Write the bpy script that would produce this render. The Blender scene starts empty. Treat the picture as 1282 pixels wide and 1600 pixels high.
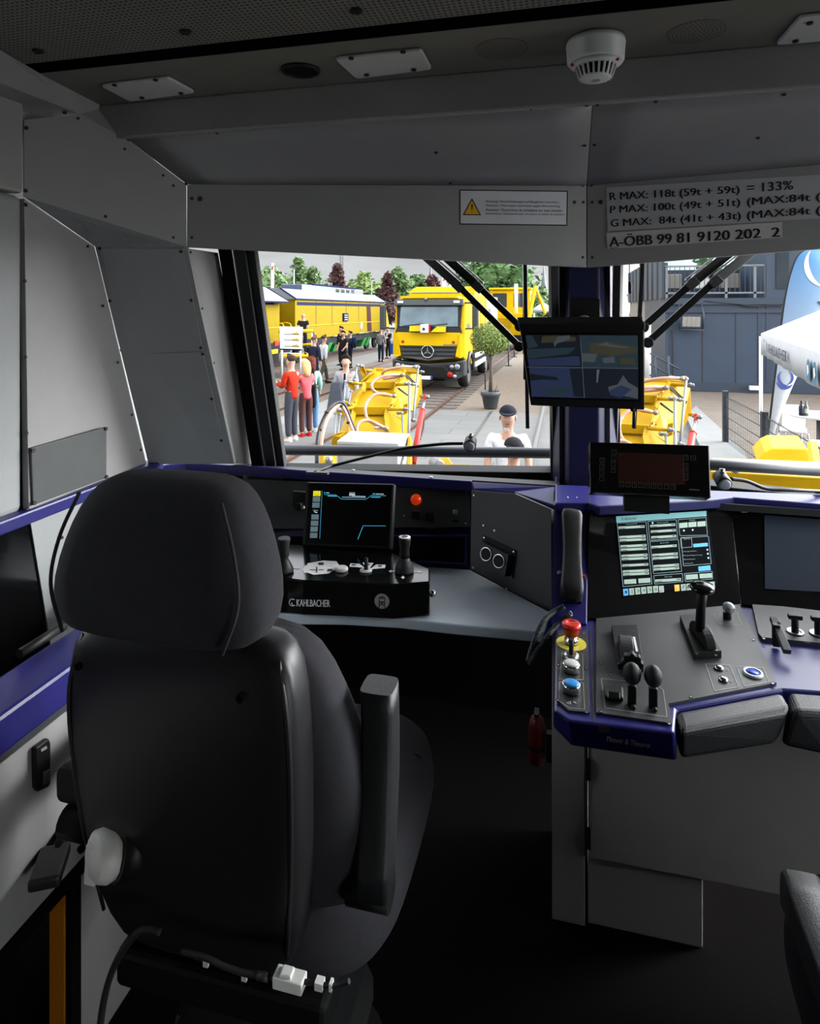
import bpy, bmesh, math, random
from mathutils import Vector, Matrix, noise
S = bpy.context.scene
COL = S.collection
random.seed(7)
V = Vector
# ---------------------------------------------------------------- camera, world, sun, exposure
F = 1000.0                      # focal length in pixels of the 1282x1600 frame
TH = math.atan(0.245)           # the camera looks this far to the left of the track direction
EYE = 1.62                      # eye height over the cab floor (floor is z = 0)
G = -1.18                       # ground outside
cam = bpy.data.objects.new('camera', bpy.data.cameras.new('camera'))
COL.objects.link(cam)
cam.location = (0, 0, EYE)
cam.rotation_euler = (math.pi/2, 0, TH)
cam.data.sensor_fit = 'AUTO'
cam.data.sensor_width = 36
cam.data.lens = 36*F/1600
cam.data.shift_y = -(800-484)/1600
cam.data.clip_start = 0.02
cam.data.clip_end = 2000
S.camera = cam
S.view_settings.view_transform = 'Standard'
S.view_settings.look = 'None'
S.view_settings.gamma = 1
S.view_settings.exposure = 0.9
S.view_settings.use_curve_mapping = False
S.cycles.use_denoising = True
S.cycles.max_bounces = 8
S.cycles.diffuse_bounces = 5
S.cycles.transparent_max_bounces = 16
S.cycles.caustics_reflective = False
S.cycles.caustics_refractive = False
S.cycles.sample_clamp_indirect = 4

w = bpy.data.worlds.new('overcast_sky'); S.world = w; w.use_nodes = True
nt = w.node_tree; nt.nodes.clear()
N = nt.nodes.new; L = nt.links.new
tc = N('ShaderNodeTexCoord'); sx = N('ShaderNodeSeparateXYZ'); L(tc.outputs['Generated'], sx.inputs[0])
ramp = N('ShaderNodeValToRGB'); L(sx.outputs['Z'], ramp.inputs[0])
e = ramp.color_ramp.elements
e[0].position = 0.0; e[0].color = (.40, .405, .415, 1)
e[1].position = 1.0; e[1].color = (1.7, 1.72, 1.8, 1)
e.new(0.10).color = (.33, .335, .345, 1)
e.new(0.3).color = (1.5, 1.54, 1.64, 1)
mp = N('ShaderNodeMapping'); mp.inputs['Scale'].default_value = (3, 3, 14); L(tc.outputs['Generated'], mp.inputs[0])
nz = N('ShaderNodeTexNoise'); nz.inputs['Scale'].default_value = 2.2; nz.inputs['Detail'].default_value = 5
L(mp.outputs[0], nz.inputs[0])
mr = N('ShaderNodeMapRange'); mr.inputs['From Min'].default_value = .35; mr.inputs['From Max'].default_value = .65
mr.inputs['To Min'].default_value = .86; mr.inputs['To Max'].default_value = 1.12; L(nz.outputs[0], mr.inputs[0])
mx = N('ShaderNodeVectorMath'); mx.operation = 'SCALE'; L(ramp.outputs[0], mx.inputs[0]); L(mr.outputs[0], mx.inputs['Scale'])
# glow lobes added to the unseen sky, lighting the cab through its windows
tot = mx.outputs[0]
for g_, amp, pw in (((.84, .48, .26), 24.0, 8), ((.83, -.55, .06), 5.0, 14), ((-.97, -.2, .12), 1.0, 6)):
    dt = N('ShaderNodeVectorMath'); dt.operation = 'DOT_PRODUCT'; L(tc.outputs['Generated'], dt.inputs[0]); dt.inputs[1].default_value = V(g_).normalized()
    mx0 = N('ShaderNodeMath'); mx0.operation = 'MAXIMUM'; L(dt.outputs['Value'], mx0.inputs[0]); mx0.inputs[1].default_value = 0
    pw_ = N('ShaderNodeMath'); pw_.operation = 'POWER'; L(mx0.outputs[0], pw_.inputs[0]); pw_.inputs[1].default_value = pw
    sc_ = N('ShaderNodeVectorMath'); sc_.operation = 'SCALE'; sc_.inputs[0].default_value = (amp, amp*1.0, amp*1.02); L(pw_.outputs[0], sc_.inputs['Scale'])
    ad = N('ShaderNodeVectorMath'); ad.operation = 'ADD'; L(tot, ad.inputs[0]); L(sc_.outputs[0], ad.inputs[1]); tot = ad.outputs[0]
bg = N('ShaderNodeBackground'); bg.inputs['Strength'].default_value = 1.0
L(tot, bg.inputs[0]); wo = N('ShaderNodeOutputWorld'); L(bg.outputs[0], wo.inputs[0])
sun = bpy.data.objects.new('sun', bpy.data.lights.new('sun', 'SUN')); COL.objects.link(sun)
sun.data.energy = .3; sun.data.angle = math.radians(30); sun.data.color = (1, .97, .93)
sun.rotation_euler = (math.radians(38), 0, math.radians(-40))

# ---------------------------------------------------------------- pixel -> place
CT, ST = math.cos(TH), math.sin(TH)
def ray(px, py):
    u, v = (px-641)/F, (484-py)/F
    return V((-ST+u*CT, CT+u*ST, v))
EYEV = V((0, 0, EYE))
def P(px, py, Y): d = ray(px, py); return EYEV+d*(Y/d.y)
def PX(px, py, X): d = ray(px, py); return EYEV+d*(X/d.x)
def PZ(px, py, z): d = ray(px, py); return EYEV+d*((z-EYE)/d.z)
def PD(px, py, dd): return EYEV+ray(px, py)*dd
def GP(px, py): return PZ(px, py, G)
def hit(px, py, o, n): d = ray(px, py); return EYEV+d*((o-EYEV).dot(n)/d.dot(n))

# ---------------------------------------------------------------- materials
def lin(c):
    return tuple((x/255/12.92 if x/255 <= .04045 else ((x/255+.055)/1.055)**2.4) for x in c)
MATS = {}
DIM = 0                         # darkens outdoor colours to offset the raised exposure and added sky glow
def mat(name, rgb, r=.5, m=0.0, var=.06, sc=12, bump=0.0, bsc=200, emit=0, spec=.5, coat=0):
    M = bpy.data.materials.new(name); M.use_nodes = True
    t = M.node_tree; b = t.nodes['Principled BSDF']
    c = lin(rgb) if not DIM else tuple(x*DIM for x in lin(rgb))
    b.inputs['Roughness'].default_value = r; b.inputs['Metallic'].default_value = m
    b.inputs['Specular IOR Level'].default_value = spec
    if coat: b.inputs['Coat Weight'].default_value = coat; b.inputs['Coat Roughness'].default_value = .08
    tx = t.nodes.new('ShaderNodeTexCoord')
    n = t.nodes.new('ShaderNodeTexNoise'); n.inputs['Scale'].default_value = sc; n.inputs['Detail'].default_value = 4
    t.links.new(tx.outputs['Object'], n.inputs['Vector'])
    rp = t.nodes.new('ShaderNodeValToRGB'); t.links.new(n.outputs[0], rp.inputs[0])
    rp.color_ramp.elements[0].position = .3; rp.color_ramp.elements[1].position = .7
    rp.color_ramp.elements[0].color = tuple(x*(1-var) for x in c)+(1,)
    rp.color_ramp.elements[1].color = tuple(min(1, x*(1+var)) for x in c)+(1,)
    t.links.new(rp.outputs[0], b.inputs['Base Color'])
    if emit:
        b.inputs['Emission Color'].default_value = c+(1,); b.inputs['Emission Strength'].default_value = emit*.54
    if bump:
        n2 = t.nodes.new('ShaderNodeTexNoise'); n2.inputs['Scale'].default_value = bsc
        t.links.new(tx.outputs['Object'], n2.inputs['Vector'])
        bp = t.nodes.new('ShaderNodeBump'); bp.inputs['Strength'].default_value = bump; bp.inputs['Distance'].default_value = .002
        t.links.new(n2.outputs[0], bp.inputs['Height']); t.links.new(bp.outputs[0], b.inputs['Normal'])
    MATS[name] = M
    return M
def glassmat(name, tint=(1, 1, 1), refl=.06):
    M = bpy.data.materials.new(name); M.use_nodes = True; t = M.node_tree; t.nodes.clear()
    tr = t.nodes.new('ShaderNodeBsdfTransparent'); tr.inputs[0].default_value = tint+(1,)
    gl = t.nodes.new('ShaderNodeBsdfGlossy'); gl.inputs['Roughness'].default_value = .02
    fr = t.nodes.new('ShaderNodeLayerWeight'); fr.inputs[0].default_value = refl
    mixs = t.nodes.new('ShaderNodeMixShader'); t.links.new(fr.outputs['Fresnel'], mixs.inputs[0])
    t.links.new(tr.outputs[0], mixs.inputs[1]); t.links.new(gl.outputs[0], mixs.inputs[2])
    o = t.nodes.new('ShaderNodeOutputMaterial'); t.links.new(mixs.outputs[0], o.inputs[0])
    return M
def dots_mat(name, rgb, hole, pitch, rad, r=.6):
    """painted sheet with a grid of round perforations (object coordinates)"""
    M = mat(name, rgb, r); t = M.node_tree; b = t.nodes['Principled BSDF']
    tx = t.nodes.new('ShaderNodeTexCoord')
    sc = t.nodes.new('ShaderNodeVectorMath'); sc.operation = 'SCALE'; sc.inputs['Scale'].default_value = 1/pitch
    t.links.new(tx.outputs['Object'], sc.inputs[0])
    fr = t.nodes.new('ShaderNodeVectorMath'); fr.operation = 'FRACTION'; t.links.new(sc.outputs[0], fr.inputs[0])
    sb = t.nodes.new('ShaderNodeVectorMath'); sb.operation = 'SUBTRACT'; sb.inputs[1].default_value = (.5, .5, .5); t.links.new(fr.outputs[0], sb.inputs[0])
    ml = t.nodes.new('ShaderNodeVectorMath'); ml.operation = 'MULTIPLY'; ml.inputs[1].default_value = (1, 1, 0); t.links.new(sb.outputs[0], ml.inputs[0])
    ln = t.nodes.new('ShaderNodeVectorMath'); ln.operation = 'LENGTH'; t.links.new(ml.outputs[0], ln.inputs[0])
    lt = t.nodes.new('ShaderNodeMath'); lt.operation = 'LESS_THAN'; lt.inputs[1].default_value = rad; t.links.new(ln.outputs['Value'], lt.inputs[0])
    mixc = t.nodes.new('ShaderNodeMix'); mixc.data_type = 'RGBA'
    src = b.inputs['Base Color'].links[0].from_socket
    t.links.new(lt.outputs[0], mixc.inputs[0]); t.links.new(src, mixc.inputs[6]); mixc.inputs[7].default_value = lin(hole)+(1,)
    t.links.new(mixc.outputs[2], b.inputs['Base Color'])
    return M
def brick_mat(name, c1, c2, mortar, scale, bw=.5, rh=.25, ms=.02, r=.85, off=.5):
    M = mat(name, c1, r); t = M.node_tree; b = t.nodes['Principled BSDF']
    tx = t.nodes.new('ShaderNodeTexCoord'); bk = t.nodes.new('ShaderNodeTexBrick')
    dm = DIM or 1
    for k_, c_ in (('Color1', c1), ('Color2', c2), ('Mortar', mortar)): bk.inputs[k_].default_value = tuple(x*dm for x in lin(c_))+(1,)
    bk.inputs['Scale'].default_value = scale; bk.inputs['Brick Width'].default_value = bw; bk.inputs['Row Height'].default_value = rh; bk.inputs['Mortar Size'].default_value = ms
    bk.offset = off
    t.links.new(tx.outputs['Object'], bk.inputs['Vector'])
    n = t.nodes.new('ShaderNodeTexNoise'); n.inputs['Scale'].default_value = 1.3; n.inputs['Detail'].default_value = 8; t.links.new(tx.outputs['Object'], n.inputs['Vector'])
    mr = t.nodes.new('ShaderNodeMapRange'); mr.inputs['To Min'].default_value = .75; mr.inputs['To Max'].default_value = 1.2; t.links.new(n.outputs[0], mr.inputs[0])
    vm = t.nodes.new('ShaderNodeVectorMath'); vm.operation = 'SCALE'; t.links.new(bk.outputs[0], vm.inputs[0]); t.links.new(mr.outputs[0], vm.inputs['Scale'])
    t.links.new(vm.outputs[0], b.inputs['Base Color'])
    return M

panel = mat('light_grey_panel', (150, 148, 147), .45, bump=.08, bsc=900, var=.03)
panel2 = mat('mid_grey_panel', (150, 152, 152), .5, bump=.08, bsc=900, var=.03)
ceilm = mat('dark_ceiling_paint', (112, 110, 100), .6, var=.06)
perf = dots_mat('perforated_ceiling_sheet', (112, 110, 100), (14, 14, 14), .012, .27)
perf2 = dots_mat('perforated_grey_sheet', (170, 171, 170), (30, 30, 30), .008, .3)
black = mat('black_plastic', (17, 17, 18), .5, bump=.1, bsc=600, spec=.3)
blackg = mat('black_gloss', (12, 12, 13), .12, var=.02)
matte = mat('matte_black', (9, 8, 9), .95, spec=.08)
rubber = mat('black_rubber', (24, 25, 27), .6)
cordm = mat('grey_cord_rubber', (70, 74, 76), .45)
dgrey = mat('dark_grey_plate', (70, 72, 72), .5, bump=.06, bsc=900)
dgrey2 = mat('charcoal_plate', (52, 53, 54), .45, bump=.06, bsc=900)
blue = mat('ultramarine_paint', (32, 30, 100), .36, var=.04, bump=.05, bsc=700)
blued = mat('dark_blue_paint', (30, 32, 66), .4, var=.04)
worktop = mat('grey_worktop', (186, 198, 208), .45, bump=.05, bsc=1200, var=.04)
fabric = mat('charcoal_seat_fabric', (38, 37, 43), .95, bump=.6, bsc=1500, var=.15, sc=60)
leather = mat('black_leatherette', (28, 29, 31), .42, bump=.35, bsc=500)
shell = mat('seat_shell_plastic', (28, 27, 29), .38, bump=.1, bsc=900)
chrome = mat('chrome', (215, 215, 218), .18, 1.0, var=.02)
steel = mat('zinc_steel', (190, 190, 192), .32, 1.0, var=.08)
white = mat('white_plastic', (228, 228, 224), .4, var=.02)
offwhite = mat('offwhite_plastic', (205, 203, 198), .4, var=.03)
red = mat('red_plastic', (205, 40, 28), .35)
redd = mat('fire_red_paint', (100, 8, 10), .4)
amber = mat('amber_paint', (176, 104, 12), .5)
yellow = mat('signal_yellow_paint', (232, 194, 22), .42, var=.06, sc=3)
yellow2 = mat('plough_yellow_paint', (226, 176, 22), .38, var=.08, sc=6)
orange = mat('orange_lens', (225, 60, 12), .3, emit=.35)
bluebtn = mat('light_blue_button', (45, 140, 210), .35)
bluebtn2 = mat('deep_blue_button', (20, 70, 190), .35)
ink = mat('print_black', (26, 20, 22), .6)
inkw = mat('print_white', (225, 225, 225), .5)
inkg = mat('print_grey', (150, 150, 150), .5)
navy = mat('navy_print', (28, 36, 96), .5)
cyanp = mat('light_blue_print', (70, 160, 205), .5)
hose = mat('clear_copper_hose', (214, 160, 128), .3, var=.1, sc=30)
glass = glassmat('windscreen_glass', (.96, .98, .97), .04)
dglass = mat('dark_window_glass', (40, 48, 54), .06, var=.2, sc=2)
skyglass = mat('reflecting_window_glass', (88, 102, 108), .05, m=.55, var=.25, sc=1.5)
scr_off = mat('screen_off', (44, 52, 64), .25, var=.05, sc=8)

# ---------------------------------------------------------------- mesh builder
class MB:
    def __init__(s): s.v = []; s.f = []; s.m = []; s.mats = []; s.sm = []
    def mi(s, m):
        if m not in s.mats: s.mats.append(m)
        return s.mats.index(m)
    def add(s, vs, fs, m, smooth=False):
        b = len(s.v); s.v += [tuple(x) for x in vs]; k = s.mi(m)
        for f in fs: s.f.append([b+i for i in f]); s.m.append(k); s.sm.append(smooth)
        return s
    def quad(s, a, b, c, d, m): return s.add([a, b, c, d], [(0, 1, 2, 3)], m)
    def prism(s, poly, ext, m):
        n = len(poly); ext = V(ext); a = [V(p) for p in poly]
        return s.add(a+[p+ext for p in a], [tuple(range(n)), tuple(range(2*n-1, n-1, -1))]+[(i, n+i, n+(i+1) % n, (i+1) % n) for i in range(n)], m)
    def box(s, c, d, m, R=None):
        c = V(c); h = V(d)/2; vs = []
        for sx in (-1, 1):
            for sy in (-1, 1):
                for sz in (-1, 1):
                    q = V((sx*h.x, sy*h.y, sz*h.z)); vs.append(c+(R @ q if R else q))
        return s.add(vs, [(0, 1, 3, 2), (4, 6, 7, 5), (0, 4, 5, 1), (2, 3, 7, 6), (0, 2, 6, 4), (1, 5, 7, 3)], m)
    def bb(s, a, b, m):
        a = V(a); b = V(b); return s.box((a+b)/2, (abs(a.x-b.x), abs(a.y-b.y), abs(a.z-b.z)), m)
    def bar(s, a, b, wd, ht, m, up=(0, 0, 1)):
        a = V(a); b = V(b); z = (b-a); l = z.length; z.normalize(); u = V(up)
        if abs(z.dot(u)) > .98: u = V((0, 1, 0))
        x = u.cross(z).normalized(); y = z.cross(x)
        R = Matrix((x, y, z)).transposed(); return s.box((a+b)/2, (wd, ht, l), m, R)
    def loft(s, rings, m, cap=True, smooth=True, closed=True):
        n = len(rings[0]); vs = [p for r in rings for p in r]; fs = []
        for k in range(len(rings)-1):
            for i in range(n if closed else n-1):
                j = (i+1) % n; fs.append((k*n+i, k*n+j, (k+1)*n+j, (k+1)*n+i))
        s.add(vs, fs, m, smooth)
        if cap and closed:
            s.add(rings[0], [tuple(range(n-1, -1, -1))], m); s.add(rings[-1], [tuple(range(n))], m)
        return s
    def tube(s, pts, r, m, n=8, cap=True):
        pts = [V(p) for p in pts]; rings = []; R = r if isinstance(r, (list, tuple)) else [r]*len(pts)
        t0 = (pts[1]-pts[0]).normalized(); x = t0.orthogonal().normalized()
        for i, p in enumerate(pts):
            t = ((pts[min(i+1, len(pts)-1)]-pts[max(i-1, 0)])).normalized()
            x = (x-t*x.dot(t)).normalized(); y = t.cross(x)
            rings.append([p+(x*math.cos(2*math.pi*k/n)+y*math.sin(2*math.pi*k/n))*R[i] for k in range(n)])
        return s.loft(rings, m, cap)
    def cyl(s, a, b, r, m, n=16, r2=None): return s.tube([a, b], [r, r if r2 is None else r2], m, n)
    def lathe(s, prof, o, ax, m, n=24, cap=True):
        o = V(o); ax = V(ax).normalized(); x = ax.orthogonal().normalized(); y = ax.cross(x)
        return s.loft([[o+ax*h+(x*math.cos(2*math.pi*k/n)+y*math.sin(2*math.pi*k/n))*r for k in range(n)] for r, h in prof], m, cap)
    def ball(s, c, r, m, n=12, R=None):
        c = V(c); r = V((r, r, r)) if isinstance(r, (int, float)) else V(r); rings = []
        for k in range(n//2+1):
            a = math.pi*k/(n//2); a = min(max(a, .02), math.pi-.02)
            ring = []
            for i in range(n):
                q = V((r.x*math.sin(a)*math.cos(2*math.pi*i/n), r.y*math.sin(a)*math.sin(2*math.pi*i/n), -r.z*math.cos(a)))
                ring.append(c+(R @ q if R else q))
            rings.append(ring)
        return s.loft(rings, m, True)
    def disc(s, c, n, r, m, th=.002, k=12): n = V(n).normalized(); c = V(c); return s.cyl(c, c+n*th, r, m, k)
    def build(s, name, parent=None, bev=0, sub=0, seg=2):
        me = bpy.data.meshes.new(name); me.from_pydata(s.v, [], s.f)
        for x in s.mats: me.materials.append(x)
        me.polygons.foreach_set('material_index', s.m); me.polygons.foreach_set('use_smooth', s.sm)
        bm = bmesh.new(); bm.from_mesh(me); bmesh.ops.remove_doubles(bm, verts=bm.verts, dist=1e-6)
        bmesh.ops.recalc_face_normals(bm, faces=bm.faces); bm.to_mesh(me); bm.free()
        o = bpy.data.objects.new(name, me); COL.objects.link(o)
        if bev:
            md = o.modifiers.new('bevel', 'BEVEL'); md.width = bev; md.segments = seg; md.limit_method = 'ANGLE'; md.angle_limit = math.radians(35); md.harden_normals = False
        if sub:
            md = o.modifiers.new('subdivision', 'SUBSURF'); md.levels = sub; md.render_levels = sub
            for p in me.polygons: p.use_smooth = True
        setpar(o, parent)
        return o
LOC = {}
def setpar(o, parent):
    if parent is not None:
        o.parent = parent
        if parent.name in LOC: o.matrix_parent_inverse = Matrix.Translation(-LOC[parent.name])
def thing(name, label, cat, loc=(0, 0, 0), group=None, local=False):
    o = bpy.data.objects.new(name, None); COL.objects.link(o); o.empty_display_size = .05
    o.location = loc; tag(o, label, cat, group)
    if not local: LOC[o.name] = V(loc)
    return o
def tag(o, label, cat, group=None, kind=None):
    o['label'] = label; o['category'] = cat
    if group: o['group'] = group
    if kind: o['kind'] = kind
    return o
def struct(o, label=None, cat=None):
    o['kind'] = 'structure'
    if label: o['label'] = label
    if cat: o['category'] = cat
    return o
def copy_tree(o, parent=None):
    c = o.copy(); COL.objects.link(c); c.parent = parent
    if parent is not None: c.matrix_parent_inverse = o.matrix_parent_inverse.copy()
    for ch in list(o.children): copy_tree(ch, c)
    return c
class Quad:
    """a flat (or nearly flat) four-cornered surface to draw on: corners TL, TR, BR, BL; u to the right, v down"""
    def __init__(s, tl, tr, br, bl):
        s.c = [V(x) for x in (tl, tr, br, bl)]
        s.n = (s.c[3]-s.c[0]).cross(s.c[1]-s.c[0]).normalized()
        if s.n.dot(EYEV-s.c[0]) < 0: s.n = -s.n
    def at(s, u, v, off=0):
        tl, tr, br, bl = s.c
        return (tl*(1-u)+tr*u)*(1-v)+(bl*(1-u)+br*u)*v+s.n*off
    def rect(s, mb, u0, v0, u1, v1, m, off=.0008):
        return mb.quad(s.at(u0, v0, off), s.at(u1, v0, off), s.at(u1, v1, off), s.at(u0, v1, off), m)
    def line(s, mb, pts, wd, m, off=.0012):
        for (a, b) in zip(pts[:-1], pts[1:]):
            A = s.at(*a, off); B = s.at(*b, off); d = (B-A)
            if d.length < 1e-9: continue
            t = d.normalized().cross(s.n)*wd/2; mb.quad(A-t, B-t, B+t, A+t, m)
    def outline(s, mb, u0, v0, u1, v1, wd, m, off=.0012):
        s.line(mb, [(u0, v0), (u1, v0), (u1, v1), (u0, v1), (u0, v0)], wd, m, off)
    def poly(s, mb, pts, m, off=.001): return mb.add([s.at(u, v, off) for u, v in pts], [tuple(range(len(pts)))], m)
    def circ(s, mb, u, v, r, m, off=.001, n=20, rx=1):
        c = s.at(u, v, off); x = (s.c[1]-s.c[0]).normalized(); y = s.n.cross(x)
        return mb.add([c+(x*rx*math.cos(2*math.pi*k/n)+y*math.sin(2*math.pi*k/n))*r for k in range(n)], [tuple(range(n))], m)
    def text(s, mb, t, u0, v0, u1, v1, m, off=.0012, bold=0.0):
        vs, fs = glyphs(t, 0)
        du = bold*abs((s.at(0, v1)-s.at(0, v0)).length/max(1e-6, (s.at(1, 0)-s.at(0, 0)).length))*(1 if u1 > u0 else -1)*5
        for k in ((-.5, -.17, .17, .5) if bold else (0,)):
            mb.add([s.at(u0+(u1-u0)*x+du*k, v1+(v0-v1)*y, off+k*.00008) for x, y in vs], fs, m)
def planar(tl, tr, bl, brpx):
    n = (tr-tl).cross(bl-tl).normalized(); return [tl, tr, hit(brpx[0], brpx[1], tl, n), bl]
_G = {}
def glyphs(t, bold):
    if (t, bold) in _G: return _G[(t, bold)]
    c = bpy.data.curves.new('t', 'FONT'); c.body = t; c.offset = bold; c.resolution_u = 3
    o = bpy.data.objects.new('t', c); me = bpy.data.meshes.new_from_object(o)
    xs = [v.co.x for v in me.vertices]; ys = [v.co.y for v in me.vertices]
    x0, x1, y0, y1 = min(xs), max(xs), min(ys), max(ys)
    r = ([((v.co.x-x0)/(x1-x0), (v.co.y-y0)/(y1-y0)) for v in me.vertices], [tuple(p.vertices) for p in me.polygons])
    bpy.data.objects.remove(o); bpy.data.curves.remove(c); bpy.data.meshes.remove(me)
    _G[(t, bold)] = r
    return r
def arc(c, r, a0, a1, n, ex, ey): 
    c = V(c); ex = V(ex); ey = V(ey)
    return [c+ex*r*math.cos(math.radians(a0+(a1-a0)*k/n))+ey*r*math.sin(math.radians(a0+(a1-a0)*k/n)) for k in range(n+1)]
def spline(pts, n=8):
    pts = [V(p) for p in pts]; out = []
    q = [pts[0]*2-pts[1]]+pts+[pts[-1]*2-pts[-2]]
    for i in range(1, len(q)-2):
        for k in range(n):
            t = k/n; a, b, c, d = q[i-1], q[i], q[i+1], q[i+2]
            out.append(.5*((2*b)+(c-a)*t+(2*a-5*b+4*c-d)*t*t+(3*b-a-3*c+d)*t**3))
    out.append(pts[-1]); return out
def slab(name, pts, th, m, parent, bev=.003, away=True, screws=(), mb=None):
    """a sheet panel through the given points, thickness pointing away from the viewer, with its screws"""
    pts = [V(p) for p in pts]; n = (pts[1]-pts[0]).cross(pts[-1]-pts[0]).normalized()
    if n.dot(pts[0]-EYEV) < 0: n = -n
    b = mb or MB(); b.prism(pts, n*th, m)
    for sc in screws:
        h = hit(sc[0], sc[1], pts[0], n); b.disc(h+n*.001, -n, sc[2] if len(sc) > 2 else .0045, ink, .0035, 10)
    return b.build(name, parent, bev)
# ================================================================ THE CAB SHELL
fl = struct(MB().bb((-1.5, -1.3, -.06), (1.5, 2.6, 0), mat('floor_rubber', (13, 11, 12), .95, bump=.3, bsc=300, spec=.05)).build('floor'), 'dark rubber floor of the driving cab', 'floor')

# ---- corner and header geometry (left front corner)
CX = .062                                                   # centre line of the V-shaped nose
q1, q2 = V((-1.46, 1.469, 0)), V((-1.167, 1.80, 0))
nD = (q2-q1).cross(V((0, 0, 1))).normalized()
hD = lambda x, y: hit(x, y, q1, nD)
pC = V((CX, 2.2, 0)); nL = (pC-q2).cross(V((0, 0, 1))).normalized()
hL = lambda x, y: hit(x, y, pC, nL)
q3 = V((2*CX+1.167, 1.80, 0)); nR = (q3-pC).cross(V((0, 0, 1))).normalized()
hR = lambda x, y: hit(x, y, pC, nR)
zb = hD(200, 218).z; yb = hD(200, 218).y
A_tl, A_tr, A_br, A_bl = PX(38, 310, -1.46), PX(148, 385, -1.46), PX(230, 728, -1.474), PX(45, 800, -1.447)
B_tr = P(292, 386, 1.80); B_br = PZ(367, 725, 1.06)
C_tl, C_tr, C_br, C_bl = P(293, 388, 1.80), P(341, 395, 1.95), P(403, 726, 2.25), P(362, 724, 2.105)

wf = thing('wall_front', 'grey panelled bulkhead above and around the windscreen', 'wall', (0, 2.2, 0)); wf['kind'] = 'structure'
cS = hL(917, 418); cT = hL(917, 290)
hl = [hD(292, 288), cT, cS, hD(292, 386)]
slab('header_panel', hl, .02, panel, wf, screws=[(300, 310, .005), (313, 311, .007), (300, 371), (898, 316, .006), (912, 316), (911, 402), (911, 290)])
m3 = lambda p: V((2*CX-p.x, p.y, p.z))
slab('header_panel', [cT+V((.002, 0, 0)), m3(hl[0]), m3(hl[3]), cS+V((.002, 0, 0))], .02, panel, wf, screws=[(926, 316), (939, 316, .007), (926, 402), (925, 290)])
def upan(c4, screws):
    b = MB(); g = []; NU, NV = 12, 6; up = V((0, .012, .02))
    def f(u, v): a = c4[0].lerp(c4[1], u); d = c4[3].lerp(c4[2], u); return a.lerp(d, v)
    for j in range(NV+1):
        for i in range(NU+1): g.append(f(i/NU, j/NV))
    W_ = NU+1; fs = [(j*W_+i, j*W_+i+1, (j+1)*W_+i+1, (j+1)*W_+i) for j in range(NV) for i in range(NU)]
    b.add(g, fs, panel, True); n = len(g); b.add([p+up for p in g], fs, panel, True)
    for E in ([i for i in range(W_)], [NV*W_+i for i in range(W_)], [j*W_ for j in range(NV+1)], [j*W_+NU for j in range(NV+1)]):
        for a, d in zip(E[:-1], E[1:]): b.add([g[a], g[d], g[d]+up, g[a]+up], [(0, 1, 2, 3)], panel)
    for sc in screws:
        best = None                                             # nearest panel point along the sight line
        for tri in [t for q in fs for t in ((q[0], q[1], q[2]), (q[0], q[2], q[3]))]:
            n_ = (g[tri[1]]-g[tri[0]]).cross(g[tri[2]]-g[tri[0]]).normalized(); h = hit(sc[0], sc[1], g[tri[0]], n_); c = (g[tri[0]]+g[tri[1]]+g[tri[2]])/3
            if best is None or (h-c).length < best[0]: best = ((h-c).length, h, n_ if n_.dot(EYEV-h) > 0 else -n_)
        b.disc(best[1]-best[2]*.001, best[2], .0048, ink, .004, 10)
    return b.build('upper_panel', wf)
bT = V((CX, yb, zb)); bL = hD(200, 218); bR = m3(bL)
upan([bL, bT, cT, hl[0]], screws=[(200, 219), (339, 207), (491, 194), (656, 180), (830, 169), (917, 164), (682, 238), (291, 287), (704, 286), (914, 227)])
upan([bT+V((.002, 0, 0)), bR, m3(hl[0]), cT+V((.002, 0, 0))], screws=[(934, 163), (1025, 158), (1226, 147), (1185, 215), (929, 226), (1151, 271)])
# ceiling beam: a boxed edge below the dark ceiling
mb = MB(); mb.prism([(-1.40, yb-.025, zb-.002), (-1.40, yb-.025, 2.236), (-1.40, yb+.05, 2.236), (-1.40, yb+.05, zb+.004)], (2.9, 0, 0), panel)
mb.build('ceiling_beam', wf, .006)
# 45 degree corner panel and the perforated soffit under it
slab('corner_panel', [hD(37, 187), hD(125, 178), hD(200, 218), hD(292, 288), hD(292, 386), hD(37, 306)], .02, panel, wf,
     screws=[(41, 200, .006), (40, 298, .006), (122, 185), (195, 233), (255, 274), (271, 290), (165, 338, .005), (271, 371), (100, 176)])
mb = MB(); T = [hD(37, 307), A_tr, B_tr]; up = V((0, 0, .02))
mb.add([*T, *[p+up for p in T]], [(0, 1, 2), (5, 4, 3), (0, 3, 4, 1), (1, 4, 5, 2), (2, 5, 3, 0)], panel2)
tq = [hD(40, 309)*.0+T[0]*.62+T[1]*.19+T[2]*.19, T[0]*.07+T[1]*.80+T[2]*.13, T[0]*.10+T[1]*.10+T[2]*.80]
nn = (T[1]-T[0]).cross(T[2]-T[0]).normalized()
if nn.z > 0: nn = -nn
mb.add([p+nn*.0015 for p in tq], [(0, 1, 2)], perf2)
mb.build('corner_soffit', wf)
mb = MB()
slab('corner_panel', [A_tr, B_tr, B_br, PZ(232, 726, 1.06)], .02, panel2, wf, .0025)
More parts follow.
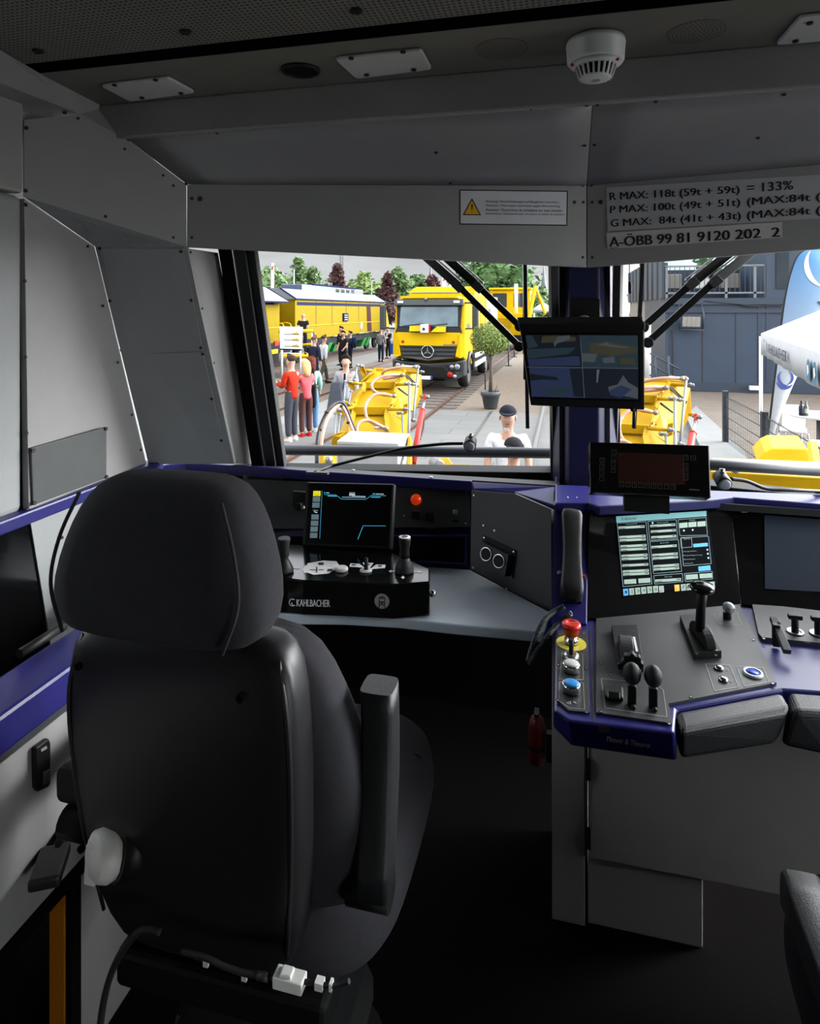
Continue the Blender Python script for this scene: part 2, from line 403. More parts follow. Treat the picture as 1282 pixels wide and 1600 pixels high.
for q, sc in (([(157, 388), (286, 388), (317, 548), (192, 552)], [(151+5, 388), (283, 393), (172, 470), (299, 469), (190, 547), (314, 543)]),
              ([(192, 554), (317, 550), (348, 688), (232, 703)], [(195, 559), (317, 553), (213, 631), (331, 623), (232, 700), (346, 688)])):
    nB = (B_tr-A_tr).cross(B_br-A_tr).normalized()
    if nB.dot(EYEV-A_tr) < 0: nB = -nB
    pp = [hit(x, y, A_tr+nB*.004, nB) for x, y in q]
    b = MB(); b.prism(pp, -nB*.0035, panel2)
    for x, y in sc: b.disc(hit(x, y, pp[0], nB), nB, .0055, ink, .003, 10)
    b.build('removable_panel', wf, .001)
slab('reveal_panel', [C_tl, C_tr, C_br, C_bl], .02, panel, wf, screws=[(298, 394), (337, 398), (316, 482), (354, 487), (334, 567), (370, 571), (350, 646), (386, 649), (371, 709), (366, 721), (401, 723)])
# lower bulkhead between dashboard and floor, and the nose below the windows
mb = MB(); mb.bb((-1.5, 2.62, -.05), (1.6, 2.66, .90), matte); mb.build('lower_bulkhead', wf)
# dark soffit between header and window heads
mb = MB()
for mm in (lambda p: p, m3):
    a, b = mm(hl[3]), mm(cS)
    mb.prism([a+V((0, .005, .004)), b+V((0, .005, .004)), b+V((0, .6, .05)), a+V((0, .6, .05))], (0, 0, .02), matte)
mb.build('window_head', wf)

# ---- left side
wl = thing('wall_left', 'grey panelled side wall of the cab with side window', 'wall', (-1.46, 1, 0)); wl['kind'] = 'structure'
slab('side_panel', [A_tl, A_tr, A_br, A_bl], .02, panel, wl, .004,
     screws=[(40, 320, .006), (39, 439, .005), (40, 558, .005), (42, 677, .005), (43, 795, .006), (137, 385, .005), (161, 478, .005), (184, 566, .005), (206, 648, .005), (220, 703, .005)])
mb = MB(); mb.bb((-1.52, 1.18, 1.06), (-1.462, 1.466, 1.935), panel2); mb.build('side_pillar', wl, .02, seg=4)
mb = MB(); mb.bb((-1.52, -1.25, 1.94), (-1.455, 1.462, 2.2), panel); mb.build('upper_side_panel', wl, .01)
e0, e1, e2, e3 = PZ(0, 78, 2.236), PZ(65, 116, 2.236), PZ(165, 168, 2.236), hD(200, 218)
f0, f1 = PX(0, 130, -1.37), hD(125, 178)
mb = MB(); ex = V((-.03, -1.9, 0))
mb.add([e0+V((0, -2.2, 0)), e0, e1, f1, f0, f0+V((0, -2.2, 0))], [(0, 1, 4, 5), (1, 2, 3, 4)], panel)
mb.add([e1, e2, e3, f1], [(0, 1, 2, 3)], panel)
for x, y in ((100, 176),): mb.disc(PX(x, y, -1.372)+V((.003, 0, 0)), (1, 0, 0), .005, ink)
mb.add([f0+V((0, -2.2, 0)), f0, f1, f1+V((-.15, 0, .0)), f0+V((-.15, 0, 0)), f0+V((-.15, -2.2, 0))], [(0, 1, 4, 5), (1, 2, 3, 4)], panel)
mb.build('ceiling_cove', wl)
# outer wall with the side window opening (beside the driver, out of the picture)
mb = MB(); WY0, WY1, WZ0, WZ1 = .55, 1.12, 1.12, 1.80
for (a, b) in (((-1.56, -1.3, -.05), (-1.50, 2.7, 1.04)), ((-1.56, -1.3, 1.0), (-1.50, 2.1, WZ0)), ((-1.56, -1.3, WZ1), (-1.50, 2.1, 2.45)), ((-1.56, -1.3, WZ0), (-1.50, WY0, WZ1)), ((-1.56, WY1, WZ0), (-1.50, 2.1, WZ1))):
    mb.bb(a, b, panel2)
mb.build('outer_wall', wl)
mb = MB(); mb.prism([(-1.452, 1.48, 1.03), (-1.452, 2.1, 1.03), (-1.452, 2.1, .35), (-1.452, 1.61, .35)], (-.045, 0, 0), panel2)
mb.bb((-1.50, -1.2, 0), (-1.46, 1.62, .5), panel2)
for x, y in ((48, 813), (97, 840), (180, 762)): mb.disc(PX(x, y, -1.45), (1, 0, 0), .005, ink)
mb.build('lower_side_panel', wl, .004)
mb = MB(); mb.bb((-1.475, -1.2, .50), (-1.458, 1.60, 1.03), blackg); mb.build('recess_panel', wl)
mb = MB(); mb.bb((-1.50, -1.2, 1.03), (-1.432, 2.06, 1.068), blue); mb.build('blue_ledge', wl, .006)
w3 = MB().bb((-1.535, WY0, WZ0), (-1.53, WY1, WZ1), glass).build('window_3'); struct(w3)

# ---- right, rear, roof
wr = thing('wall_right', 'grey side wall of the cab beyond the frame', 'wall', (1.52, 1, 0)); wr['kind'] = 'structure'
mb = MB()
VY0, VY1, VZ0, VZ1 = 1.05, 1.68, .95, 1.98
for (a, b) in (((1.52, -1.3, -.05), (1.58, 2.1, .15)), ((1.52, -.15, .15), (1.58, 2.1, VZ0)), ((1.52, -1.3, .15), (1.58, -1.05, VZ0)), ((1.52, -1.3, VZ1), (1.58, 2.1, 2.45)), ((1.52, -1.3, 1.02), (1.58, VY0, VZ1)), ((1.52, -.15, VZ0), (1.58, VY0, 1.02)), ((1.52, -1.3, VZ0), (1.58, -1.05, 1.02)), ((1.52, VY1, VZ0), (1.58, 2.1, VZ1))):
    mb.bb(a, b, panel2)
mb.prism([(1.30, 1.78, 1.0), (1.55, 1.72, 1.0), (1.55, 2.1, 1.0), (1.29, 2.1, 1.0)], (0, 0, .9), panel2)
mb.build('outer_wall', wr)
w5 = MB().bb((1.55, -1.05, .15), (1.555, -.15, 1.02), glass).build('added_low_window'); struct(w5)  # unseen low rear pane and opening, added to let light onto the side cabinet
w4 = MB().bb((1.55, VY0, VZ0), (1.555, VY1, VZ1), glass).build('window_4'); struct(w4)
struct(MB().bb((-1.56, -1.36, -.05), (1.58, -1.3, 2.45), dgrey2).build('wall_rear'), 'dark rear wall of the cab', 'wall')
ce = thing('ceiling', 'dark cab ceiling of painted and perforated sheet with a black slot', 'ceiling', (0, 1, 2.24)); ce['kind'] = 'structure'
ys = PZ(640, 54, 2.235).y; ys2 = PZ(640, 34, 2.238).y
MB().bb((-1.42, ys, 2.235), (1.5, yb+.04, 2.25), ceilm).build('front_sheet', ce)
mb = MB(); mb.bb((-1.5, -1.3, 2.238), (1.52, ys2, 2.252), perf)
for x, y in ((60, 79), (290, 49), (557, 16)):
    c = PZ(x, y, 2.238); mb.lathe([(.013, 0), (.013, .004), (.009, .006)], c, (0, 0, -1), black, 14); mb.box(c+V((0, 0, -.0065)), (.016, .003, .002), ink)
mb.build('perforated_sheet', ce)
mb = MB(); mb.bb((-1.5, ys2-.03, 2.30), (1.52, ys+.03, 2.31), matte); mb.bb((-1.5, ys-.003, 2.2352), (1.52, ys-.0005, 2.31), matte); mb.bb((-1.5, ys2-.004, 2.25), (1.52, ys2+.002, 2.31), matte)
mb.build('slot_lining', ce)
MB().bb((-1.6, -1.4, 2.40), (1.62, 2.35, 2.45), panel2).build('roof_skin', ce)
MB().prism([(-1.5, 1.70, 2.40), (-1.5, 2.9, 2.40), (-1.5, 2.9, 2.36), (-1.5, 1.70, 2.36)], (3.1, 0, 0), matte).build('roof_nose', ce)
for mm in (lambda p: p, m3):
    a, b = mm(hl[3]), mm(cS); MB().prism([a+V((0, .02, .03)), b+V((0, .02, .03)), b+V((0, .02, .7)), a+V((0, .02, .7))], (0, .02, 0), matte).build('nose_backing', ce)

# ---- windscreens
def window(name, mir):
    w_ = thing(name, 'windscreen pane', 'window', (0, 0, 0)); del w_['label'], w_['category']; w_['kind'] = 'structure'
    tl, tr, br, bl = P(399, 402, 2.0), P(859, 410, 2.25), P(862, 733, 2.42), P(447, 728, 2.25)
    if mir: tl, tr, br, bl = m3(tr), m3(tl), m3(bl), m3(br)
    n = (tr-tl).cross(bl-tl).normalized()
    if n.y < 0: n = -n
    tl += V((0, 0, .05)); tr += V((0, 0, .05))
    MB().quad(tl, tr, br, bl, glass).build('pane', w_)
    mb = MB(); c = [tl, tr, br, bl]; mid = sum(c, V())/4
    for i in range(4):
        a, b = c[i], c[(i+1) % 4]; d = (b-a).normalized(); o = ((a+b)/2-mid); o = (o-d*o.dot(d)).normalized()
        wd = .09 if (i == (1 if mir else 3)) else (.05 if i == 2 else .03)
        mb.bar(a+o*.013-d*.02, b+o*.013+d*.02, .026, .05, rubber, n)
        if i == (1 if mir else 3):
            mb.bar(a+o*.045-n*.02, b+o*.045-n*.02, .036, .05, rubber, n)
            mb.bar(a+o*.068-n*.045, b+o*.068-n*.045, .006, .02, steel, n)
            mb.bar(a+o*.092-n*.03, b+o*.092-n*.03, .042, .06, matte, n)
        elif i == 2:
            mb.bar(a+o*.045-n*.03, b+o*.045-n*.03, .05, .07, rubber, n)
        elif i == 0: mb.bar(a+o*.06, b+o*.06, .10, .05, matte, n)
    mb.build('window_frame', w_, .004)
    return w_
window('window_1', False); window('window_2', True)
# centre pillar
pl = thing('pillar_front', 'dark blue centre pillar between the two windscreens', 'pillar', (CX, 2.3, 1)); pl['kind'] = 'structure'
def pz(x, Y, z): d = ray(x, 484); q = d*(Y/d.y); return V((q.x, Y, z))
cr = [(862, 2.46), (864, 2.38), (872, 2.33), (884, 2.27), (890, 2.25), (936, 2.25), (944, 2.27), (956, 2.33), (966, 2.38), (970, 2.46)]
MB().prism([pz(x, Y, 1.0) for x, Y in cr], (0, 0, 1.0), blued).build('pillar_post', pl, .006)
mb = MB()
for x0, x1, Y in ((861, 866, 2.40), (964, 969, 2.40)):
    mb.bar(pz((x0+x1)/2, Y, 1.0), pz((x0+x1)/2, Y-.03, 1.9), .012, .03, rubber)
for x in (878, 950): mb.bar(pz(x, 2.29, 1.0), pz(x, 2.29, 1.9), .016, .02, rubber)
mb.build('sealing_strip', pl, .002)
# ================================================================ DASHBOARD (front, behind the desk)
ZT = 1.05                                                      # top of the dashboard
db = thing('dashboard', 'black dashboard with ultramarine rim running below the windscreens', 'dashboard', (-.5, 2.1, 0))
r0, r1, r2, r3, r4 = PZ(229, 731, ZT), PZ(291, 722, ZT), PZ(447, 733, ZT), PZ(738, 752, ZT), PZ(868, 760, ZT)
mb = MB(); mb.prism([r1+V((0, .012, 0)), r2+V((0, .012, 0)), r3+V((0, .012, 0)), r4+V((0, .012, 0)), V((-.0, 2.50, .975)), V((-1.36, 2.50, .975))], (0, 0, -.02), rubber); mb.prism([V((-.05, 2.09, ZT-.012)), V((1.4, 2.09, ZT-.012)), V((1.4, 2.5, .975)), V((-.05, 2.5, .975))], (0, 0, -.02), rubber)
for x, y in ((552, 735), (674, 746)): mb.disc(PZ(x, y, ZT), (0, 0, 1), .006, steel, .003)
mb.build('dash_top', db)
mb = MB(); dz = V((0, 0, -.035)); bk = V((.0, .02, 0))
mb.add([r0, r1, r2, r3, r0+dz, r1+dz, r2+dz, r3+dz]+[p+bk for p in (r0, r1, r2, r3, r0+dz, r1+dz, r2+dz, r3+dz)],
       [(0, 1, 5, 4), (1, 2, 6, 5), (2, 3, 7, 6), (8, 9, 13, 12), (9, 10, 14, 13), (10, 11, 15, 14), (0, 1, 9, 8), (1, 2, 10, 9), (2, 3, 11, 10), (4, 5, 13, 12), (5, 6, 14, 13), (6, 7, 15, 14), (3, 7, 15, 11), (0, 4, 12, 8)], blue)
# sloping blue cap beside the windscreen pillar
c1, c2, c3, c4, c5 = PZ(738, 752, ZT+.004), PZ(868, 760, ZT+.004), PZ(867, 790, ZT-.02), PZ(804, 769, ZT-.012), PZ(742, 764, ZT-.01)
mb.prism([c1, c2, c3, c4, c5], (0, 0, -.03), blue)
mb.build('blue_rim', db, .004)
# instrument wall under the rim
ipt = PZ(300, 745, 1.015); ip = Quad(PZ(262, 742, 1.015), PZ(738, 764, 1.015), PZ(736, 889, .80), PZ(250, 868, .80))
ipn = ip.n; hI = lambda x, y, off=0: hit(x, y, ip.c[0]+ipn*off, ipn)
mb = MB(); mb.prism([p-ipn*.004 for p in ip.c], -ipn*.012, blued)
mb.build('instrument_wall', db)
b = MB(); b.prism([hI(x, y, .004) for x, y in ((262, 744), (734, 762), (735, 823), (440, 826), (255, 828))], -ipn*.004, dgrey2)
for x, y in ((632, 806), (729, 770), (728, 818)): b.disc(hI(x, y, .005), ipn, .003, steel, .002)
b.build('instrument_panel', db, .001)
b = MB(); b.prism([hI(x, y, .002) for x, y in ((440, 838), (728, 838), (727, 881), (440, 868))], -ipn*.002, matte)
q = Quad(hI(598, 838), hI(729, 838), hI(728, 882), hI(598, 876)); q.outline(b, 0, 0, 1, 1, .006, blue, .006)
b.build('storage_recess', db)
# switches
qq = Quad(hI(641, 769, .005), hI(661, 770, .005), hI(660, 824, .005), hI(640, 822, .005))
sw = MB(); qq.rect(sw, 0, 0, 1, 1, dgrey2, .001); qq.outline(sw, 0, 0, 1, 1, .002, dgrey, .003)
c = qq.at(.5, .72); sw.box(c, (.028, .014, .04), black); sw = sw.build('switch_plate', db, .002)
MB().lathe([(.018, 0), (.018, .01), (.015, .018), (.006, .022)], qq.at(.5, .24), ipn, orange, 20).build('orange_pilot_lamp', sw)['label'] = 'glowing orange pilot lamp'
q2_ = Quad(hI(664, 796, .005), hI(682, 797, .005), hI(681, 826, .005), hI(663, 825, .005)); b = MB()
q2_.outline(b, 0, 0, 1, 1, .002, dgrey, .003); b.box(q2_.at(.5, .45), (.028, .014, .036), black); b.build('rocker_switch', db, .002)
b = MB(); b.box(hI(712, 801, .004), (.018, .008, .022), chrome); b.box(hI(712, 814, .004), (.02, .006, .01), black); b.build('socket_port', db, .001)
b = MB(); c = hI(469, 788, .006); b.box(c, (.05, .012, .09), black); b.cyl(c+V((.005, -.006, 0)), c+V((.005, -.03, 0)), .014, black); b.ball(c+V((.02, -.02, -.005)), .008, chrome); b.build('rotary_switch', db, .002)
# angled side panel with the double socket
sp0, sp1, sp2, sp3 = PZ(737, 766, 1.03), PZ(862, 797, 1.02), PZ(863, 958, .802), PZ(735, 889, .802)
sp = Quad(sp0, sp1, sp2, sp3); spn = sp.n; hS = lambda x, y, off=0: hit(x, y, (sp0+sp2)/2+spn*off, spn)
b = MB(); b.prism([hS(x, y) for x, y in ((737, 766), (804, 771), (862, 796), (863, 958), (735, 889))], -spn*.02, dgrey2)
for x, y in ((773, 829), (756, 821), (740, 887), (792, 920), (855, 957), (741, 774)): b.disc(hS(x, y, .001), spn, .0035, steel, .002)
so = b.build('side_panel', db, .003)
b = MB(); b.prism([hS(x, y, .004) for x, y in ((755, 836), (807, 860), (802, 904), (750, 880))], -spn*.004, black)
for x, y in ((757, 840), (803, 862), (799, 900)): b.disc(hS(x, y, .005), spn, .003, chrome, .002)
b.build('mounting_plate', db, .004)
b = MB(); b.prism([hS(x, y, .03) for x, y in ((752, 846), (795, 867), (789, 901), (747, 879))], -spn*.028, dgrey2)
for x, y in ((760, 866), (780, 877)):
    o_ = hS(x, y, .0305); b.lathe([(.020, 0), (.020, .003), (.017, .003), (.016, .001)], o_, spn, chrome, 20); b.disc(o_+spn*.001, spn, .0165, ink, .001, 20)
b.build('double_socket', db, .003)

# ================================================================ DESK WORKTOP
wz = .80
wt = [(150, 940), (447, 960), (540, 961), (625, 966), (715, 976), (852, 988), (862, 957), (735, 890), (440, 868), (255, 862)]
wp = [PZ(x, y, wz) for x, y in wt]; wp[0] = V((-1.42, wp[1].y+.02, wz)); wp[-1] = V((-1.42, 2.08, wz))
o = MB().prism(wp, (0, 0, -.028), worktop).build('desk_worktop', None, .004)
tag(o, 'plain grey worktop under the black control box in front of the driver seat', 'worktop')
MB().bb((-1.40, 1.75, 0), (-1.36, 2.05, .77), matte).build('support_panel', o)

# ================================================================ SNOW-CLEARING CONTROL BOX
cbz0, cbz1 = .803, .895
def ZZ(x, y, z): return PZ(x, y, z)
cb = thing('control_box', 'glossy black control box with joystick and white legends on the grey worktop', 'control box', (-.5, 1.8, .80))
top = [ZZ(300, 905, cbz1), ZZ(450, 904, cbz1), ZZ(474, 907, cbz1), ZZ(615, 913, cbz1), ZZ(672, 909, cbz1), ZZ(672, 889, cbz1), ZZ(640, 874, cbz1), ZZ(596, 857, cbz1), ZZ(440, 850, cbz1), ZZ(320, 850, cbz1)]
b = MB(); low = [p+V((0, 0, cbz0-cbz1)) for p in top]
b.prism(top, (0, 0, cbz0-cbz1), blackg); body = b.build('body', cb, .004)
b = MB(); b.ball(V((top[4].x+.004, top[4].y+.02, .855)), .010, chrome); b.build('side_screw', cb)
ct = lambda x, y: ZZ(x, y, cbz1+.001)
hC = Quad(low[2]*0+top[2], top[3], low[3], low[2])
b = MB()
cf = lambda x, y: hit(x, y, hC.c[0], hC.n)
lq = Quad(cf(464, 936), cf(516, 937), cf(516, 948), cf(464, 947)); lq.text(b, 'KAHLBACHER', 0, 0, 1, 1, inkw, .0015, .01)
gq = Quad(cf(452, 935), cf(463, 935), cf(463, 947), cf(452, 947))
gq.line(b, [(.5+.45*math.cos(a), .5+.45*math.sin(a)) for a in [math.radians(t) for t in range(-50, -320, -15)]], .0022, inkw, .0015)
gq.line(b, [(.75+.35*math.cos(a), .6+.3*math.sin(a)) for a in [math.radians(t) for t in range(200, 60, -15)]], .002, inkw, .0015)
b.build('lettering', cb)
b = MB(); tq_ = Quad(cf(586, 927), cf(609, 928), cf(608, 951), cf(586, 950))
tq_.circ(b, .5, .5, .020, inkg, .0015, 28)
for (u0, v0, u1, v1, m_, of) in ((.28, .22, .72, .75, ink, .002), (.34, .32, .66, .5, inkg, .0025), (.36, .60, .44, .68, inkg, .0025), (.56, .60, .64, .68, inkg, .0025), (.40, .14, .60, .2, ink, .0025)): tq_.rect(b, u0, v0, u1, v1, m_, of)
tq_.line(b, [(.36, .76), (.26, .92)], .0035, ink, .0022); tq_.line(b, [(.64, .76), (.74, .92)], .0035, ink, .0022)
b.build('train_emblem', cb)
# white legends on the top
b = MB()
def tp(pts, m_=inkw, dz=0): b.add([ct(x, y)+V((0, 0, dz)) for x, y in pts], [tuple(range(len(pts)))], m_)
tp([(481, 880), (505, 876), (526, 888), (514, 896), (490, 898), (476, 893)]); tp([(505, 876), (526, 877), (533, 887), (526, 890)], inkw, .0003)
tp([(473, 888), (478, 882), (480, 886), (476, 892), (480, 896), (475, 895)])
for (x0, y0, x1, y1) in ((484, 890, 496, 891.2), (498, 890, 506, 891.2), (494, 886, 496, 895), (512, 889, 520, 893), (498, 879, 506, 883)): tp([(x0, y0), (x1, y0), (x1, y1), (x0, y1)], ink, .0006)
b.build('printed_legend', cb); b = MB()
tp([(548, 880), (562, 881), (570, 887), (546, 885.5)]); tp([(567, 879), (584, 879.5), (578, 888), (571, 887)]); tp([(588, 882), (603, 882.5), (602, 887.5), (578, 889.5)])
for x, y in ((553, 883), (575, 882), (594, 884.5)): tp([(x-3, y-1), (x+3, y-1), (x+3, y+1), (x-3, y+1)], ink, .0006)
b.build('printed_legend', cb); b = MB()
for (x, y, s) in ((613, 892.5, -1), (654, 893.5, 1)): tp([(x+6*s, y), (x+1*s, y-2.2), (x+1*s, y-.7), (x-6*s, y-.7), (x-6*s, y+.7), (x+1*s, y+.7), (x+1*s, y+2.2)])
tp([(630, 905), (626.5, 901.5), (629, 901.5), (629, 899.5), (631, 899.5), (631, 901.5), (633.5, 901.5)]); tp([(470, 887), (463, 884.5), (463, 886.2), (455, 886.2), (455, 887.8), (463, 887.8), (463, 889.5)])
b.build('printed_arrow', cb)
b = MB(); c = ct(534, 891); b.lathe([(.018, 0), (.018, .006), (.015, .009)], c, (0, 0, 1), offwhite, 24); b.build('push_button', cb)
b = MB(); c = ct(572, 892); b.lathe([(.017, 0), (.017, .003), (.012, .004)], c, (0, 0, 1), offwhite, 24); b.tube([c+V((0, 0, .004)), c+V((0, .004, .035))], [.006, .005], black); b.build('toggle_switch', cb)
jo = ct(632, 893); b = MB()
b.lathe([(.026, 0), (.027, .006), (.024, .010), (.026, .014), (.021, .019), (.022, .023), (.016, .028), (.017, .032), (.011, .038)], jo, (0, 0, 1), rubber, 24); j = b.build('joystick_boot', cb)
b = MB(); b.lathe([(.012, .036), (.0145, .045), (.013, .06), (.0165, .078), (.0175, .088), (.0165, .093)], jo, V((0, .05, 1)), black, 20); jg = b.build('joystick_grip', cb)
b = MB(); b.lathe([(.0165, .0932), (.016, .095), (.012, .0952)], jo, V((0, .05, 1)), inkw, 20); b.disc(jo+V((0, .0047, .0955)), (0, 0, 1), .009, ink, .001); b.build('grip_cap', jg)
# second joystick seen behind the headrest edge, and the raised rear console
b = MB(); jo = ct(444, 893); b.lathe([(.026, 0), (.027, .006), (.021, .019), (.016, .028), (.011, .038), (.0145, .045), (.013, .06), (.0175, .088), (.0165, .093)], jo, (0, 0, 1), black, 20); b.build('joystick', cb)

# ================================================================ DISPLAY ON THE CONTROL BOX
ds = thing('display_screen', 'tilted black display with yellow tile and cyan line graphics behind the control box', 'screen', tuple(PZ(546, 862, cbz1)))
d0 = PZ(546, 858, cbz1)
dc = planar(P(478, 753, d0.y+.06), P(617, 756, d0.y+.075), P(472, 853, d0.y-.012), (612, 858))
dq = Quad(*dc); b = MB(); b.prism(dc, -dq.n*.03, black); b.build('bezel', ds, .006)
b = MB(); dq.rect(b, .04, .03, .97, .96, blackg, .0006); b.build('front_glass', ds)
b = MB(); b.lathe([(.03, 0), (.03, .004), (.013, .008), (.013, .03)], d0+V((.005, .045, 0)), (0, 0, 1), black, 20); b.tube([d0+V((.005, .045, .02)), (dq.at(.5, .6)-dq.n*.035)], .012, black); b.build('stand', ds)
em = lambda n, c, s: mat(n, c, .5, emit=s, var=.0)
e_cy, e_wh, e_ye, e_gr = em('screen_cyan', (70, 190, 225), .55), em('screen_white', (200, 215, 220), .5), em('screen_yellow', (240, 225, 20), .7), em('screen_grey', (120, 145, 155), .3)
b = MB()
tiles = [(140+32*0, 0)]
for i, y in enumerate((173, 223, 275, 326, 378, 432, 484, 538)):
    yy = 740+y/5.574; x0 = 460+(166-i*4)/5.574; x1 = 460+(230-i*4)/5.574
    pts = [hit(x, y2, dq.c[0]+dq.n*.0014, dq.n) for x, y2 in ((x0, yy-4), (x1, yy-4), (x1-.3, yy+4), (x0-.3, yy+4))]
    if i != 3: b.add(pts, [(0, 1, 2, 3)], e_ye if i == 0 else e_gr)
hq = lambda x, y: hit(460+x/5.574, 740+y/5.574, dq.c[0]+dq.n*.0014, dq.n)
def dl(pts, wd, m_):
    for A, B in zip(pts[:-1], pts[1:]):
        A, B = hq(*A), hq(*B); t = (B-A).normalized().cross(dq.n)*wd/2; b.quad(A-t, B-t, B+t, A+t, m_)
dl([(243, 148), (222, 568)], .0012, e_cy); dl([(260, 182), (362, 186), (412, 222), (625, 224), (672, 190), (800, 193)], .0014, e_cy); dl([(290, 194), (370, 196)], .003, e_cy); dl([(670, 204), (750, 206)], .003, e_cy)
dl([(553, 573), (600, 455)], .0018, e_cy); dl([(600, 454), (797, 456)], .0013, e_cy)
dl([(415, 205), (622, 208)], .0016, e_wh); dl([(480, 182), (530, 183)], .007, e_wh); dl([(482, 165), (530, 166)], .0012, e_wh); dl([(484, 165), (480, 200)], .0014, e_wh); dl([(500, 196), (620, 199)], .002, e_wh)
dl([(278, 167), (305, 168)], .0022, e_wh); dl([(712, 177), (780, 179)], .0024, e_wh); dl([(684, 175), (706, 176)], .003, e_cy); dl([(258, 167), (270, 167)], .003, e_cy)
dl([(165, 318), (208, 322)], .0012, e_wh); dl([(172, 330), (200, 340)], .003, e_wh); dl([(168, 160+0), (222, 186)], .0, e_wh)
dl([(178, 186), (218, 187)], .001, ink); dl([(182, 163), (182, 182)], .0008, ink); dl([(214, 163), (214, 182)], .0008, ink)
b.build('screen_graphics', ds)
# ================================================================ RIGHT-HAND CONTROL CONSOLE
kz = .84
co = thing('control_console', 'blue and charcoal control console with levers, buttons and touch screen right of the pillar', 'console', (.1, 1.7, .3))
tt = [(868, 983), (866, 1110), (889, 1126), (1055, 1145), (1058, 1108), (1224, 1077), (1292, 1082)]
tp_ = [PZ(x, y, kz) for x, y in tt]; lo_ = [tp_[0]+V((0, 0, -.06))]+[PZ(x, y, .778) for x, y in ((865, 1137), (893, 1166), (1058, 1190))]+[p+V((0, 0, -.062)) for p in tp_[4:7]]
tp_ += [V((.95, 1.25, kz)), V((.95, 1.95, kz)), V((tp_[0].x, 1.9, kz))]; lo_ += [V((.95, 1.25, .778)), V((.95, 1.95, .778)), V((tp_[0].x, 1.9, .778))]
b = MB(); n_ = len(tp_); b.add(tp_+lo_, [tuple(range(n_)), tuple(range(2*n_-1, n_-1, -1))]+[(i, (i+1) % n_, n_+(i+1) % n_, n_+i) for i in range(n_)], blue)
dk = b.build('deck', co, .005)
# seam between the left strip and the main deck
kq = Quad(PZ(868, 983, kz), PZ(1290, 983, kz), PZ(1290, 1117, kz), PZ(868, 1117, kz))
K = lambda x, y, dz=0: PZ(x, y, kz+dz)
def kline(b, pts, wd, m_, dz):
    for A, B in zip(pts[:-1], pts[1:]):
        A, B = K(*A, dz), K(*B, dz); t = (B-A).normalized().cross(V((0, 0, 1)))*wd/2; b.quad(A-t, B-t, B+t, A+t, m_)
b = MB(); kline(b, [(923, 985), (929, 1128)], .003, ink, .0012); b.build('deck_seam', co)
def plate(name, pts, th, m_, screws, parent=co, base=0.0):
    b = MB(); b.prism([K(x, y, base) for x, y in pts], (0, 0, th), m_)
    for x, y in screws: b.disc(K(x, y, base+th), (0, 0, 1), .004, ink, .0012, 10); b.disc(K(x, y, base+th+.0012), (0, 0, 1), .002, steel, .0004, 8)
    return b
def cap_outline(b, pts, dz): kline(b, pts, .0014, inkg, dz)
b = plate('strip_plate', [(872, 987), (918, 988), (922, 1116), (889, 1113), (871, 1096)], .004, dgrey2, [(875, 991), (873, 1039), (916, 1044), (869+3, 1094), (917, 1113), (912, 990)])
cap_outline(b, [(879, 1020), (911, 1022), (912, 1062), (875, 1061), (879, 1020)], .0052); cap_outline(b, [(875, 1065), (912, 1067), (914, 1108), (890, 1106), (874, 1095), (875, 1065)], .0052)
kline(b, [(886, 1098), (892, 1096), (892, 1100), (886, 1098)], .0012, inkw, .0052); kline(b, [(897, 1096), (901, 1099)], .002, inkw, .0052)
b.build('button_strip', co, .0015)
# emergency stop
b = MB(); c = K(893, 1006, .004); b.lathe([(.034, 0), (.034, .002)], c, (0, 0, 1), mat('estop_yellow', (216, 205, 70), .3), 32); es = b.build('emergency_stop', co); es['label'] = 'yellow disc with red mushroom button'
b = MB(); b.lathe([(.016, .002), (.016, .012), (.013, .014), (.013, .022)], c, (0, 0, 1), chrome, 20); b.build('collar', es)
b = MB(); b.lathe([(.016, .022), (.018, .036), (.0225, .040), (.0225, .045), (.020, .049), (.011, .0505), (.0105, .0495), (.002, .0495)], c, (0, 0, 1), red, 28); b.build('mushroom_button', es)
b = MB(); c = K(893, 1029, .004); b.lathe([(.016, 0), (.018, .004), (.016, .010), (.011, .012)], c, (0, 0, 1), steel, 22); ts = b.build('toggle_switch', co)
MB().tube([c+V((0, 0, .011)), c+V((0, -.002, .022)), c+V((0, -.003, .045))], [.006, .005, .0055], black).build('lever', ts)
for nm, (x, y), m_ in (('white_push_button', (893, 1049), offwhite), ('blue_push_button', (893, 1081), bluebtn)):
    b = MB(); c = K(x, y, .004); b.lathe([(.0175, 0), (.0185, .014), (.0175, .018), (.0155, .018), (.0155, .016)], c, (0, 0, 1), chrome, 24); pb = b.build('push_button', co)
    MB().lathe([(.0152, .015), (.0152, .019), (.013, .0205), (.002, .0208)], c, (0, 0, 1), m_, 24).build('button_cap', pb)['label'] = nm.replace('_', ' ')
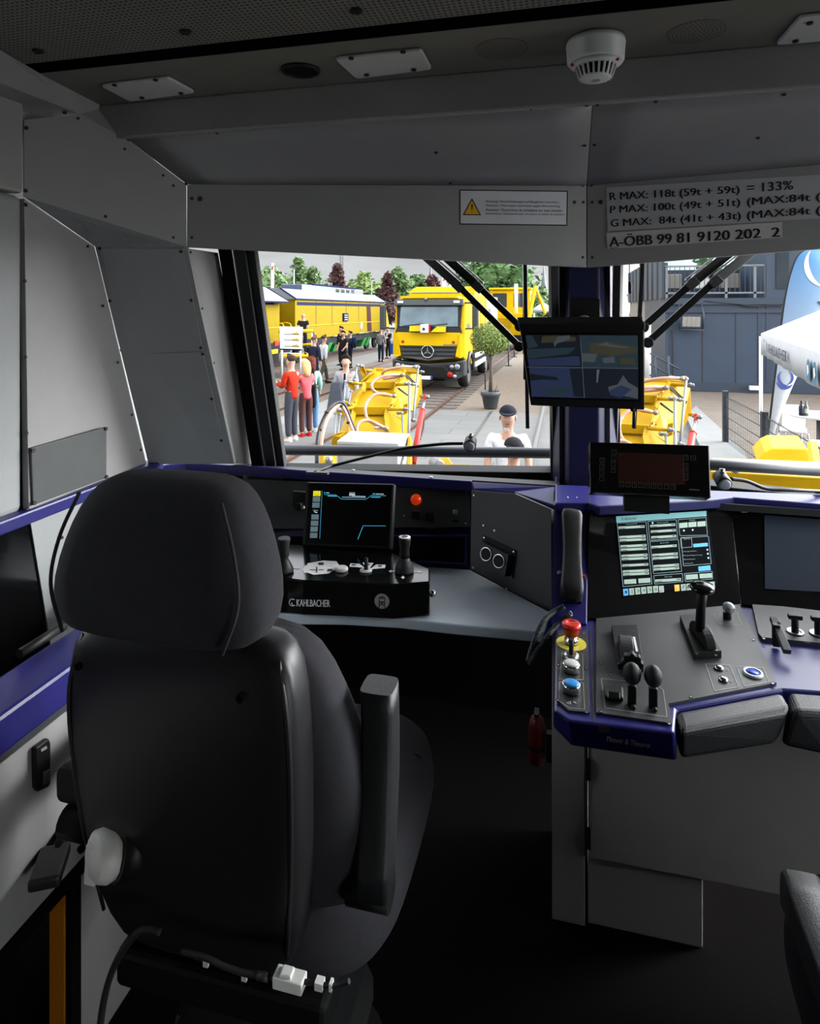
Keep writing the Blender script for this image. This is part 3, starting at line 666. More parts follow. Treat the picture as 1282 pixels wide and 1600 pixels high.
# main plate
b = plate('main_plate', [(932, 960), (1153, 940), (1214, 1070), (1045, 1103), (1050, 1134), (932, 1117)], .005, dgrey2, [(1212-4, 1068), (1046, 1131), (940, 1112), (939, 1036), (955, 1054), (1080, 1089), (1178, 1000)])
cap_outline(b, [(940, 1060), (985, 1065)], .0062); cap_outline(b, [(1028, 1069), (1037, 1078), (1043, 1120), (946, 1106), (940, 1060)], .0062)
cap_outline(b, [(1103, 1037), (1140, 1039), (1155, 1073), (1117, 1079), (1103, 1037)], .0062); cap_outline(b, [(1151, 1041), (1193, 1043), (1202, 1065), (1164, 1072), (1151, 1041)], .0062)
cap_outline(b, [(1122, 974), (1157, 977)], .0062); cap_outline(b, [(1116, 958), (1122, 974)], .0062); cap_outline(b, [(1152, 957), (1160, 977)], .0062)
for (x, y, s) in ((1136, 1046, 1), (1143, 1064, -1)): kline(b, [(x-2, y+2*s), (x, y-2*s), (x+3, y+2*s)], .0012, inkg, .0062)
kline(b, [(952, 1074), (962, 1075)], .0014, inkg, .0062); kline(b, [(1133, 972), (1147, 973)], .0012, inkg, .0062)
b.build('main_plate', co, .0015)
# lever housing with the notched wheel
pk = lambda x, y, z: PZ(x, y, kz+z)
b = MB(); pl_ = [(956, 986), (996, 985), (1006, 1050), (966, 1046)]; b.prism([K(x, y, .005) for x, y in pl_], (0, 0, .014), black)
for x, y in ((966, 1037), (990, 987)): b.disc(K(x, y, .019), (0, 0, 1), .003, ink, .001)
lh = b.build('wheel_lever', co, .004)
b = MB(); a_ = K(979, 1018, .019); R_ = .040
b.prism([a_+V((-.014, R_*math.cos(t)*1.05, R_*math.sin(t)*.75)) for t in [math.pi*k/14 for k in range(15)]], (.028, 0, 0), dgrey2); b.build('drum', lh, .002)
b = MB(); kline(b, [(991, 995), (996, 1018)], .005, inkw, .022); b.build('scale_strip', lh)
b = MB(); c = K(988, 1034, .03); pts = []
for k in range(48):
    t = 2*math.pi*k/48; r = .021+.0022*math.cos(8*t); pts.append(c+V((r*math.cos(t), -.012, r*math.sin(t))))
b.prism(pts, (0, .016, 0), black); b.build('notched_wheel', lh, .002)
# tall handle lever
b = MB(); b.prism([K(x, y, .005) for x, y in ((1063, 971), (1094, 969), (1128, 1028), (1086, 1031))], (0, 0, .016), black)
for x, y in ((1089, 1022), (1119, 1024)): b.disc(K(x, y, .021), (0, 0, 1), .003, ink, .001)
th = b.build('handle_lever', co, .004)
b = MB(); a_ = K(1098, 998, .021); ax = (K(1118, 1022)-K(1078, 972)).normalized(); sd = V((0, 0, 1)).cross(ax)
b.prism([a_+sd*-.011+ax*(.052*math.cos(t))+V((0, 0, .034*math.sin(t))) for t in [math.pi*k/14 for k in range(15)]], sd*.022, black); b.build('slot_cover', th, .002)
b = MB()
for (x0, y0, x1, y1, wd) in ((1101, 978, 1108, 992, .004), (1111, 1003, 1118, 1016, .009), (1106, 990, 1112, 1002, .002)): kline(b, [(x0, y0), (x1, y1)], wd, inkw, .0225)
b.build('scale_marks', th)
hb = K(1094, 985, .045); ht_ = PD(1098, 917, hb.dot(V((-ST, CT, 0))))
b = MB(); b.tube([hb, hb*.4+ht_*.6, ht_], [.011, .010, .012], black, 14); b.lathe([(.010, -.012), (.025, -.006), (.027, 0), (.024, .004), (.012, .006), (.002, .006)], ht_, (0, -.12, 1), blackg, 28); b.build('handle_knob', th)
# two ball-headed joysticks and the square key
for i, (x, y) in enumerate(((988, 1102), (1021, 1106))):
    c = K(x, y, .005); b = MB(); b.box(c+V((0, 0, .02)), (.016, .012, .04), black); b.ball(c+V((0, .0, .062)), (.0175, .0175, .021), rubber, 16); b.ball(c+V((.002, -.012, .004)), .005, black)
    b.build('ball_lever', co, .002)
b = MB(); b.prism([K(x, y, .005) for x, y in ((945, 1077), (974, 1080), (975, 1098), (946, 1095))], (0, 0, .01), black); sk = b.build('square_key', co, .003)
b = MB(); b.prism([K(x, y, .015) for x, y in ((950, 1082), (969, 1084), (970, 1094), (950, 1092))], (0, 0, .003), blackg); b.build('key_cap', sk, .001)
for x, y in ((1124, 1045), (1131, 1063)): MB().lathe([(.0095, 0), (.0095, .004), (.006, .0065), (.001, .007)], K(x, y, .005), (0, 0, 1), chrome, 18).build('chrome_button', co)
b = MB(); c = K(1177, 1053, .005); b.lathe([(.020, 0), (.019, .005), (.0145, .005), (.0145, .003)], c, (0, 0, 1), white, 28); bb_ = b.build('ring_button', co)
MB().lathe([(.0142, .001), (.0142, .004), (.001, .005)], c, (0, 0, 1), bluebtn2, 28).build('button_cap', bb_)['label'] = 'deep blue cap in a white ring'
b = MB(); c = K(1137, 966, .005); b.lathe([(.010, 0), (.010, .016)], c, (0, 0, 1), black, 16); b.lathe([(.004, .016), (.014, .022), (.015, .034), (.008, .040), (.002, .041)], c, V((.1, -.1, 1)), mat('clear_grey_plastic', (150, 156, 158), .15), 8); b.build('key_knob', co, .001)
# right-hand lever plate
b = plate('rear_plate', [(1176, 950), (1290, 958), (1290, 1012), (1191, 1002), (1186, 996)], .010, dgrey2, [(1194, 998)]); b.build('lever_plate', co, .0015)
b = MB(); b.bar(K(1209, 966, .055), K(1231, 1019, .022), .016, .012, dgrey, (0, 0, 1)); b.box(K(1213, 992, .03), (.014, .014, .05), black); b.disc(K(1218, 974, .058), (0, -.5, 1), .004, ink); b.build('flat_lever', co, .001)
for x, y in ((1243, 988), (1279, 991)):
    c = K(x, y, .010); b = MB(); b.lathe([(.019, 0), (.019, .004), (.013, .004), (.012, .001)], c, (0, 0, 1), steel, 24); b.cyl(c, c+V((0, 0, .034)), .008, black); b.box(c+V((0, 0, .037)), (.03, .012, .010), black); b.build('tee_knob', co, .001)
kk = MB(); kline(kk, [(1259, 990), (1266, 994)], .001, inkg, .0115); kk.build('legend_mark', co); kk = MB(); kline(kk, [(1258, 1003), (1268, 1005)], .001, inkg, .0115); kk.build('legend_mark', co)
# padded wrist rests
def pad(tl, tr, br, bl, fb, ft):
    b = MB(); T = [PZ(x, y, kz+.006) for x, y in (tl, tr)]+[PZ(x, y, kz+.002) for x, y in (br, bl)]
    B = [T[0]+V((0, 0, -.064)), T[1]+V((0, 0, -.064)), PZ(*ft, .782), PZ(*fb, .782)]
    b.add(T+B, [(0, 1, 2, 3), (4, 7, 6, 5), (0, 3, 7, 4), (1, 5, 6, 2), (0, 4, 5, 1), (3, 2, 6, 7)], leather); b.build('wrist_rest', co, .012, seg=4)
pad((1056, 1110), (1222, 1079), (1240, 1108), (1064, 1141), (1064, 1190), (1211, 1166)); pad((1230, 1079), (1300, 1084), (1300, 1116), (1244, 1112), (1217, 1167), (1300, 1184))
b = MB(); fq = Quad(K(930, 1131), K(1056, 1145), PZ(1060, 1194, .778), PZ(930, 1172, .778)); hF = lambda x, y: hit(x, y, fq.c[0], fq.n)
Quad(hF(949, 1147), hF(1017, 1158), hF(1016, 1166), hF(948, 1155)).text(b, 'Plasser & Theurer', 0, 0, 1, 1, mat('front_lettering', (206, 190, 186), .5), .004, .012)
b.build('lettering', co)
b = MB(); lq2 = Quad(hF(936, 1130), hF(952, 1132), hF(952, 1142), hF(936, 1140)); lq2.rect(b, 0, 0, 1, 1, mat('brown_tag', (120, 100, 92), .6), .004); lq2.text(b, '+H01', .12, .2, .9, .8, ink, .0046); b.build('identification_tag', co)

# blue ledge on top and the inclined screen face
b = MB(); lg = [PZ(x, y, ZT+.002) for x, y in ((868, 786), (921, 786), (936, 791), (1112, 781), (1146, 777), (1290, 788))]
b.prism([PZ(868, 757, ZT+.002)]+lg+[PZ(1290, 773, ZT+.002), PZ(1112, 766, ZT+.002)], (0, 0, -.028), blue)
b.build('blue_ledge', co, .004)
b = MB()
for x in (921,): b.quad(PZ(x-.6, 786, ZT+.003), PZ(x+.6, 786, ZT+.003), PZ(x+.6, 762, ZT+.003), PZ(x-.6, 762, ZT+.003), ink)
for x, y in ((887, 776), (901, 776)): b.quad(PZ(x, y, ZT+.003), PZ(x+2, y+1, ZT+.003), PZ(x+2, y+2, ZT+.003), PZ(x, y+1, ZT+.003), inkw)
b.build('ledge_seam', co)
s0, s1, s2, s3 = PZ(922, 797, 1.035), PZ(1142, 783, 1.035), PZ(1160, 945, .845), PZ(915, 968, .845)
fq1 = Quad(s0, s1, s2, s3); hP = lambda x, y, off=0: hit(x, y, (s0+s2)/2+fq1.n*off, fq1.n)
b = MB(); b.prism(fq1.c, -fq1.n*.02, blackg); b.build('screen_panel', co, .002)
t1, t2, t3 = PZ(1290, 792, 1.035), PZ(1290, 960, .845), s2
fq2 = Quad(s1, t1, t2, t3); b = MB(); b.prism(fq2.c, -fq2.n*.02, blackg); b.build('screen_panel', co, .002)
hP2 = lambda x, y, off=0: hit(x, y, (s1+t2)/2+fq2.n*off, fq2.n)
b = MB(); b.add([hP2(x, y, .002) for x, y in ((1195, 805), (1290, 812), (1290, 925), (1196, 920))], [(0, 1, 2, 3)], scr_off); b.build('dark_display', co)
b = MB(); b.add([hP2(x, y, .004) for x, y in ((1159, 792), (1169, 792), (1169, 801), (1159, 801))], [(0, 1, 2, 3)], inkg); b.build('white_sticker', co)
l0, l1 = PZ(868, 789, 1.035), PZ(920, 790, 1.035); l2, l3 = PZ(918, 975, .845), PZ(866, 975, .845)
lc = Quad(l0, l1, l2, l3); b = MB(); b.prism(lc.c, -lc.n*.02, blue); b.build('handset_column', co, .003)
b = MB(); b.prism([lc.at(0, 0), lc.at(0, 1), V((l3.x, 2.2, .845)), V((l0.x, 2.3, 1.035))], (-.006, 0, 0), blue); b.build('column_side', co)
# touch screen content
e_t = em('touch_title', (110, 165, 170), .35); e_pan = em('touch_panel', (150, 172, 160), .38); e_d = mat('touch_dark', (8, 12, 16), .9, emit=.2, spec=.05); e_line = em('touch_line', (120, 145, 150), .32)
e_blue = em('touch_blue', (60, 160, 235), .6); e_or = em('touch_orange', (235, 170, 20), .6); e_dot = em('touch_dot', (170, 225, 245), .6); e_ink = mat('touch_ink', (10, 16, 18), .5)
Tq = Quad(hP(963, 807), hP(1105, 798), hP(1121, 912), hP(975, 933))
b = MB(); Tq.rect(b, -.005, -.005, 1.01, 1.0, e_d, .0012)
# zoom-crop coordinates (6.41 px per photo px, origin 940,780) mapped onto the face
z_ = lambda x, y, off=.002: hP(940+x/6.41, 780+y/6.41, off)
def zq(pts, m_, off=.002): b.add([z_(x, y, off) for x, y in pts], [tuple(range(len(pts)))], m_)
def zl(pts, wd, m_, off=.0022):
    for A, B in zip(pts[:-1], pts[1:]):
        A, B = z_(*A, off), z_(*B, off); t = (B-A).normalized().cross(fq1.n)*wd/2; b.quad(A-t, B-t, B+t, A+t, m_)
zq([(148, 172), (1052, 117), (1056, 170), (152, 236)], e_t)
Quad(z_(205, 187), z_(352, 180), z_(353, 203), z_(206, 213)).text(b, 'E-Antrieb', 0, 0, 1, 1, e_ink, .001)
def bars(x0, x1, ys, sl, hgt=24):
    for yy, dx in ys:
        zq([(x0+dx, yy), (x1+dx, yy-sl), (x1+dx+2, yy-sl+hgt), (x0+dx+2, yy+hgt)], e_pan)
        zq([(x0+dx+10, yy+hgt*.55), (x0+dx+70, yy+hgt*.5), (x0+dx+70, yy+hgt*.72), (x0+dx+10, yy+hgt*.78)], e_ink, .0026)
        zq([(x1+dx-40, yy-sl+hgt*.3), (x1+dx-6, yy-sl+hgt*.28), (x1+dx-6, yy-sl+hgt*.6), (x1+dx-40, yy-sl+hgt*.62)], e_ink, .0026)
def frame_(pts): zl(pts+[pts[0]], .0014, e_line)
frame_([(160, 240), (448, 225), (508, 848), (218, 876)]); frame_([(468, 222), (752, 205), (765, 392), (486, 413)]); frame_([(488, 425), (772, 405), (806, 722), (524, 746)]); frame_([(526, 766), (814, 744), (818, 826), (536, 850)])
frame_([(770, 205), (1050, 183), (1064, 360), (788, 366)]); frame_([(795, 390), (905, 382), (910, 478), (802, 488)]); frame_([(800, 385), (1075, 372), (1102, 645), (824, 668)]); frame_([(834, 745), (1112, 722), (1116, 798), (842, 824)])
bars(172, 432, ((275, 0), (370, 10), (402, 13), (462, 20), (496, 23), (558, 30), (590, 32), (654, 38), (714, 44), (744, 46)), 14)
bars(490, 740, ((258, 0), (314, 6), (372, 10)), 16); bars(502, 755, ((470, 0), (550, 10), (584, 13), (662, 22), (694, 25)), 18); bars(540, 798, ((805, 0),), 16, 28)
for (x0, y0, x1, y1) in ((228, 806, 348, 852), (370, 796, 490, 842), (782, 240, 864, 290), (872, 232, 952, 282), (962, 226, 1044, 276), (846, 758, 966, 806), (984, 748, 1108, 794)): zq([(x0, y0), (x1, y0-8), (x1+4, y1-8), (x0+4, y1)], e_pan)
zq([(972, 675), (1092, 662), (1097, 710), (976, 722)], e_blue); zq([(920, 448), (1066, 436), (1070, 470), (924, 482)], e_blue)
for (x, y) in ((515, 238), (828, 314), (916, 308), (1064, 506), (1068, 546), (1074, 588)): zq([(x+9*math.cos(t), y+9*math.sin(t)) for t in [k*.785 for k in range(8)]], e_dot)
for (x0, y, x1, t) in ((245, 262, 355, 'Leistung [kW]'), (555, 246, 668, 'Spannung [V]'), (590, 450, 672, 'Strom [A]'), (632, 790, 706, 'Akku [%]'), (882, 222, 938, 'Modus'), (826, 408, 892, 'Betrieb'), (816, 534, 954, 'Leistungsreduktion'), (820, 574, 1008, 'Rampenbegrenzung'), (826, 614, 944, 'Bremschopper'), (830, 656, 918, 'Kühlung Ein')):
    Quad(z_(x0, y-14), z_(x1, y-20), z_(x1, y-6), z_(x0, y)).text(b, t, 0, 0, 1, 1, e_line, .001)
for i, t in enumerate('123456'):
    x = 218+60*i; y = 900-6*i; zq([(x, y), (x+50, y-4), (x+54, y+62), (x+6, y+68)], e_blue if i == 0 else e_pan); Quad(z_(x+18, y+18), z_(x+38, y+16), z_(x+42, y+46), z_(x+22, y+48)).text(b, t, 0, 0, 1, 1, e_ink, .001)
for i in range(7):
    x = (576, 732, 796, 852, 912, 1030, 1086)[i]; y = (870, 858, 853, 848, 842, 832, 828)[i]; zq([(x, y), (x+50, y-4), (x+54, y+60), (x+6, y+66)], e_or if i == 1 else e_pan)
Quad(z_(752, 868), z_(764, 867), z_(772, 912), z_(758, 913)).text(b, '!', 0, 0, 1, 1, inkw, .001); Quad(z_(812, 866), z_(830, 864), z_(834, 900), z_(816, 902)).text(b, '?', 0, 0, 1, 1, e_ink, .001)
zq([(862, 872), (878, 850), (896, 868), (894, 892), (884, 892), (882, 880), (876, 880), (876, 894), (866, 894)], e_ink, .0026); zq([(1102, 842), (1124, 856), (1108, 876)], e_ink, .0026); zq([(1052, 846), (1056, 876), (1040, 862)], e_ink, .0026); zq([(590, 918), (612, 914), (612, 920), (592, 924)], red, .0026)
b.build('touch_display', co)

# ================================================================ CONSOLE CABINET
cy = 1.74; cabm = mat('cabinet_grey_laminate', (190, 184, 182), .5, var=.03, bump=.06, bsc=900)
kc = thing('console_cabinet', 'plain light grey cabinet standing under the control console', 'cabinet', (.3, cy, 0))
x0, x1, x2 = P(863, 1300, cy).x, P(917, 1300, cy).x, P(1100, 1480, cy).x
b = MB(); b.bb((x0, cy, .002), (x1-.004, cy+.3, .776), cabm); b.build('side_door', kc, .002)
b = MB(); b.bb((x1+.004, cy, .185), (1.1, cy+.02, .776), cabm); b.build('front_panel', kc, .002)
b = MB(); b.bb((x1+.004, cy+.012, .002), (x2, cy+.30, .182), cabm); b.build('plinth_panel', kc, .002)
b = MB(); b.bb((x1-.006, cy-.006, .19), (x1+.003, cy+.01, .77), steel)
b.build('edge_profile', kc, .001)
for y in (1202, 1310): 
    c = P(920, y, cy-.008); MB().box(c, (.011, .008, .055), ink).build('hinge', kc, .001)

# ================================================================ HANDSET WITH CORD
hs = thing('phone_handset', 'long black handset clipped to the blue column beside the touch screen', 'telephone', tuple(lc.at(.5, .6)))
hl_ = lambda x, y, off: hit(x, y, (l0+l2)/2+lc.n*off, lc.n)
b = MB(); b.prism([hl_(x, y, .012) for x, y in ((882, 800), (910, 800), (910, 940), (882, 940))], -lc.n*.012, black); b.build('cradle', hs, .003)
A0, A1 = hl_(894, 797, .03), hl_(894, 938, .03); dv = (A1-A0).normalized(); sv = dv.cross(lc.n)
rings = []
for k in range(25):
    t = k/24; c = A0.lerp(A1, t); hw = .030-.006*math.sin(math.pi*t)**2; th_ = .018-.006*math.sin(math.pi*t)**2+.002
    ed = min(1, math.sqrt(max(0, 1-((abs(t-.5)-.42)/.08)**2))) if abs(t-.5) > .42 else 1
    hw *= max(.3, ed); th_ *= max(.3, ed)
    rings.append([c+sv*hw*math.copysign(abs(math.cos(a))**.45, math.cos(a))+lc.n*th_*math.copysign(abs(math.sin(a))**.45, math.sin(a)) for a in [2*math.pi*i/20 for i in range(20)]])
MB().loft(rings, black).build('receiver', hs)
b = MB(); b.disc(hl_(874, 896, .032), lc.n, .005, chrome, .006); b.build('hook_pin', hs); b = MB(); b.disc(hl_(913, 902, .02), lc.n, .004, red, .008); b.build('call_lamp', hs)
def coil(pts, R, r, turns, m_, name, par):
    sp_ = spline(pts, 12); Ls = [0]
    for a, c in zip(sp_[:-1], sp_[1:]): Ls.append(Ls[-1]+(c-a).length)
    out = []; n = turns*9; j = 0; x = (sp_[1]-sp_[0]).orthogonal().normalized()
    for i in range(n+1):
        d = Ls[-1]*i/n
        while j < len(Ls)-2 and Ls[j+1] < d: j += 1
        f_ = (d-Ls[j])/max(1e-9, Ls[j+1]-Ls[j]); c = sp_[j].lerp(sp_[j+1], f_); t = (sp_[j+1]-sp_[j]).normalized()
        x = (x-t*x.dot(t)).normalized(); y = t.cross(x); a = 2*math.pi*i/9
        out.append(c+(x*math.cos(a)+y*math.sin(a))*R)
    return MB().tube(out, r, m_, 5).build(name, par)
coil([hl_(882, 948, .02), PD(866, 956, 1.60), PD(850, 971, 1.56), PD(836, 1000, 1.55), PD(826, 1033, 1.56)], .0052, .0021, 46, cordm, 'coiled_cord', hs)
coil([hl_(893, 958, .02), PD(876, 972, 1.59), PD(860, 990, 1.55), PD(842, 1014, 1.54), PD(828, 1036, 1.56)], .0052, .0021, 42, cordm, 'coiled_cord', hs)

# ================================================================ SMALL RED CANISTER on the cabinet side
fx = thing('fire_extinguisher', 'small dark red extinguisher bottle hung in the shadow on the cabinet side', 'extinguisher', (-.085, 1.86, .33))
c = V((-.083, 1.86, .33)); MB().lathe([(.020, 0), (.023, .006), (.023, .105), (.018, .125), (.009, .132)], c, (0, 0, 1), redd, 24).build('cylinder', fx)
b = MB(); b.cyl(c+V((0, 0, .132)), c+V((0, 0, .144)), .008, black); b.bar(c+V((0, .01, .146)), c+V((0, -.03, .15)), .012, .005, black); b.build('valve', fx)
b = MB(); b.lathe([(.0235, .04), (.0235, .052)], c, (0, 0, 1), black, 24, False); b.bb((-.056, 1.85, .34), (x0-.0005, 1.87, .42), black); b.build('wall_bracket', fx)
# ================================================================ OVERHEAD ITEMS
zc_ = 2.235
def cover(label, px, screws):
    o = thing('ceiling_light', label, 'light', tuple(sum([PZ(x, y, zc_) for x, y in px], V())/len(px)), 'ceiling light covers')
    pts = [PZ(x, y, zc_-.0005) for x, y in px]; MB().prism(pts, (0, 0, -.009), offwhite).build('cover_plate', o, .004)
    b = MB()
    for x, y in screws: b.lathe([(.0065, 0), (.0065, .004), (.004, .005)], PZ(x, y, zc_-.0095), (0, 0, -1), ink, 12)
    for x, y in screws: b_ = MB(); b_.lathe([(.0065, 0), (.0065, .004), (.004, .005)], PZ(x, y, zc_-.0095), (0, 0, -1), ink, 12); b_.build('screw', o)
    return o
def rnd(px, k=.12):
    out = []; n = len(px)
    for i in range(n):
        a, b, c = px[i-1], px[i], px[(i+1) % n]
        for t, q in ((k, a), (0, None), (k, c)):
            out.append((b[0]+(q[0]-b[0])*t, b[1]+(q[1]-b[1])*t) if q else ((b[0]*2+b[0]*0+a[0]*k*.5+c[0]*k*.5-b[0]*k)/2 if False else (b[0]*(1-.3*k)+(a[0]+c[0])*.15*k), b[1]*(1-.3*k)+(a[1]+c[1])*.15*k))
    return out
cover('white rectangular light cover screwed to the dark ceiling near the cove corner', rnd([(156, 130), (263, 117), (306, 141), (203, 155)]), [(179, 132), (243, 124), (222, 152), (283, 145)])
cover('white rectangular light cover on the ceiling between two round grilles', rnd([(522, 87), (659, 73), (676, 104), (557, 119)]), [(549, 90), (630, 80), (573, 116), (647, 108)])
cover('white light cover cut off by the frame edge beyond the smoke detector', rnd([(1211, 66), (1250, 21), (1340, 14), (1370, 52)]), [(1266, 35), (1244, 63), (1350, 20), (1340, 54)])
# round grilles
sg = thing('round_grille', 'dark rimmed round ventilation grille beside two white light covers', 'grille', tuple(PZ(470, 108, zc_)))
c = PZ(470, 109, zc_); b = MB(); b.lathe([(.050, 0), (.050, .005), (.044, .008), (.041, .004), (.041, .001)], c, (0, 0, -1), black, 36); b.build('rim', sg)
gm = MB()
for k in range(-6, 7):
    h = .041*math.sqrt(max(0, 1-(k/6.5)**2)); gm.bb(c+V((k*.0062-.0012, -h, -.004)), c+V((k*.0062+.0012, h, -.002)), black); gm.bb(c+V((-h, k*.0062-.0012, -.004)), c+V((h, k*.0062+.0012, -.002)), black)
gm.build('grid', sg)
for lab, x, y, r in (('ring of punched speaker holes in the ceiling between light cover and smoke detector', 785, 77, .062), ('ring of punched speaker holes in the ceiling beyond the smoke detector', 1089, 50, .062)):
    c = PZ(x, y, zc_-.0003); b = MB(); b.disc(c, (0, 0, -1), r, ceilm, .0012, 40)
    for k in range(1, 8):
        for i in range(6*k):
            a = 2*math.pi*i/(6*k); p = c+V((math.cos(a), math.sin(a), 0))*(r*.93*k/7); p.z -= .0014
            b.add([p+V((math.cos(t), math.sin(t), 0))*.0024 for t in [k2*math.pi/3 for k2 in range(6)]], [tuple(range(6))], ink)
    tag(b.build('speaker_grille'), lab, 'speaker', 'punched speaker grilles')
# smoke detector
sdz = PZ(931, 62, zc_); sd = thing('smoke_detector', 'white round smoke detector under the dark ceiling sheet', 'smoke detector', tuple(sdz))
MB().lathe([(.052, 0), (.064, .003), (.066, .014), (.0655, .0145), (.0655, .0165), (.065, .017), (.063, .050), (.059, .056)], sdz, (0, 0, -1), white, 40).build('housing', sd)
b = MB(); b.lathe([(.059, .056), (.048, .064), (.044, .064)], sdz, (0, 0, -1), white, 40)
b.lathe([(.041, .064), (.033, .086)], sdz, (0, 0, -1), matte, 32, False); b.lathe([(.036, .086), (.031, .091), (.012, .093), (.001, .093)], sdz, (0, 0, -1), white, 32)
for k in range(22):
    a = 2*math.pi*k/22; e_ = V((math.cos(a), math.sin(a), 0)); b.bar(sdz+e_*.045+V((0, 0, -.063)), sdz+e_*.036+V((0, 0, -.088)), .0045, .004, white, e_)
hd = b.build('vented_head', sd)
b = MB(); b.lathe([(.010, .0932), (.010, .0936)], sdz, (0, 0, -1), inkg, 16); b.build('centre_dot', hd)
for a in (-150, -25): 
    t = math.radians(a)-.15; MB().ball(sdz+V((.055*math.cos(t), .055*math.sin(t), -.060)), .004, red).build('indicator_lamp', sd)
# signs on the header
n0 = nL if nL.dot(EYEV-pC) > 0 else -nL
hh = lambda x, y: hit(x, y, pC+n0*.001, nL); ws = Quad(hh(718, 296), hh(888, 298), hh(887, 353), hh(718, 351))
o = thing('warning_sign', 'white warning sticker with yellow triangle and black border on the header panel', 'sign', tuple(ws.at(.5, .5)))
b = MB(); ws.rect(b, 0, 0, 1, 1, mat('sticker_brown_edge', (60, 40, 34), .6), 0); ws.rect(b, .012, .035, .988, .965, mat('sticker_white', (214, 212, 216), .5), .0006); b.build('sticker', o)
b = MB(); ws.poly(b, [(.115, .24), (.20, .73), (.03, .73)], ink, .001); ws.poly(b, [(.115, .31), (.185, .70), (.045, .70)], mat('sign_yellow', (226, 170, 30), .5), .0014)
ws.poly(b, [(.107, .42), (.123, .42), (.119, .58), (.111, .58)], ink, .0018); ws.circ(b, .115, .635, .0018, ink, .0018, 10); b.build('warning_triangle', o)
b = MB()
for i, (t, u1) in enumerate((('Achtung ! Einschränkungen auf Baugleisen beachten.', .92), ('Attention ! Movement restrictions apply when working.', .93), ('Attention ! Restrictions de circulation sur voies chantier', .95), ('Attenzione ! Limitazioni per circolare su binari di cantiere', .97))):
    v = .30+i*.115; ws.text(b, t, .24, v, u1, v+.075, ink, .0012, .006)
b.build('sign_text', o)
n1 = nR if nR.dot(EYEV-pC) > 0 else -nR
hr = lambda x, y: hit(x, y, pC+n1*.001, nR)
ps = Quad(hr(948, 293), hr(1300, 272), hr(1300, 340), hr(950, 361)); stm = mat('sticker_film', (182, 181, 182), .4, var=.02)
o = thing('brake_weight_sign', 'dark lettering with brake weights R P and G on the header panel', 'sign', tuple(ps.at(.2, .5)))
b = MB(); ps.rect(b, 0, 0, 1, 1, stm, 0); b.build('sticker', o)
b = MB()
def tx(t, a, b_, c, d, bold=.012): Quad(hr(*a), hr(*b_), hr(*c), hr(*d)).text(b, t, 0, 0, 1, 1, ink, .001, bold)
tx('R MAX: 118t (59t + 59t)', (953, 301), (1156, 290), (1156, 305), (954, 317)); tx('= 133%', (1168, 287), (1240, 282), (1240, 296), (1168, 301))
tx('P MAX: 100t (49t + 51t)', (954, 322), (1157, 310), (1157, 325), (954, 337)); tx('(MAX:84t (49t)', (1168, 309), (1326, 298), (1326, 313), (1168, 325))
tx('G MAX:  84t (41t + 43t)', (955, 343), (1158, 331), (1158, 346), (955, 358)); tx('(MAX:84t (43t)', (1168, 330), (1326, 319), (1326, 334), (1168, 346))
b.build('sign_text', o)
ps2 = Quad(hr(948, 364), hr(1223, 347), hr(1223, 371), hr(950, 389))
o = thing('vehicle_number_sign', 'pale strip with the vehicle number in dark letters above the right windscreen', 'sign', tuple(ps2.at(.5, .5)))
b = MB(); ps2.rect(b, 0, 0, 1, 1, mat('number_strip', (206, 200, 200), .4, var=.02), 0); b.build('sticker', o)
b = MB(); tx('A-ÖBB 99 81 9120 202  2', (953, 367), (1219, 351.5), (1219, 370), (953, 386), .014); b.quad(hr(953, 387.2), hr(967, 386.4), hr(967, 387.8), hr(953, 388.6), ink); b.build('sign_text', o)
# grey plate on the side panel
g = [PX(x, y, -1.440) for x, y in ((49, 700), (167, 667), (167, 747), (52, 790))]
o = thing('cover_plate', 'dark grey blank plate screwed to the light side wall panel', 'cover plate', tuple(sum(g, V())/4))
b = MB(); b.prism(g, (-.012, 0, 0), dgrey); b.build('plate', o, .003)
for x, y in ((51, 704), (165, 670), (166, 745), (53, 786)):
    b = MB(); b.disc(PX(x, y, -1.4395), (1, 0, 0), .006, ink, .004); b.build('screw', o)

# ================================================================ MONITORS ON THE PILLAR
mc = planar(P(812, 505, 1.60), P(1007, 504, 1.64), P(830, 634, 1.68), (1008, 641))
mq = Quad(*mc); mo = thing('camera_monitor', 'black hanging monitor showing four dim camera views in front of the pillar', 'monitor', tuple(mq.at(.5, 1)))
b = MB(); b.prism(mc, -mq.n*.045, black); b.prism([mq.at(-.01, -.01, .012), mq.at(1.0, -.01, .012), mq.at(1.0, .075, .008), mq.at(-.005, .075, .008)], -mq.n*.05, black); b.build('housing', mo, .003)
b = MB(); mq.rect(b, .045, .11, .965, .90, blackg, .0008); b.build('front_glass', mo)
v1, v2, v3, v4 = em('view_teal', (40, 56, 66), 0.46), em('view_dark', (20, 26, 36), 0.50), em('view_olive', (66, 64, 48), 0.42), em('view_grey', (82, 88, 94), 0.38)
v5, v6 = em('view_blue', (44, 54, 84), 0.46), em('view_line', (100, 112, 120), 0.34)
b = MB(); mh = lambda x, y, off: hit(780+x/3.663, 480+y/3.663, mq.c[0]+mq.n*off, mq.n)
def mz(pts, m_, off): b.add([mh(x, y, off) for x, y in pts], [tuple(range(len(pts)))], m_)
mz([(150, 158), (466, 160), (472, 345), (172, 340)], v2, .0014); mz([(470, 160), (795, 162), (797, 350), (476, 345)], v1, .0014)
mz([(172, 342), (478, 347), (488, 520), (188, 512)], v5, .0014); mz([(482, 348), (797, 352), (798, 528), (492, 520)], v2, .0014)
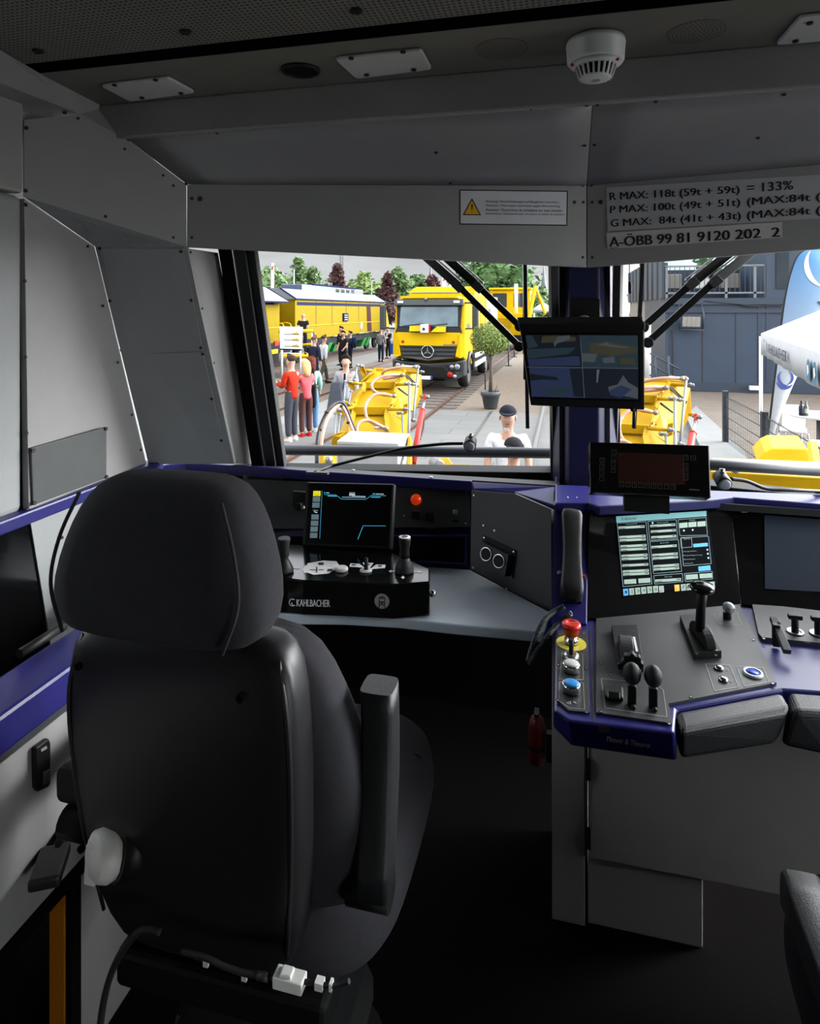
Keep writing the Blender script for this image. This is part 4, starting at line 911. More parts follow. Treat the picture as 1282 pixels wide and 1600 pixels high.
mz([(152, 165), (190, 160), (225, 225), (168, 236)], v1, .0018); mz([(158, 240), (440, 230), (400, 268), (165, 296)], v1, .0018); mz([(250, 165), (330, 162), (440, 172), (440, 195), (240, 205)], v3, .0018); mz([(165, 298), (460, 280), (468, 335), (172, 336)], v5, .0018)
mz([(340, 166), (404, 160), (410, 180), (372, 196), (332, 208), (320, 230), (312, 205)], v4, .0022)
mz([(515, 205), (640, 195), (790, 232), (795, 258), (640, 282), (520, 262)], v3, .0018); mz([(476, 262), (565, 268), (548, 316), (478, 310)], v4, .0018); mz([(690, 290), (770, 292), (784, 330), (696, 326)], v3, .0022); mz([(590, 292), (660, 282), (664, 318), (600, 320)], v4, .002); mz([(560, 215), (620, 200), (640, 214), (740, 228), (742, 234), (630, 226)], v4, .0022)
mz([(176, 380), (330, 400), (344, 418), (250, 414), (180, 420)], v2, .0018); mz([(270, 470), (400, 460), (412, 500), (280, 508)], v1, .0018); mz([(405, 352), (478, 350), (488, 515), (430, 510)], v2, .002)
mz([(625, 455), (680, 442), (712, 388), (740, 430), (796, 462), (796, 525), (632, 490)], v4, .0018); mz([(560, 358), (576, 358), (566, 432), (558, 432)], v6, .002); mz([(632, 478), (700, 446), (760, 470), (700, 520), (640, 505)], v5, .0022)
mz([(464, 160), (467, 160), (492, 520), (488, 520)], v6, .0026); mz([(160, 340), (797, 350), (797, 353), (162, 343)], v6, .0026)
b.build('camera_views', mo)
b = MB(); b.ball(mh(766, 585, .004), .006, black); b.tube([mh(774, 596, -.01), mh(774, 690, -.01)], .0038, black); b.build('knob_and_cord', mo)
b = MB(); bc = mq.at(.5, .3)-mq.n*.045; b.box(bc-mq.n*.01, (.09, .03, .09), black); b.tube([bc, bc+V((0, .12, .05)), V((CX, 2.235, bc.z+.05))], .016, black); b.bb((CX-.045, 2.235, bc.z-.02), (CX+.045, 2.25, bc.z+.12), black); b.build('wall_arm', mo)
tc_ = planar(P(922, 690, 1.90), P(1109, 696, 1.93), P(923, 769, 1.84), (1112, 778))
tq2 = Quad(*tc_); tm = thing('terminal_display', 'wide black terminal with engraved keys sitting on the blue ledge', 'terminal', tuple(tq2.at(.5, 1)))
b = MB(); b.prism(tc_, -tq2.n*.05, blackg); hs_ = b.build('housing', tm, .003)
b = MB(); tq2.rect(b, .235, .2, .79, .78, mat('terminal_screen', (48, 26, 24), .2), .001); b.build('dark_screen', tm)
kb = MB(); k_ = lambda x, y: hit(780+x/3.663, 480+y/3.663, tq2.c[0]+tq2.n*.0016, tq2.n)
kd = mat('key_outline', (70, 66, 66), .5); keys = [(702+37*i, 1013+2.0*i) for i in range(9)]+[(592, 876), (590, 912), (590, 946), (590, 980), (658, 862), (660, 828), (657, 896), (656, 932), (1070, 860), (1114, 863), (1070, 906), (1070, 942), (1070, 976)]
for x, y in keys:
    q = Quad(k_(x-13, y-13), k_(x+13, y-13), k_(x+13, y+13), k_(x-13, y+13)); q.outline(kb, 0, 0, 1, 1, .0010, kd, 0); q.line(kb, [(.4, .3), (.6, .3), (.6, .7)], .001, kd, 0)
q = Quad(k_(1090, 1040), k_(1150, 1044), k_(1150, 1050), k_(1090, 1046)); q.rect(kb, 0, 0, 1, 1, kd, 0); kb.build('engraved_keys', hs_)
b = MB(); p_ = tq2.at(.5, .9)-tq2.n*.05; b.bb((p_.x-.06, p_.y-.01, ZT+.003), (p_.x+.06, p_.y+.03, p_.z), black); b.build('stand', tm)

# ================================================================ DRIVER SEAT
def rsec(c, hx, hy, n=20, e=.5, ex=V((1, 0, 0)), ey=V((0, 1, 0))):
    return [c+ex*hx*math.copysign(abs(math.cos(t))**e, math.cos(t))+ey*hy*math.copysign(abs(math.sin(t))**e, math.sin(t)) for t in [2*math.pi*i/n for i in range(n)]]
def make_seat(label, arms_up=True):
    s = thing('driver_seat', label, 'seat', (0, 0, 0), local=True)            # local frame: x right, y forward, back of the shell at y=0
    b = MB(); rings = []                                                      # headrest
    for z, hx, hy, cyy in ((1.118, .10, .035, .030), (1.124, .168, .050, .032), (1.15, .188, .066, .041), (1.20, .187, .072, .045), (1.26, .170, .070, .050), (1.31, .150, .062, .055), (1.345, .124, .050, .060), (1.360, .085, .028, .062)):
        rings.append(rsec(V((-.025, cyy, z)), hx, hy, 28, .55))
    b.loft(rings, fabric); h = b.build('headrest', s, sub=1)
    for sx in (-1, 1):                                                         # piping seams of the headrest
        b = MB(); b.tube(spline([V((-.025+sx*.135, -.026, 1.13)), V((-.025+sx*.158, -.024, 1.20)), V((-.025+sx*.148, -.018, 1.27)), V((-.025+sx*.122, -.006, 1.338))], 6), .0028, fabric, 6); b.build('piping', h)
    MB().tube([V((-.08, .04, 1.05)), V((-.08, .04, 1.13))], .012, black).build('headrest_post', s); MB().tube([V((.04, .04, 1.05)), V((.04, .04, 1.13))], .012, black).build('headrest_post', s)
    b = MB(); rings = []                                                       # moulded back shell
    for z, hx, y0, dp in ((1.125, .12, .045, .015), (1.122, .165, .030, .035), (1.09, .196, .012, .045), (1.0, .205, .008, .05), (.85, .202, .020, .05), (.70, .192, .045, .05), (.60, .175, .070, .05), (.54, .14, .085, .045)):
        r = rsec(V((0, y0+dp, z)), hx, dp, 28, .4)
        rings.append(r)
    b.loft(rings, shell); sh = b.build('back_shell', s, sub=1)
    b = MB(); b.tube(spline([V((-.17, .03, 1.10)), V((-.19, .02, 1.0)), V((-.185, .04, .8)), V((-.165, .07, .62))]), .003, shell, 6); b.build('edge_moulding', sh); b = MB(); b.tube(spline([V((.17, .03, 1.10)), V((.19, .02, 1.0)), V((.185, .04, .8)), V((.165, .07, .62))]), .004, shell, 6); b.build('edge_moulding', sh)
    for x, z in ((.12, 1.05), (-.185, .74), (-.16, 1.06)): MB().disc(V((x, .0105 if z > .9 else .045, z)), (0, -1, 0), .006, matte, .006).build('plug', sh)
    b = MB(); rings = []                                                       # fabric back cushion with bolsters
    for z, hx, y0, y1 in ((1.115, .15, .07, .15), (1.08, .205, .065, .17), (1.0, .235, .07, .20), (.9, .262, .08, .235), (.78, .275, .10, .26), (.68, .27, .12, .27), (.60, .25, .14, .26)):
        rings.append(rsec(V((0, (y0+y1)/2, z)), hx, (y1-y0)/2, 28, .55))
    b.loft(rings, fabric); b.build('backrest', s, sub=1)
    b = MB(); rings = []                                                       # seat cushion
    for z, k in ((.475, .86), (.49, .95), (.53, 1.0), (.585, .99), (.622, .93), (.634, .80)):
        rings.append(rsec(V((.0, .43, z)), .30*k, .30*k, 32, .5))
    b.loft(rings, fabric); cu = b.build('seat_cushion', s, sub=1)
    b = MB(); b.tube(spline([V((-.27, .55, .622)), V((-.1, .57, .638)), V((.1, .57, .638)), V((.27, .55, .622))]), .003, black, 6); b.build('seam', cu)
    for sx in (-1, 1):
        b = MB(); x = .285 if sx > 0 else -.305
        if arms_up and sx > 0:
            rings = []
            for k in range(9):
                z = .69+k*.039; yy = .14+.035*math.sin(k/8*2.2); rings.append(rsec(V((x, yy, z)), .028, .034-.006*abs(k-4)/4, 16, .4))
            b.loft(rings, leather); a = b.build('armrest', s, .0); a['label'] = 'armrest folded upright'
        else:
            rings = [rsec(V((x, yy, .77+.008*math.sin((yy-.1)*5)-.03)), .028, .032, 16, .4, V((1, 0, 0)), V((0, 0, 1))) for yy in [.15+.04*k for k in range(9)]]
            b.loft(rings, leather); a = b.build('armrest', s)
        b = MB(); b.cyl(V((sx*.24, .15, .68)), V((sx*.31, .15, .68)), .028, black, 16); b.build('armrest_hinge', a)
    kb_ = MB(); kb_.lathe([(.030, 0), (.038, .008), (.040, .022), (.034, .036), (.020, .044), (.002, .045)], V((-.118, .045, .752)), V((-.55, -.8, .1)), offwhite, 12); kb_.bar(V((-.138, .018, .78)), V((-.138, .013, .722)), .02, .02, offwhite); k = kb_.build('recline_knob', s, .002); k['label'] = 'off-white recline handwheel'
    b = MB(); b.cyl(V((-.093, .075, .742)), V((-.119, .043, .752)), .045, black, 16); b.build('knob_mount', s)
    b = MB(); b.bb((-.20, .14, .41), (.20, .62, .475), black); b.build('seat_frame', s, .01)
    b = MB(); rings = [rsec(V((0, .38, z)), hx, hy, 20, .5) for z, hx, hy in ((.41, .17, .19), (.36, .15, .17), (.32, .17, .19), (.27, .15, .17), (.22, .17, .19), (.17, .15, .17), (.12, .18, .2))]; b.loft(rings, rubber); b.build('suspension_bellows', s)
    b = MB(); b.lathe([(.24, 0), (.24, .02), (.19, .05), (.15, .12)], V((0, .38, 0)), (0, 0, 1), black, 28); b.build('pedestal', s)
    return s
s1_ = make_seat('black driver seat seen from behind with one armrest folded up, facing the left windscreen')
s1_.location = (-.585, .845, 0)
s2_ = make_seat('second black seat mostly cut off at the lower right frame edge', False)
s2_.location = (.645, .60, 0)

# ================================================================ SIDE CABINET BY THE LEFT WALL
X1 = -1.0
sc = thing('side_cabinet', 'light grey cabinet with latch handle and ultramarine padded top beside the seat', 'cabinet', (-1.15, .9, .4))
b = MB(); b.bb((-1.16, -.8, .455), (X1, 1.50, .80), panel); b.build('body', sc, .003)
b = MB(); b.bb((-1.10, -.8, .815), (X1+.012, 1.50, .89), blue); b.build('blue_top_rail', sc, .008)
b = MB(); b.bb((-1.09, -.8, .80), (X1+.006, 1.50, .815), steel); b.build('trim_strip', sc)
hx = lambda x, y: PX(x, y, X1+.001)
b = MB(); b.prism([hx(48, 1167), (hx(69, 1152)), hx(72, 1160), hx(72, 1222), hx(69, 1228), hx(52, 1236), hx(49, 1230)], (.012, 0, 0), black); lt = b.build('latch_handle', sc, .004)
b = MB(); b.prism([hx(58, 1206), hx(69, 1200), hx(69, 1220), hx(58, 1226)], (.0145, 0, 0), dgrey); b.build('latch_button', lt); b = MB(); b.prism([hx(55, 1169), hx(64, 1164), hx(64, 1168), hx(55, 1173)], (.0142, 0, 0), inkg); b.build('key_slot', lt)
b = MB(); b.bb((-1.14, -.8, .425), (X1+.004, 1.46, .455), matte); b.build('edge_band', sc)
b = MB(); b.bb((-1.06, 1.157, 0), (-1.01, 1.50, .43), panel); b.build('lower_side', sc, .003)
b = MB(); b.bb((X1-.06, 1.125, 0), (X1-.002, 1.155, .43), matte); b.bb((-1.17, -.8, 0), (-1.13, 1.12, .43), matte); lg_ = b.build('leg_and_dark_sheet', sc, .002)  # leg, plus a black sheet added behind it to darken the void
b = MB(); b.bb((X1-.05, 1.119, 0), (X1-.015, 1.1245, .40), amber); b.build('amber_stripe', lg_)['label'] = 'amber yellow stripe'
b = MB(); c = PD(78, 1354, 1.22); b.box(c, (.055, .085, .022), leather, Matrix.Rotation(.5, 3, 'Z')); kb2 = b.build('fold_latch', sc, .006)
b = MB(); b.cyl(c+V((-.01, .03, 0)), c+V((-.03, .08, .01)), .012, black); b.build('latch_pivot', kb2)
b = MB(); b.cyl(PX(30, 1022, -1.10), PX(30, 1022, -1.10)+V((.0, .12, .0)), .01, black); b.build('rail_stop', sc)

# ================================================================ CABLE WITH WHITE CONNECTOR
y_ = .86
cp = lambda x, y: P(x, y, y_)
cb_ = thing('connector_cable', 'grey corrugated cable with white plug hanging below the driver seat', 'cable', tuple(cp(450, 1530)))
MB().tube(spline([cp(284, 1487), cp(320, 1496), cp(350, 1510), cp(380, 1520), cp(402, 1524)], 10), .0042, rubber, 8).build('conduit', cb_)
MB().tube([cp(402, 1524), cp(420, 1527)], .006, dgrey2).build('sleeve', cb_); MB().tube(spline([cp(420, 1527), cp(432, 1529)]), .003, blued).build('wire', cb_)
b = MB(); c = cp(453, 1531); b.box(c, (.046, .022, .017), white); b.box(c+V((-.004, 0, .010)), (.018, .016, .006), white); b.build('connector', cb_, .002)
MB().tube(spline([cp(476, 1534), cp(498, 1538), cp(524, 1540), cp(546, 1533)]), .0035, rubber).build('wire', cb_); b = MB(); b.box(cp(500, 1537), (.012, .012, .011), white); b.box(cp(518, 1539), (.004, .01, .011), white); b.build('cable_clip', cb_)
b = MB()
for x, y in ((322, 1505), (382, 1527)): b.box(cp(x, y), (.008, .004, .01), offwhite)
b.build('cable_tie', cb_)
cv = thing('floor_conduit', 'thin ribbed conduit curving down behind the seat base', 'conduit', tuple(cp(200, 1560)))
MB().tube(spline([cp(250, 1456), cp(232, 1451), cp(212, 1460), cp(186, 1495), cp(168, 1540), cp(157, 1600), cp(150, 1690)], 10), .0055, rubber, 8).build('conduit_tube', cv)
# ================================================================ OUTDOOR COLOURS, dimmed to balance the raised exposure
DIM = .56
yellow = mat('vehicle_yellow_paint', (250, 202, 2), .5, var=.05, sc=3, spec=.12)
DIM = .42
ymach = mat('rail_machine_yellow_paint', (160, 136, 1), .75, var=.05, sc=3, spec=.08); yellow2 = mat('plough_yellow_enamel', (232, 182, 2), .5, var=.08, sc=6, spec=.15)  # rail machine yellow darkened further to offset sky glow on its sides
DIM = .78
white = mat('dimmed_white_enamel', (244, 244, 244), .45, var=.02); offwhite = mat('dimmed_offwhite_enamel', (226, 226, 222), .45, var=.03); DIM = .42
steel = mat('dimmed_galvanised_steel', (170, 172, 176), .45, .7, var=.08); chrome = mat('dimmed_polished_steel', (240, 240, 242), .2, 1.0, var=.02)
red = mat('dimmed_red_enamel', (226, 46, 30), .45, spec=.2); hose = mat('copper_coloured_hose', (226, 170, 140), .3, var=.1, sc=30); dgrey = mat('dimmed_dark_grey_enamel', (92, 95, 98), .5); navy = mat('dimmed_navy_ink', (28, 36, 96), .5); cyanp = mat('dimmed_light_blue_ink', (70, 160, 205), .5); bluebtn2 = mat('dimmed_blue_enamel', (30, 80, 200), .4); inkg = mat('dimmed_grey_ink', (160, 160, 160), .5); inkw = mat('dimmed_white_ink', (238, 238, 238), .5)
# ================================================================ OUTSIDE: ground, tracks
def gp(x, y, dz=0): return PZ(x, y, G+dz)
gm = brick_mat('yard_concrete', (136, 135, 133), (130, 129, 127), (108, 106, 104), .35, .9, .9, .008)
struct(MB().quad((-90, 2.9, G-.02), (90, 2.9, G-.02), (90, 330, G-.02), (-90, 330, G-.02), gm).build('ground'), 'pale grey concrete yard', 'ground')
pv = brick_mat('paving_setts', (158, 144, 130), (142, 127, 115), (107, 97, 88), 3.2, .75, .38, .03)
struct(MB().quad((1.9, 2.95, G-.012), (30, 2.95, G-.012), (30, 24, G-.012), (3.5, 24, G-.012), pv).build('paved_ground'), 'tan block paving in front of the grey building', 'paving')
asf = mat('grey_asphalt', (150, 150, 149), .9, var=.12, sc=3, bump=.2, bsc=80)
struct(MB().quad((-8.8, 14.5, G-.014), (-5.9, 14.5, G-.014), (-7.2, 60, G-.014), (-9.5, 60, G-.014), asf).build('asphalt_path'), 'grey asphalt strip between the tracks', 'path')
snd = mat('sandy_gravel', (134, 118, 102), .95, var=.22, sc=9, bump=.5, bsc=60)
struct(MB().quad((-3.2, 17.6, G-.010), (.6, 17.6, G-.010), (.8, 120, G-.010), (-3.0, 120, G-.010), snd).build('gravel_path'), 'brown sandy gravel beside the track', 'path')
bal = mat('track_ballast', (112, 98, 88), .95, var=.4, sc=14, bump=.8, bsc=40)
for a, b in ((-5.9, -3.1), (-10.1, -7.3), (-15.9, -12.4)):
    struct(MB().quad((a, 17.6 if a > -8 else 15, G-.008), (b, 17.6 if a > -8 else 15, G-.008), (b, 130, G-.008), (a, 130, G-.008), bal).build('ballast_path'), 'brown ballast bed under a track', 'track bed')
plk = brick_mat('crossing_slabs', (132, 132, 130), (122, 122, 121), (88, 88, 87), 1.0, 2.6, .62, .012)
struct(MB().quad((-5.8, 6.5, G-.005), (1.3, 6.5, G-.005), (1.3, 17.6, G-.005), (-5.8, 17.6, G-.005), plk).build('crossing_path'), 'grey slab level crossing', 'crossing')
dr = MB().prism([gp(730, 697, .001), gp(734, 697, .001), gp(770, 643, .001), gp(766, 643, .001)], (0, 0, .006), dgrey2).build('drain_channel'); tag(dr, 'narrow dark drain channel slotted into the grey slab crossing', 'drain')
rust2 = mat("worn_rail_steel", (128, 128, 128), .5, m=.3); rust = mat('rusty_rail', (132, 98, 80), .5, m=.5, var=.2, sc=20)
def rail(x, y0, y1, label, rm=None):
    b = MB(); b.prism([(x-.035, y0, G+.05), (x+.035, y0, G+.05), (x+.035, y0, G+.036), (x+.01, y0, G+.032), (x+.01, y0, G+.008), (x+.07, y0, G+.008), (x+.07, y0, G), (x-.07, y0, G), (x-.07, y0, G+.008), (x-.01, y0, G+.008), (x-.01, y0, G+.032), (x-.035, y0, G+.036)], (0, y1-y0, 0), rm or rust)
    tag(b.build('track_rail'), label, 'rail', 'track rails in the yard')
rail(-3.55, 9.5, 120, 'rusty rail passing under the wheel of the yellow truck'); rail(-5.03, 9.5, 120, 'rusty rail on the far side under the yellow truck')
rail(-7.8, 15, 120, 'rail behind the person in the grey suit'); rail(-9.28, 15, 120, 'rail nearer the white info board')
rail(-.62, 4.5, 40, 'bright rail in the slab crossing beside the person in the white T-shirt', rust2)
rail(-13.5, 18, 60, 'rail under the near side of the long yellow rail machine')
sl = MB(); slp = mat('weathered_sleeper', (98, 88, 82), .9, var=.3, sc=20)
for k in range(40): sl.bb((-5.5, 17.9+k*.62, G-.01), (-3.05, 18.15+k*.62, G+.008), slp)
o = tag(sl.build('track_sleepers'), 'weathered sleepers under the yellow truck track', 'sleepers', kind='stuff')
cs = MB().prism([gp(1072, 655), gp(1088, 640), gp(1118, 668), gp(1165, 715), gp(1172, 735), gp(1108, 735)], (0, 0, .10), mat('pale_concrete', (156, 158, 158), .85, var=.06, sc=4)).build('concrete_slab'); tag(cs, 'pale concrete slab beside the block paving', 'slab')

# ================================================================ LONG YELLOW RAIL MACHINE
silver = mat('pale_roof_panel', (150, 160, 176), .7, var=.05, spec=.1); navyp = mat('navy_paint', (38, 44, 84), .8, spec=.05); green = mat('green_paint', (30, 150, 60), .5); dkgrey = mat("dark_chassis", (52, 54, 56), .9, spec=.08, var=.2, sc=4)
def machine(label, y0, y1, wide, loc):
    m_ = thing('rail_machine', label, 'rail vehicle', loc); xs = -12.7; xo = -15.7
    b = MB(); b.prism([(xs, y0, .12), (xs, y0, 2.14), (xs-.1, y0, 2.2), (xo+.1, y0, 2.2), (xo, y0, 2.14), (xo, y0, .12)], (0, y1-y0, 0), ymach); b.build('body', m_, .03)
    b = MB(); ov = .35 if wide else 0
    b.prism([(xs+.06+ov, y0-.1, 2.12-ov*.5), (xs+.06+ov, y0-.1, 2.17-ov*.5), (xs-.75, y0-.1, 2.66), (xo+.75, y0-.1, 2.66), (xo, y0-.1, 2.15)], (0, y1-y0+.2, 0), silver); rf = b.build('roof_panels', m_, .01)
    b = MB(); b.bar((xs+.07+ov, y0-.1, 2.14-ov*.5), (xs+.07+ov, y1+.1, 2.14-ov*.5), .05, .06, navyp)
    for yy in (y0-.1, y1+.1): b.bar((xs+.07+ov, yy, 2.16-ov*.5), (xs-.75, yy, 2.68), .06, .05, navyp)
    b.build('roof_edge', rf)
    b = MB(); b.bb((xs+.004, y0+.2, 1.84), (xs+.010, y1-.6, 2.0), navyp); b.build('blue_stripe', m_)
    b = MB(); k = y0+2.6
    while k < y1-1: b.bb((xs+.002, k, .75 if not wide else .3), (xs+.008, k+.04, 2.12), dkgrey); k += 2.35
    b.bb((xs+.002, y0, .80), (xs+.03, y1, .84), yellow2); b.build('panel_gap', m_)
    b = MB(); b.bb((xo+.1, y0+.2, -.30), (xs-.06, y1-.2, .12), dkgrey); b.build('underframe', m_)
    k = y0+1.2
    for k in ([y0+1.2, y0+3.0, y1-3.0, y1-1.2] if not wide else [y0+1.5, y0+3.3]):
        b = MB(); b.cyl((xs-.35, k, G+.60), (xs-.50, k, G+.60), .46, dkgrey, 24); b.cyl((xs-.33, k, G+.60), (xs-.36, k, G+.60), .15, rust, 14); b.build('rail_wheel', m_)
    return m_
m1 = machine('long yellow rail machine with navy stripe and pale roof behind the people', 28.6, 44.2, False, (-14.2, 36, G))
xs = -12.7
b = MB(); b.bb((xs-.9, 31.5, 2.6), (-14.8, 42, 2.98), mat('slate_roof_box', (96, 108, 146), .4)); b.bb((xs-.85, 33, 2.98), (-14.6, 40.5, 3.06), navyp); rb = b.build('roof_housing', m1, .08)
for k in range(4): MB().bb((xs-.905, 36.6+k*.95, 2.66), (xs-.89, 37.2+k*.95, 2.93), dglass).build('roof_window', rb)
MB().prism([(xs+.012, 40.1, .2), (xs+.012, 41.0, .2), (xs+.012, 40.7, 1.85), (xs+.012, 39.9, 1.85)], (.008, 0, 0), mat('brown_decal', (78, 46, 52), .8, spec=.05)).build('slanted_band', m1)
b = MB(); b.bb((xs, 35.3, .95), (xs+.08, 36.1, 1.42), navyp)
for k in range(3): b.bb((xs+.081, 35.45, 1.02+k*.13), (xs+.084, 35.95, 1.06+k*.13), inkw)
b.build('control_panel', m1, .01)
b = MB(); b.bb((xs, 38.6, .42), (xs+.05, 38.85, .82), white); b.build('white_notice', m1)
for a, c in ((33.5, 36), (38, 40), (41.5, 43)): MB().tube([(xs+.10, a, .14), (xs+.10, c, .14)], .03, steel, 6).build('grab_rail', m1)
for k in (33, 34.2, 39.3, 40.2): b = MB(); b.prism([(xs-.2, k, -.75), (xs+.05, k, -.2), (xs+.05, k+.6, -.2), (xs-.2, k+.6, -.75)], (-.5, 0, -.05), green); b.build('green_tamping_unit', m1, .02)
b = MB(); b.prism([(xs-.02, 44.2, .2), (xs-.02, 45.6, .4), (xs-.3, 45.9, 1.3), (xs-.3, 45.4, 2.1), (xs-.05, 44.2, 2.14)], (-2.6, 0, 0), yellow); cabn = b.build('driver_cab', m1, .05)
MB().prism([(xs-.06, 44.5, 1.25), (xs-.28, 45.6, 1.35), (xs-.28, 45.35, 1.95), (xs-.07, 44.5, 2.0)], (.03, 0, 0), dglass).build('cab_window', cabn)
m2 = machine('yellow rail machine with overhanging pale roof cut by the windscreen frame', 17.5, 26.9, True, (-14.2, 23, G))
b = MB(); b.bb((xs-.25, 24.0, -.75), (xs+.02, 26.8, .12), dkgrey); b.bb((xs-.1, 25.6, -.35), (xs+.06, 26.6, -.15), yellow); b.build('step_box', m2, .02); MB().bb((xs+.0, 26.3, .0), (xs+.05, 26.7, .22), red).build('tail_lamp', m2)
b = MB()
for yy in (27.1, 27.9): b.tube(spline([(xs+.1, yy, .2), (xs+.1, yy, .85), (xs-.1, yy, 1.0), (xs-.6, yy, .95)]), .03, yellow, 6)
b.build('hand_rail', m2)
b = MB(); b.bb((-15.5, 26.9, .1), (-13.6, 28.45, 2.2), yellow2); b.bb((-15.5, 26.9, -.4), (xs-.2, 28.45, .1), dkgrey); b.build('gangway', m2)
# steps with yellow railing, and the info board
pf = thing('step_platform', 'white and yellow access platform with railing in front of the rail machine', 'platform', tuple(PD(470, 590, 27)))
def LP(px, d, z): q = PD(px, 484, d); return V((q.x, q.y, z))
b = MB(); b.prism([LP(440, 26.6, -.36), LP(489, 26.6, -.36), LP(489, 28.4, -.36), LP(440, 28.4, -.36)], (0, 0, .06), yellow); b.build('deck', pf)
for px, d in ((440, 26.6), (470, 26.6), (488, 26.6), (440, 28.4), (488, 28.4)): b = MB(); b.tube([LP(px, d, G), LP(px, d, .72)], .04, offwhite, 8); b.build('post', pf)
b = MB(); b.tube([LP(436, 26.6, .72), LP(489, 26.6, .74)], .07, yellow, 8); b.tube([LP(470, 26.6, .15), LP(488, 26.6, .2)], .05, yellow, 8); b.build('top_rail', pf)
b = MB(); b.tube([LP(489, 26.6, .72), LP(502, 27, -.40)], .05, mat('brown_rail', (90, 50, 40), .5), 8); b.build('stair_rail', pf)
for k in range(4): b = MB(); b.prism([LP(489+k*3, 26.6, -.5-k*.17), LP(494+k*3, 26.6, -.5-k*.17), LP(494+k*3, 28.4, -.5-k*.17), LP(489+k*3, 28.4, -.5-k*.17)], (0, 0, .04), steel); b.build('stair_tread', pf)
ib = thing('info_board', 'white information board with three small machine drawings on legs', 'board', tuple(PD(456, 587, 25)))
bq = Quad(PD(437, 510, 25), PD(473, 511, 25), PD(472, 547, 25), PD(438, 546, 25))
b = MB(); b.prism(bq.c, -bq.n*.06, white); b.build('panel', ib); b = MB(); bq.rect(b, 0, .96, 1, 1.02, navyp, .004); bq.text(b, 'Machine configuration', .06, .05, .48, .09, inkg, .004)
for v in (.27, .53, .80):
    bq.rect(b, .2, v+.05, .88, v+.075, ink, .004); bq.rect(b, .55, v-.01, .85, v+.045, yellow, .004); bq.rect(b, .12, v+.0, .5, v+.012, inkg, .004); bq.rect(b, .7, v-.04, .78, v-.01, yellow, .004)
b.build('printed_drawings', ib)
for px in (441, 470): MB().tube([PD(px, 546, 25.03), V((*PD(px, 546, 25.03).xy, G))], .035, offwhite, 8).build('leg', ib)
MB().tube([PD(438, 552, 25.03), PD(472, 553, 25.03)], .03, offwhite, 8).build('cross_bar', ib)

# ================================================================ YELLOW TRUCK
TG = G
tr_ = thing('road_rail_truck', 'yellow road-rail truck with dark bumper and big chrome star facing the cab', 'truck', (-4.58, 21.3, TG+.05), local=True)
dkp = mat('dark_bumper_plastic', (66, 70, 73), .5, var=.1); lamp = mat('headlamp_glass', (205, 210, 212), .12, m=.5)
b = MB(); b.prism([(-1.22, .12, 1.10), (-1.22, .05, 1.95), (-1.20, .18, 2.95), (-1.12, .45, 3.15), (-1.12, 1.9, 3.2), (-1.22, 2.05, 3.0), (-1.22, 2.05, .75), (-1.22, 1.9, .75), (-1.22, 1.7, 1.25), (-1.22, 1.1, 1.25), (-1.22, .8, 1.0)], (2.44, 0, 0), yellow); cabt = b.build('cab', tr_, .05)
b = MB(); b.prism([(-1.02, -.005, 2.17), (1.02, -.005, 2.17), (1.0, .13, 2.88), (-1.0, .13, 2.88)], (0, .06, 0), skyglass); b.build('windscreen', tr_, .02)
b = MB(); b.prism([(-1.16, .02, 1.98), (1.16, .02, 1.98), (1.1, .06, 2.17), (-1.1, .06, 2.17)], (0, -.03, 0), black); b.prism([(-1.1, .02, 2.17), (-1.02, .0, 2.17), (-1.0, .135, 2.9), (-1.14, .15, 2.9)], (0, .04, 0), black); b.prism([(1.1, .02, 2.17), (1.02, .0, 2.17), (1.0, .135, 2.9), (1.14, .15, 2.9)], (0, .04, 0), black); b.build('window_surround', tr_)
b = MB(); b.prism([(-1.2, .14, 2.88), (1.2, .14, 2.88), (1.2, .22, 3.10), (-1.2, .22, 3.10)], (0, -.17, .02), dkp)
vz = b.build('sun_visor', tr_, .02)
for x in (-.98, .98): MB().bb((x-.10, -.045, 2.98), (x+.10, -.01, 3.06), white).build('marker_lamp', vz)
b = MB()
for x in (-.06, .06): b.bar((x*7-.45, -.03, 2.20), (x*7+.25, -.02, 2.28), .02, .02, black)
b.build('wiper', tr_)
b = MB(); b.prism([(-1.0, .0, 1.52), (1.0, .0, 1.52), (1.12, .03, 1.98), (-1.12, .03, 1.98)], (0, -.05, 0), yellow); hp = b.build('front_flap', tr_, .02)
for sx in (-1, 1): b = MB(); b.prism([(sx*1.25, .05, 2.02), (sx*1.08, -.06, 1.90), (sx*.94, -.09, 1.18), (sx*1.12, -.06, 1.12), (sx*1.26, .05, 1.2)], (0, .2, 0), yellow); b.build('corner_panel', tr_, .02)
b = MB(); b.prism([(-.98, -.02, 1.52), (.98, -.02, 1.52), (.90, -.05, 1.12), (0, -.08, 1.02), (-.90, -.05, 1.12)], (0, .1, 0), dkp)
for z in (1.46, 1.32, 1.18): b.bb((-.92, -.075, z), (.92, -.045, z+.045), black)
gr = b.build('grille', tr_, .01)
b = MB(); N_ = 40; rings = [[V((.205*math.cos(t)+.022*math.cos(a)*math.cos(t), -.12+.018*math.sin(a), 1.33+.205*math.sin(t)+.022*math.cos(a)*math.sin(t))) for a in [2*math.pi*i/8 for i in range(8)]] for t in [2*math.pi*k/N_ for k in range(N_+1)]]
b.loft(rings, chrome, False); b.cyl((0, -.10, 1.33), (0, -.085, 1.33), .2, black, 32)
for a in (90, 210, 330):
    t = math.radians(a); d_ = V((math.cos(t), 0, math.sin(t))); s_ = V((-math.sin(t), 0, math.cos(t))); c = V((0, -.125, 1.33)); b.prism([c+s_*.035, c+d_*.2, c-s_*.035], (0, .03, 0), chrome)
b.build('star_emblem', gr)
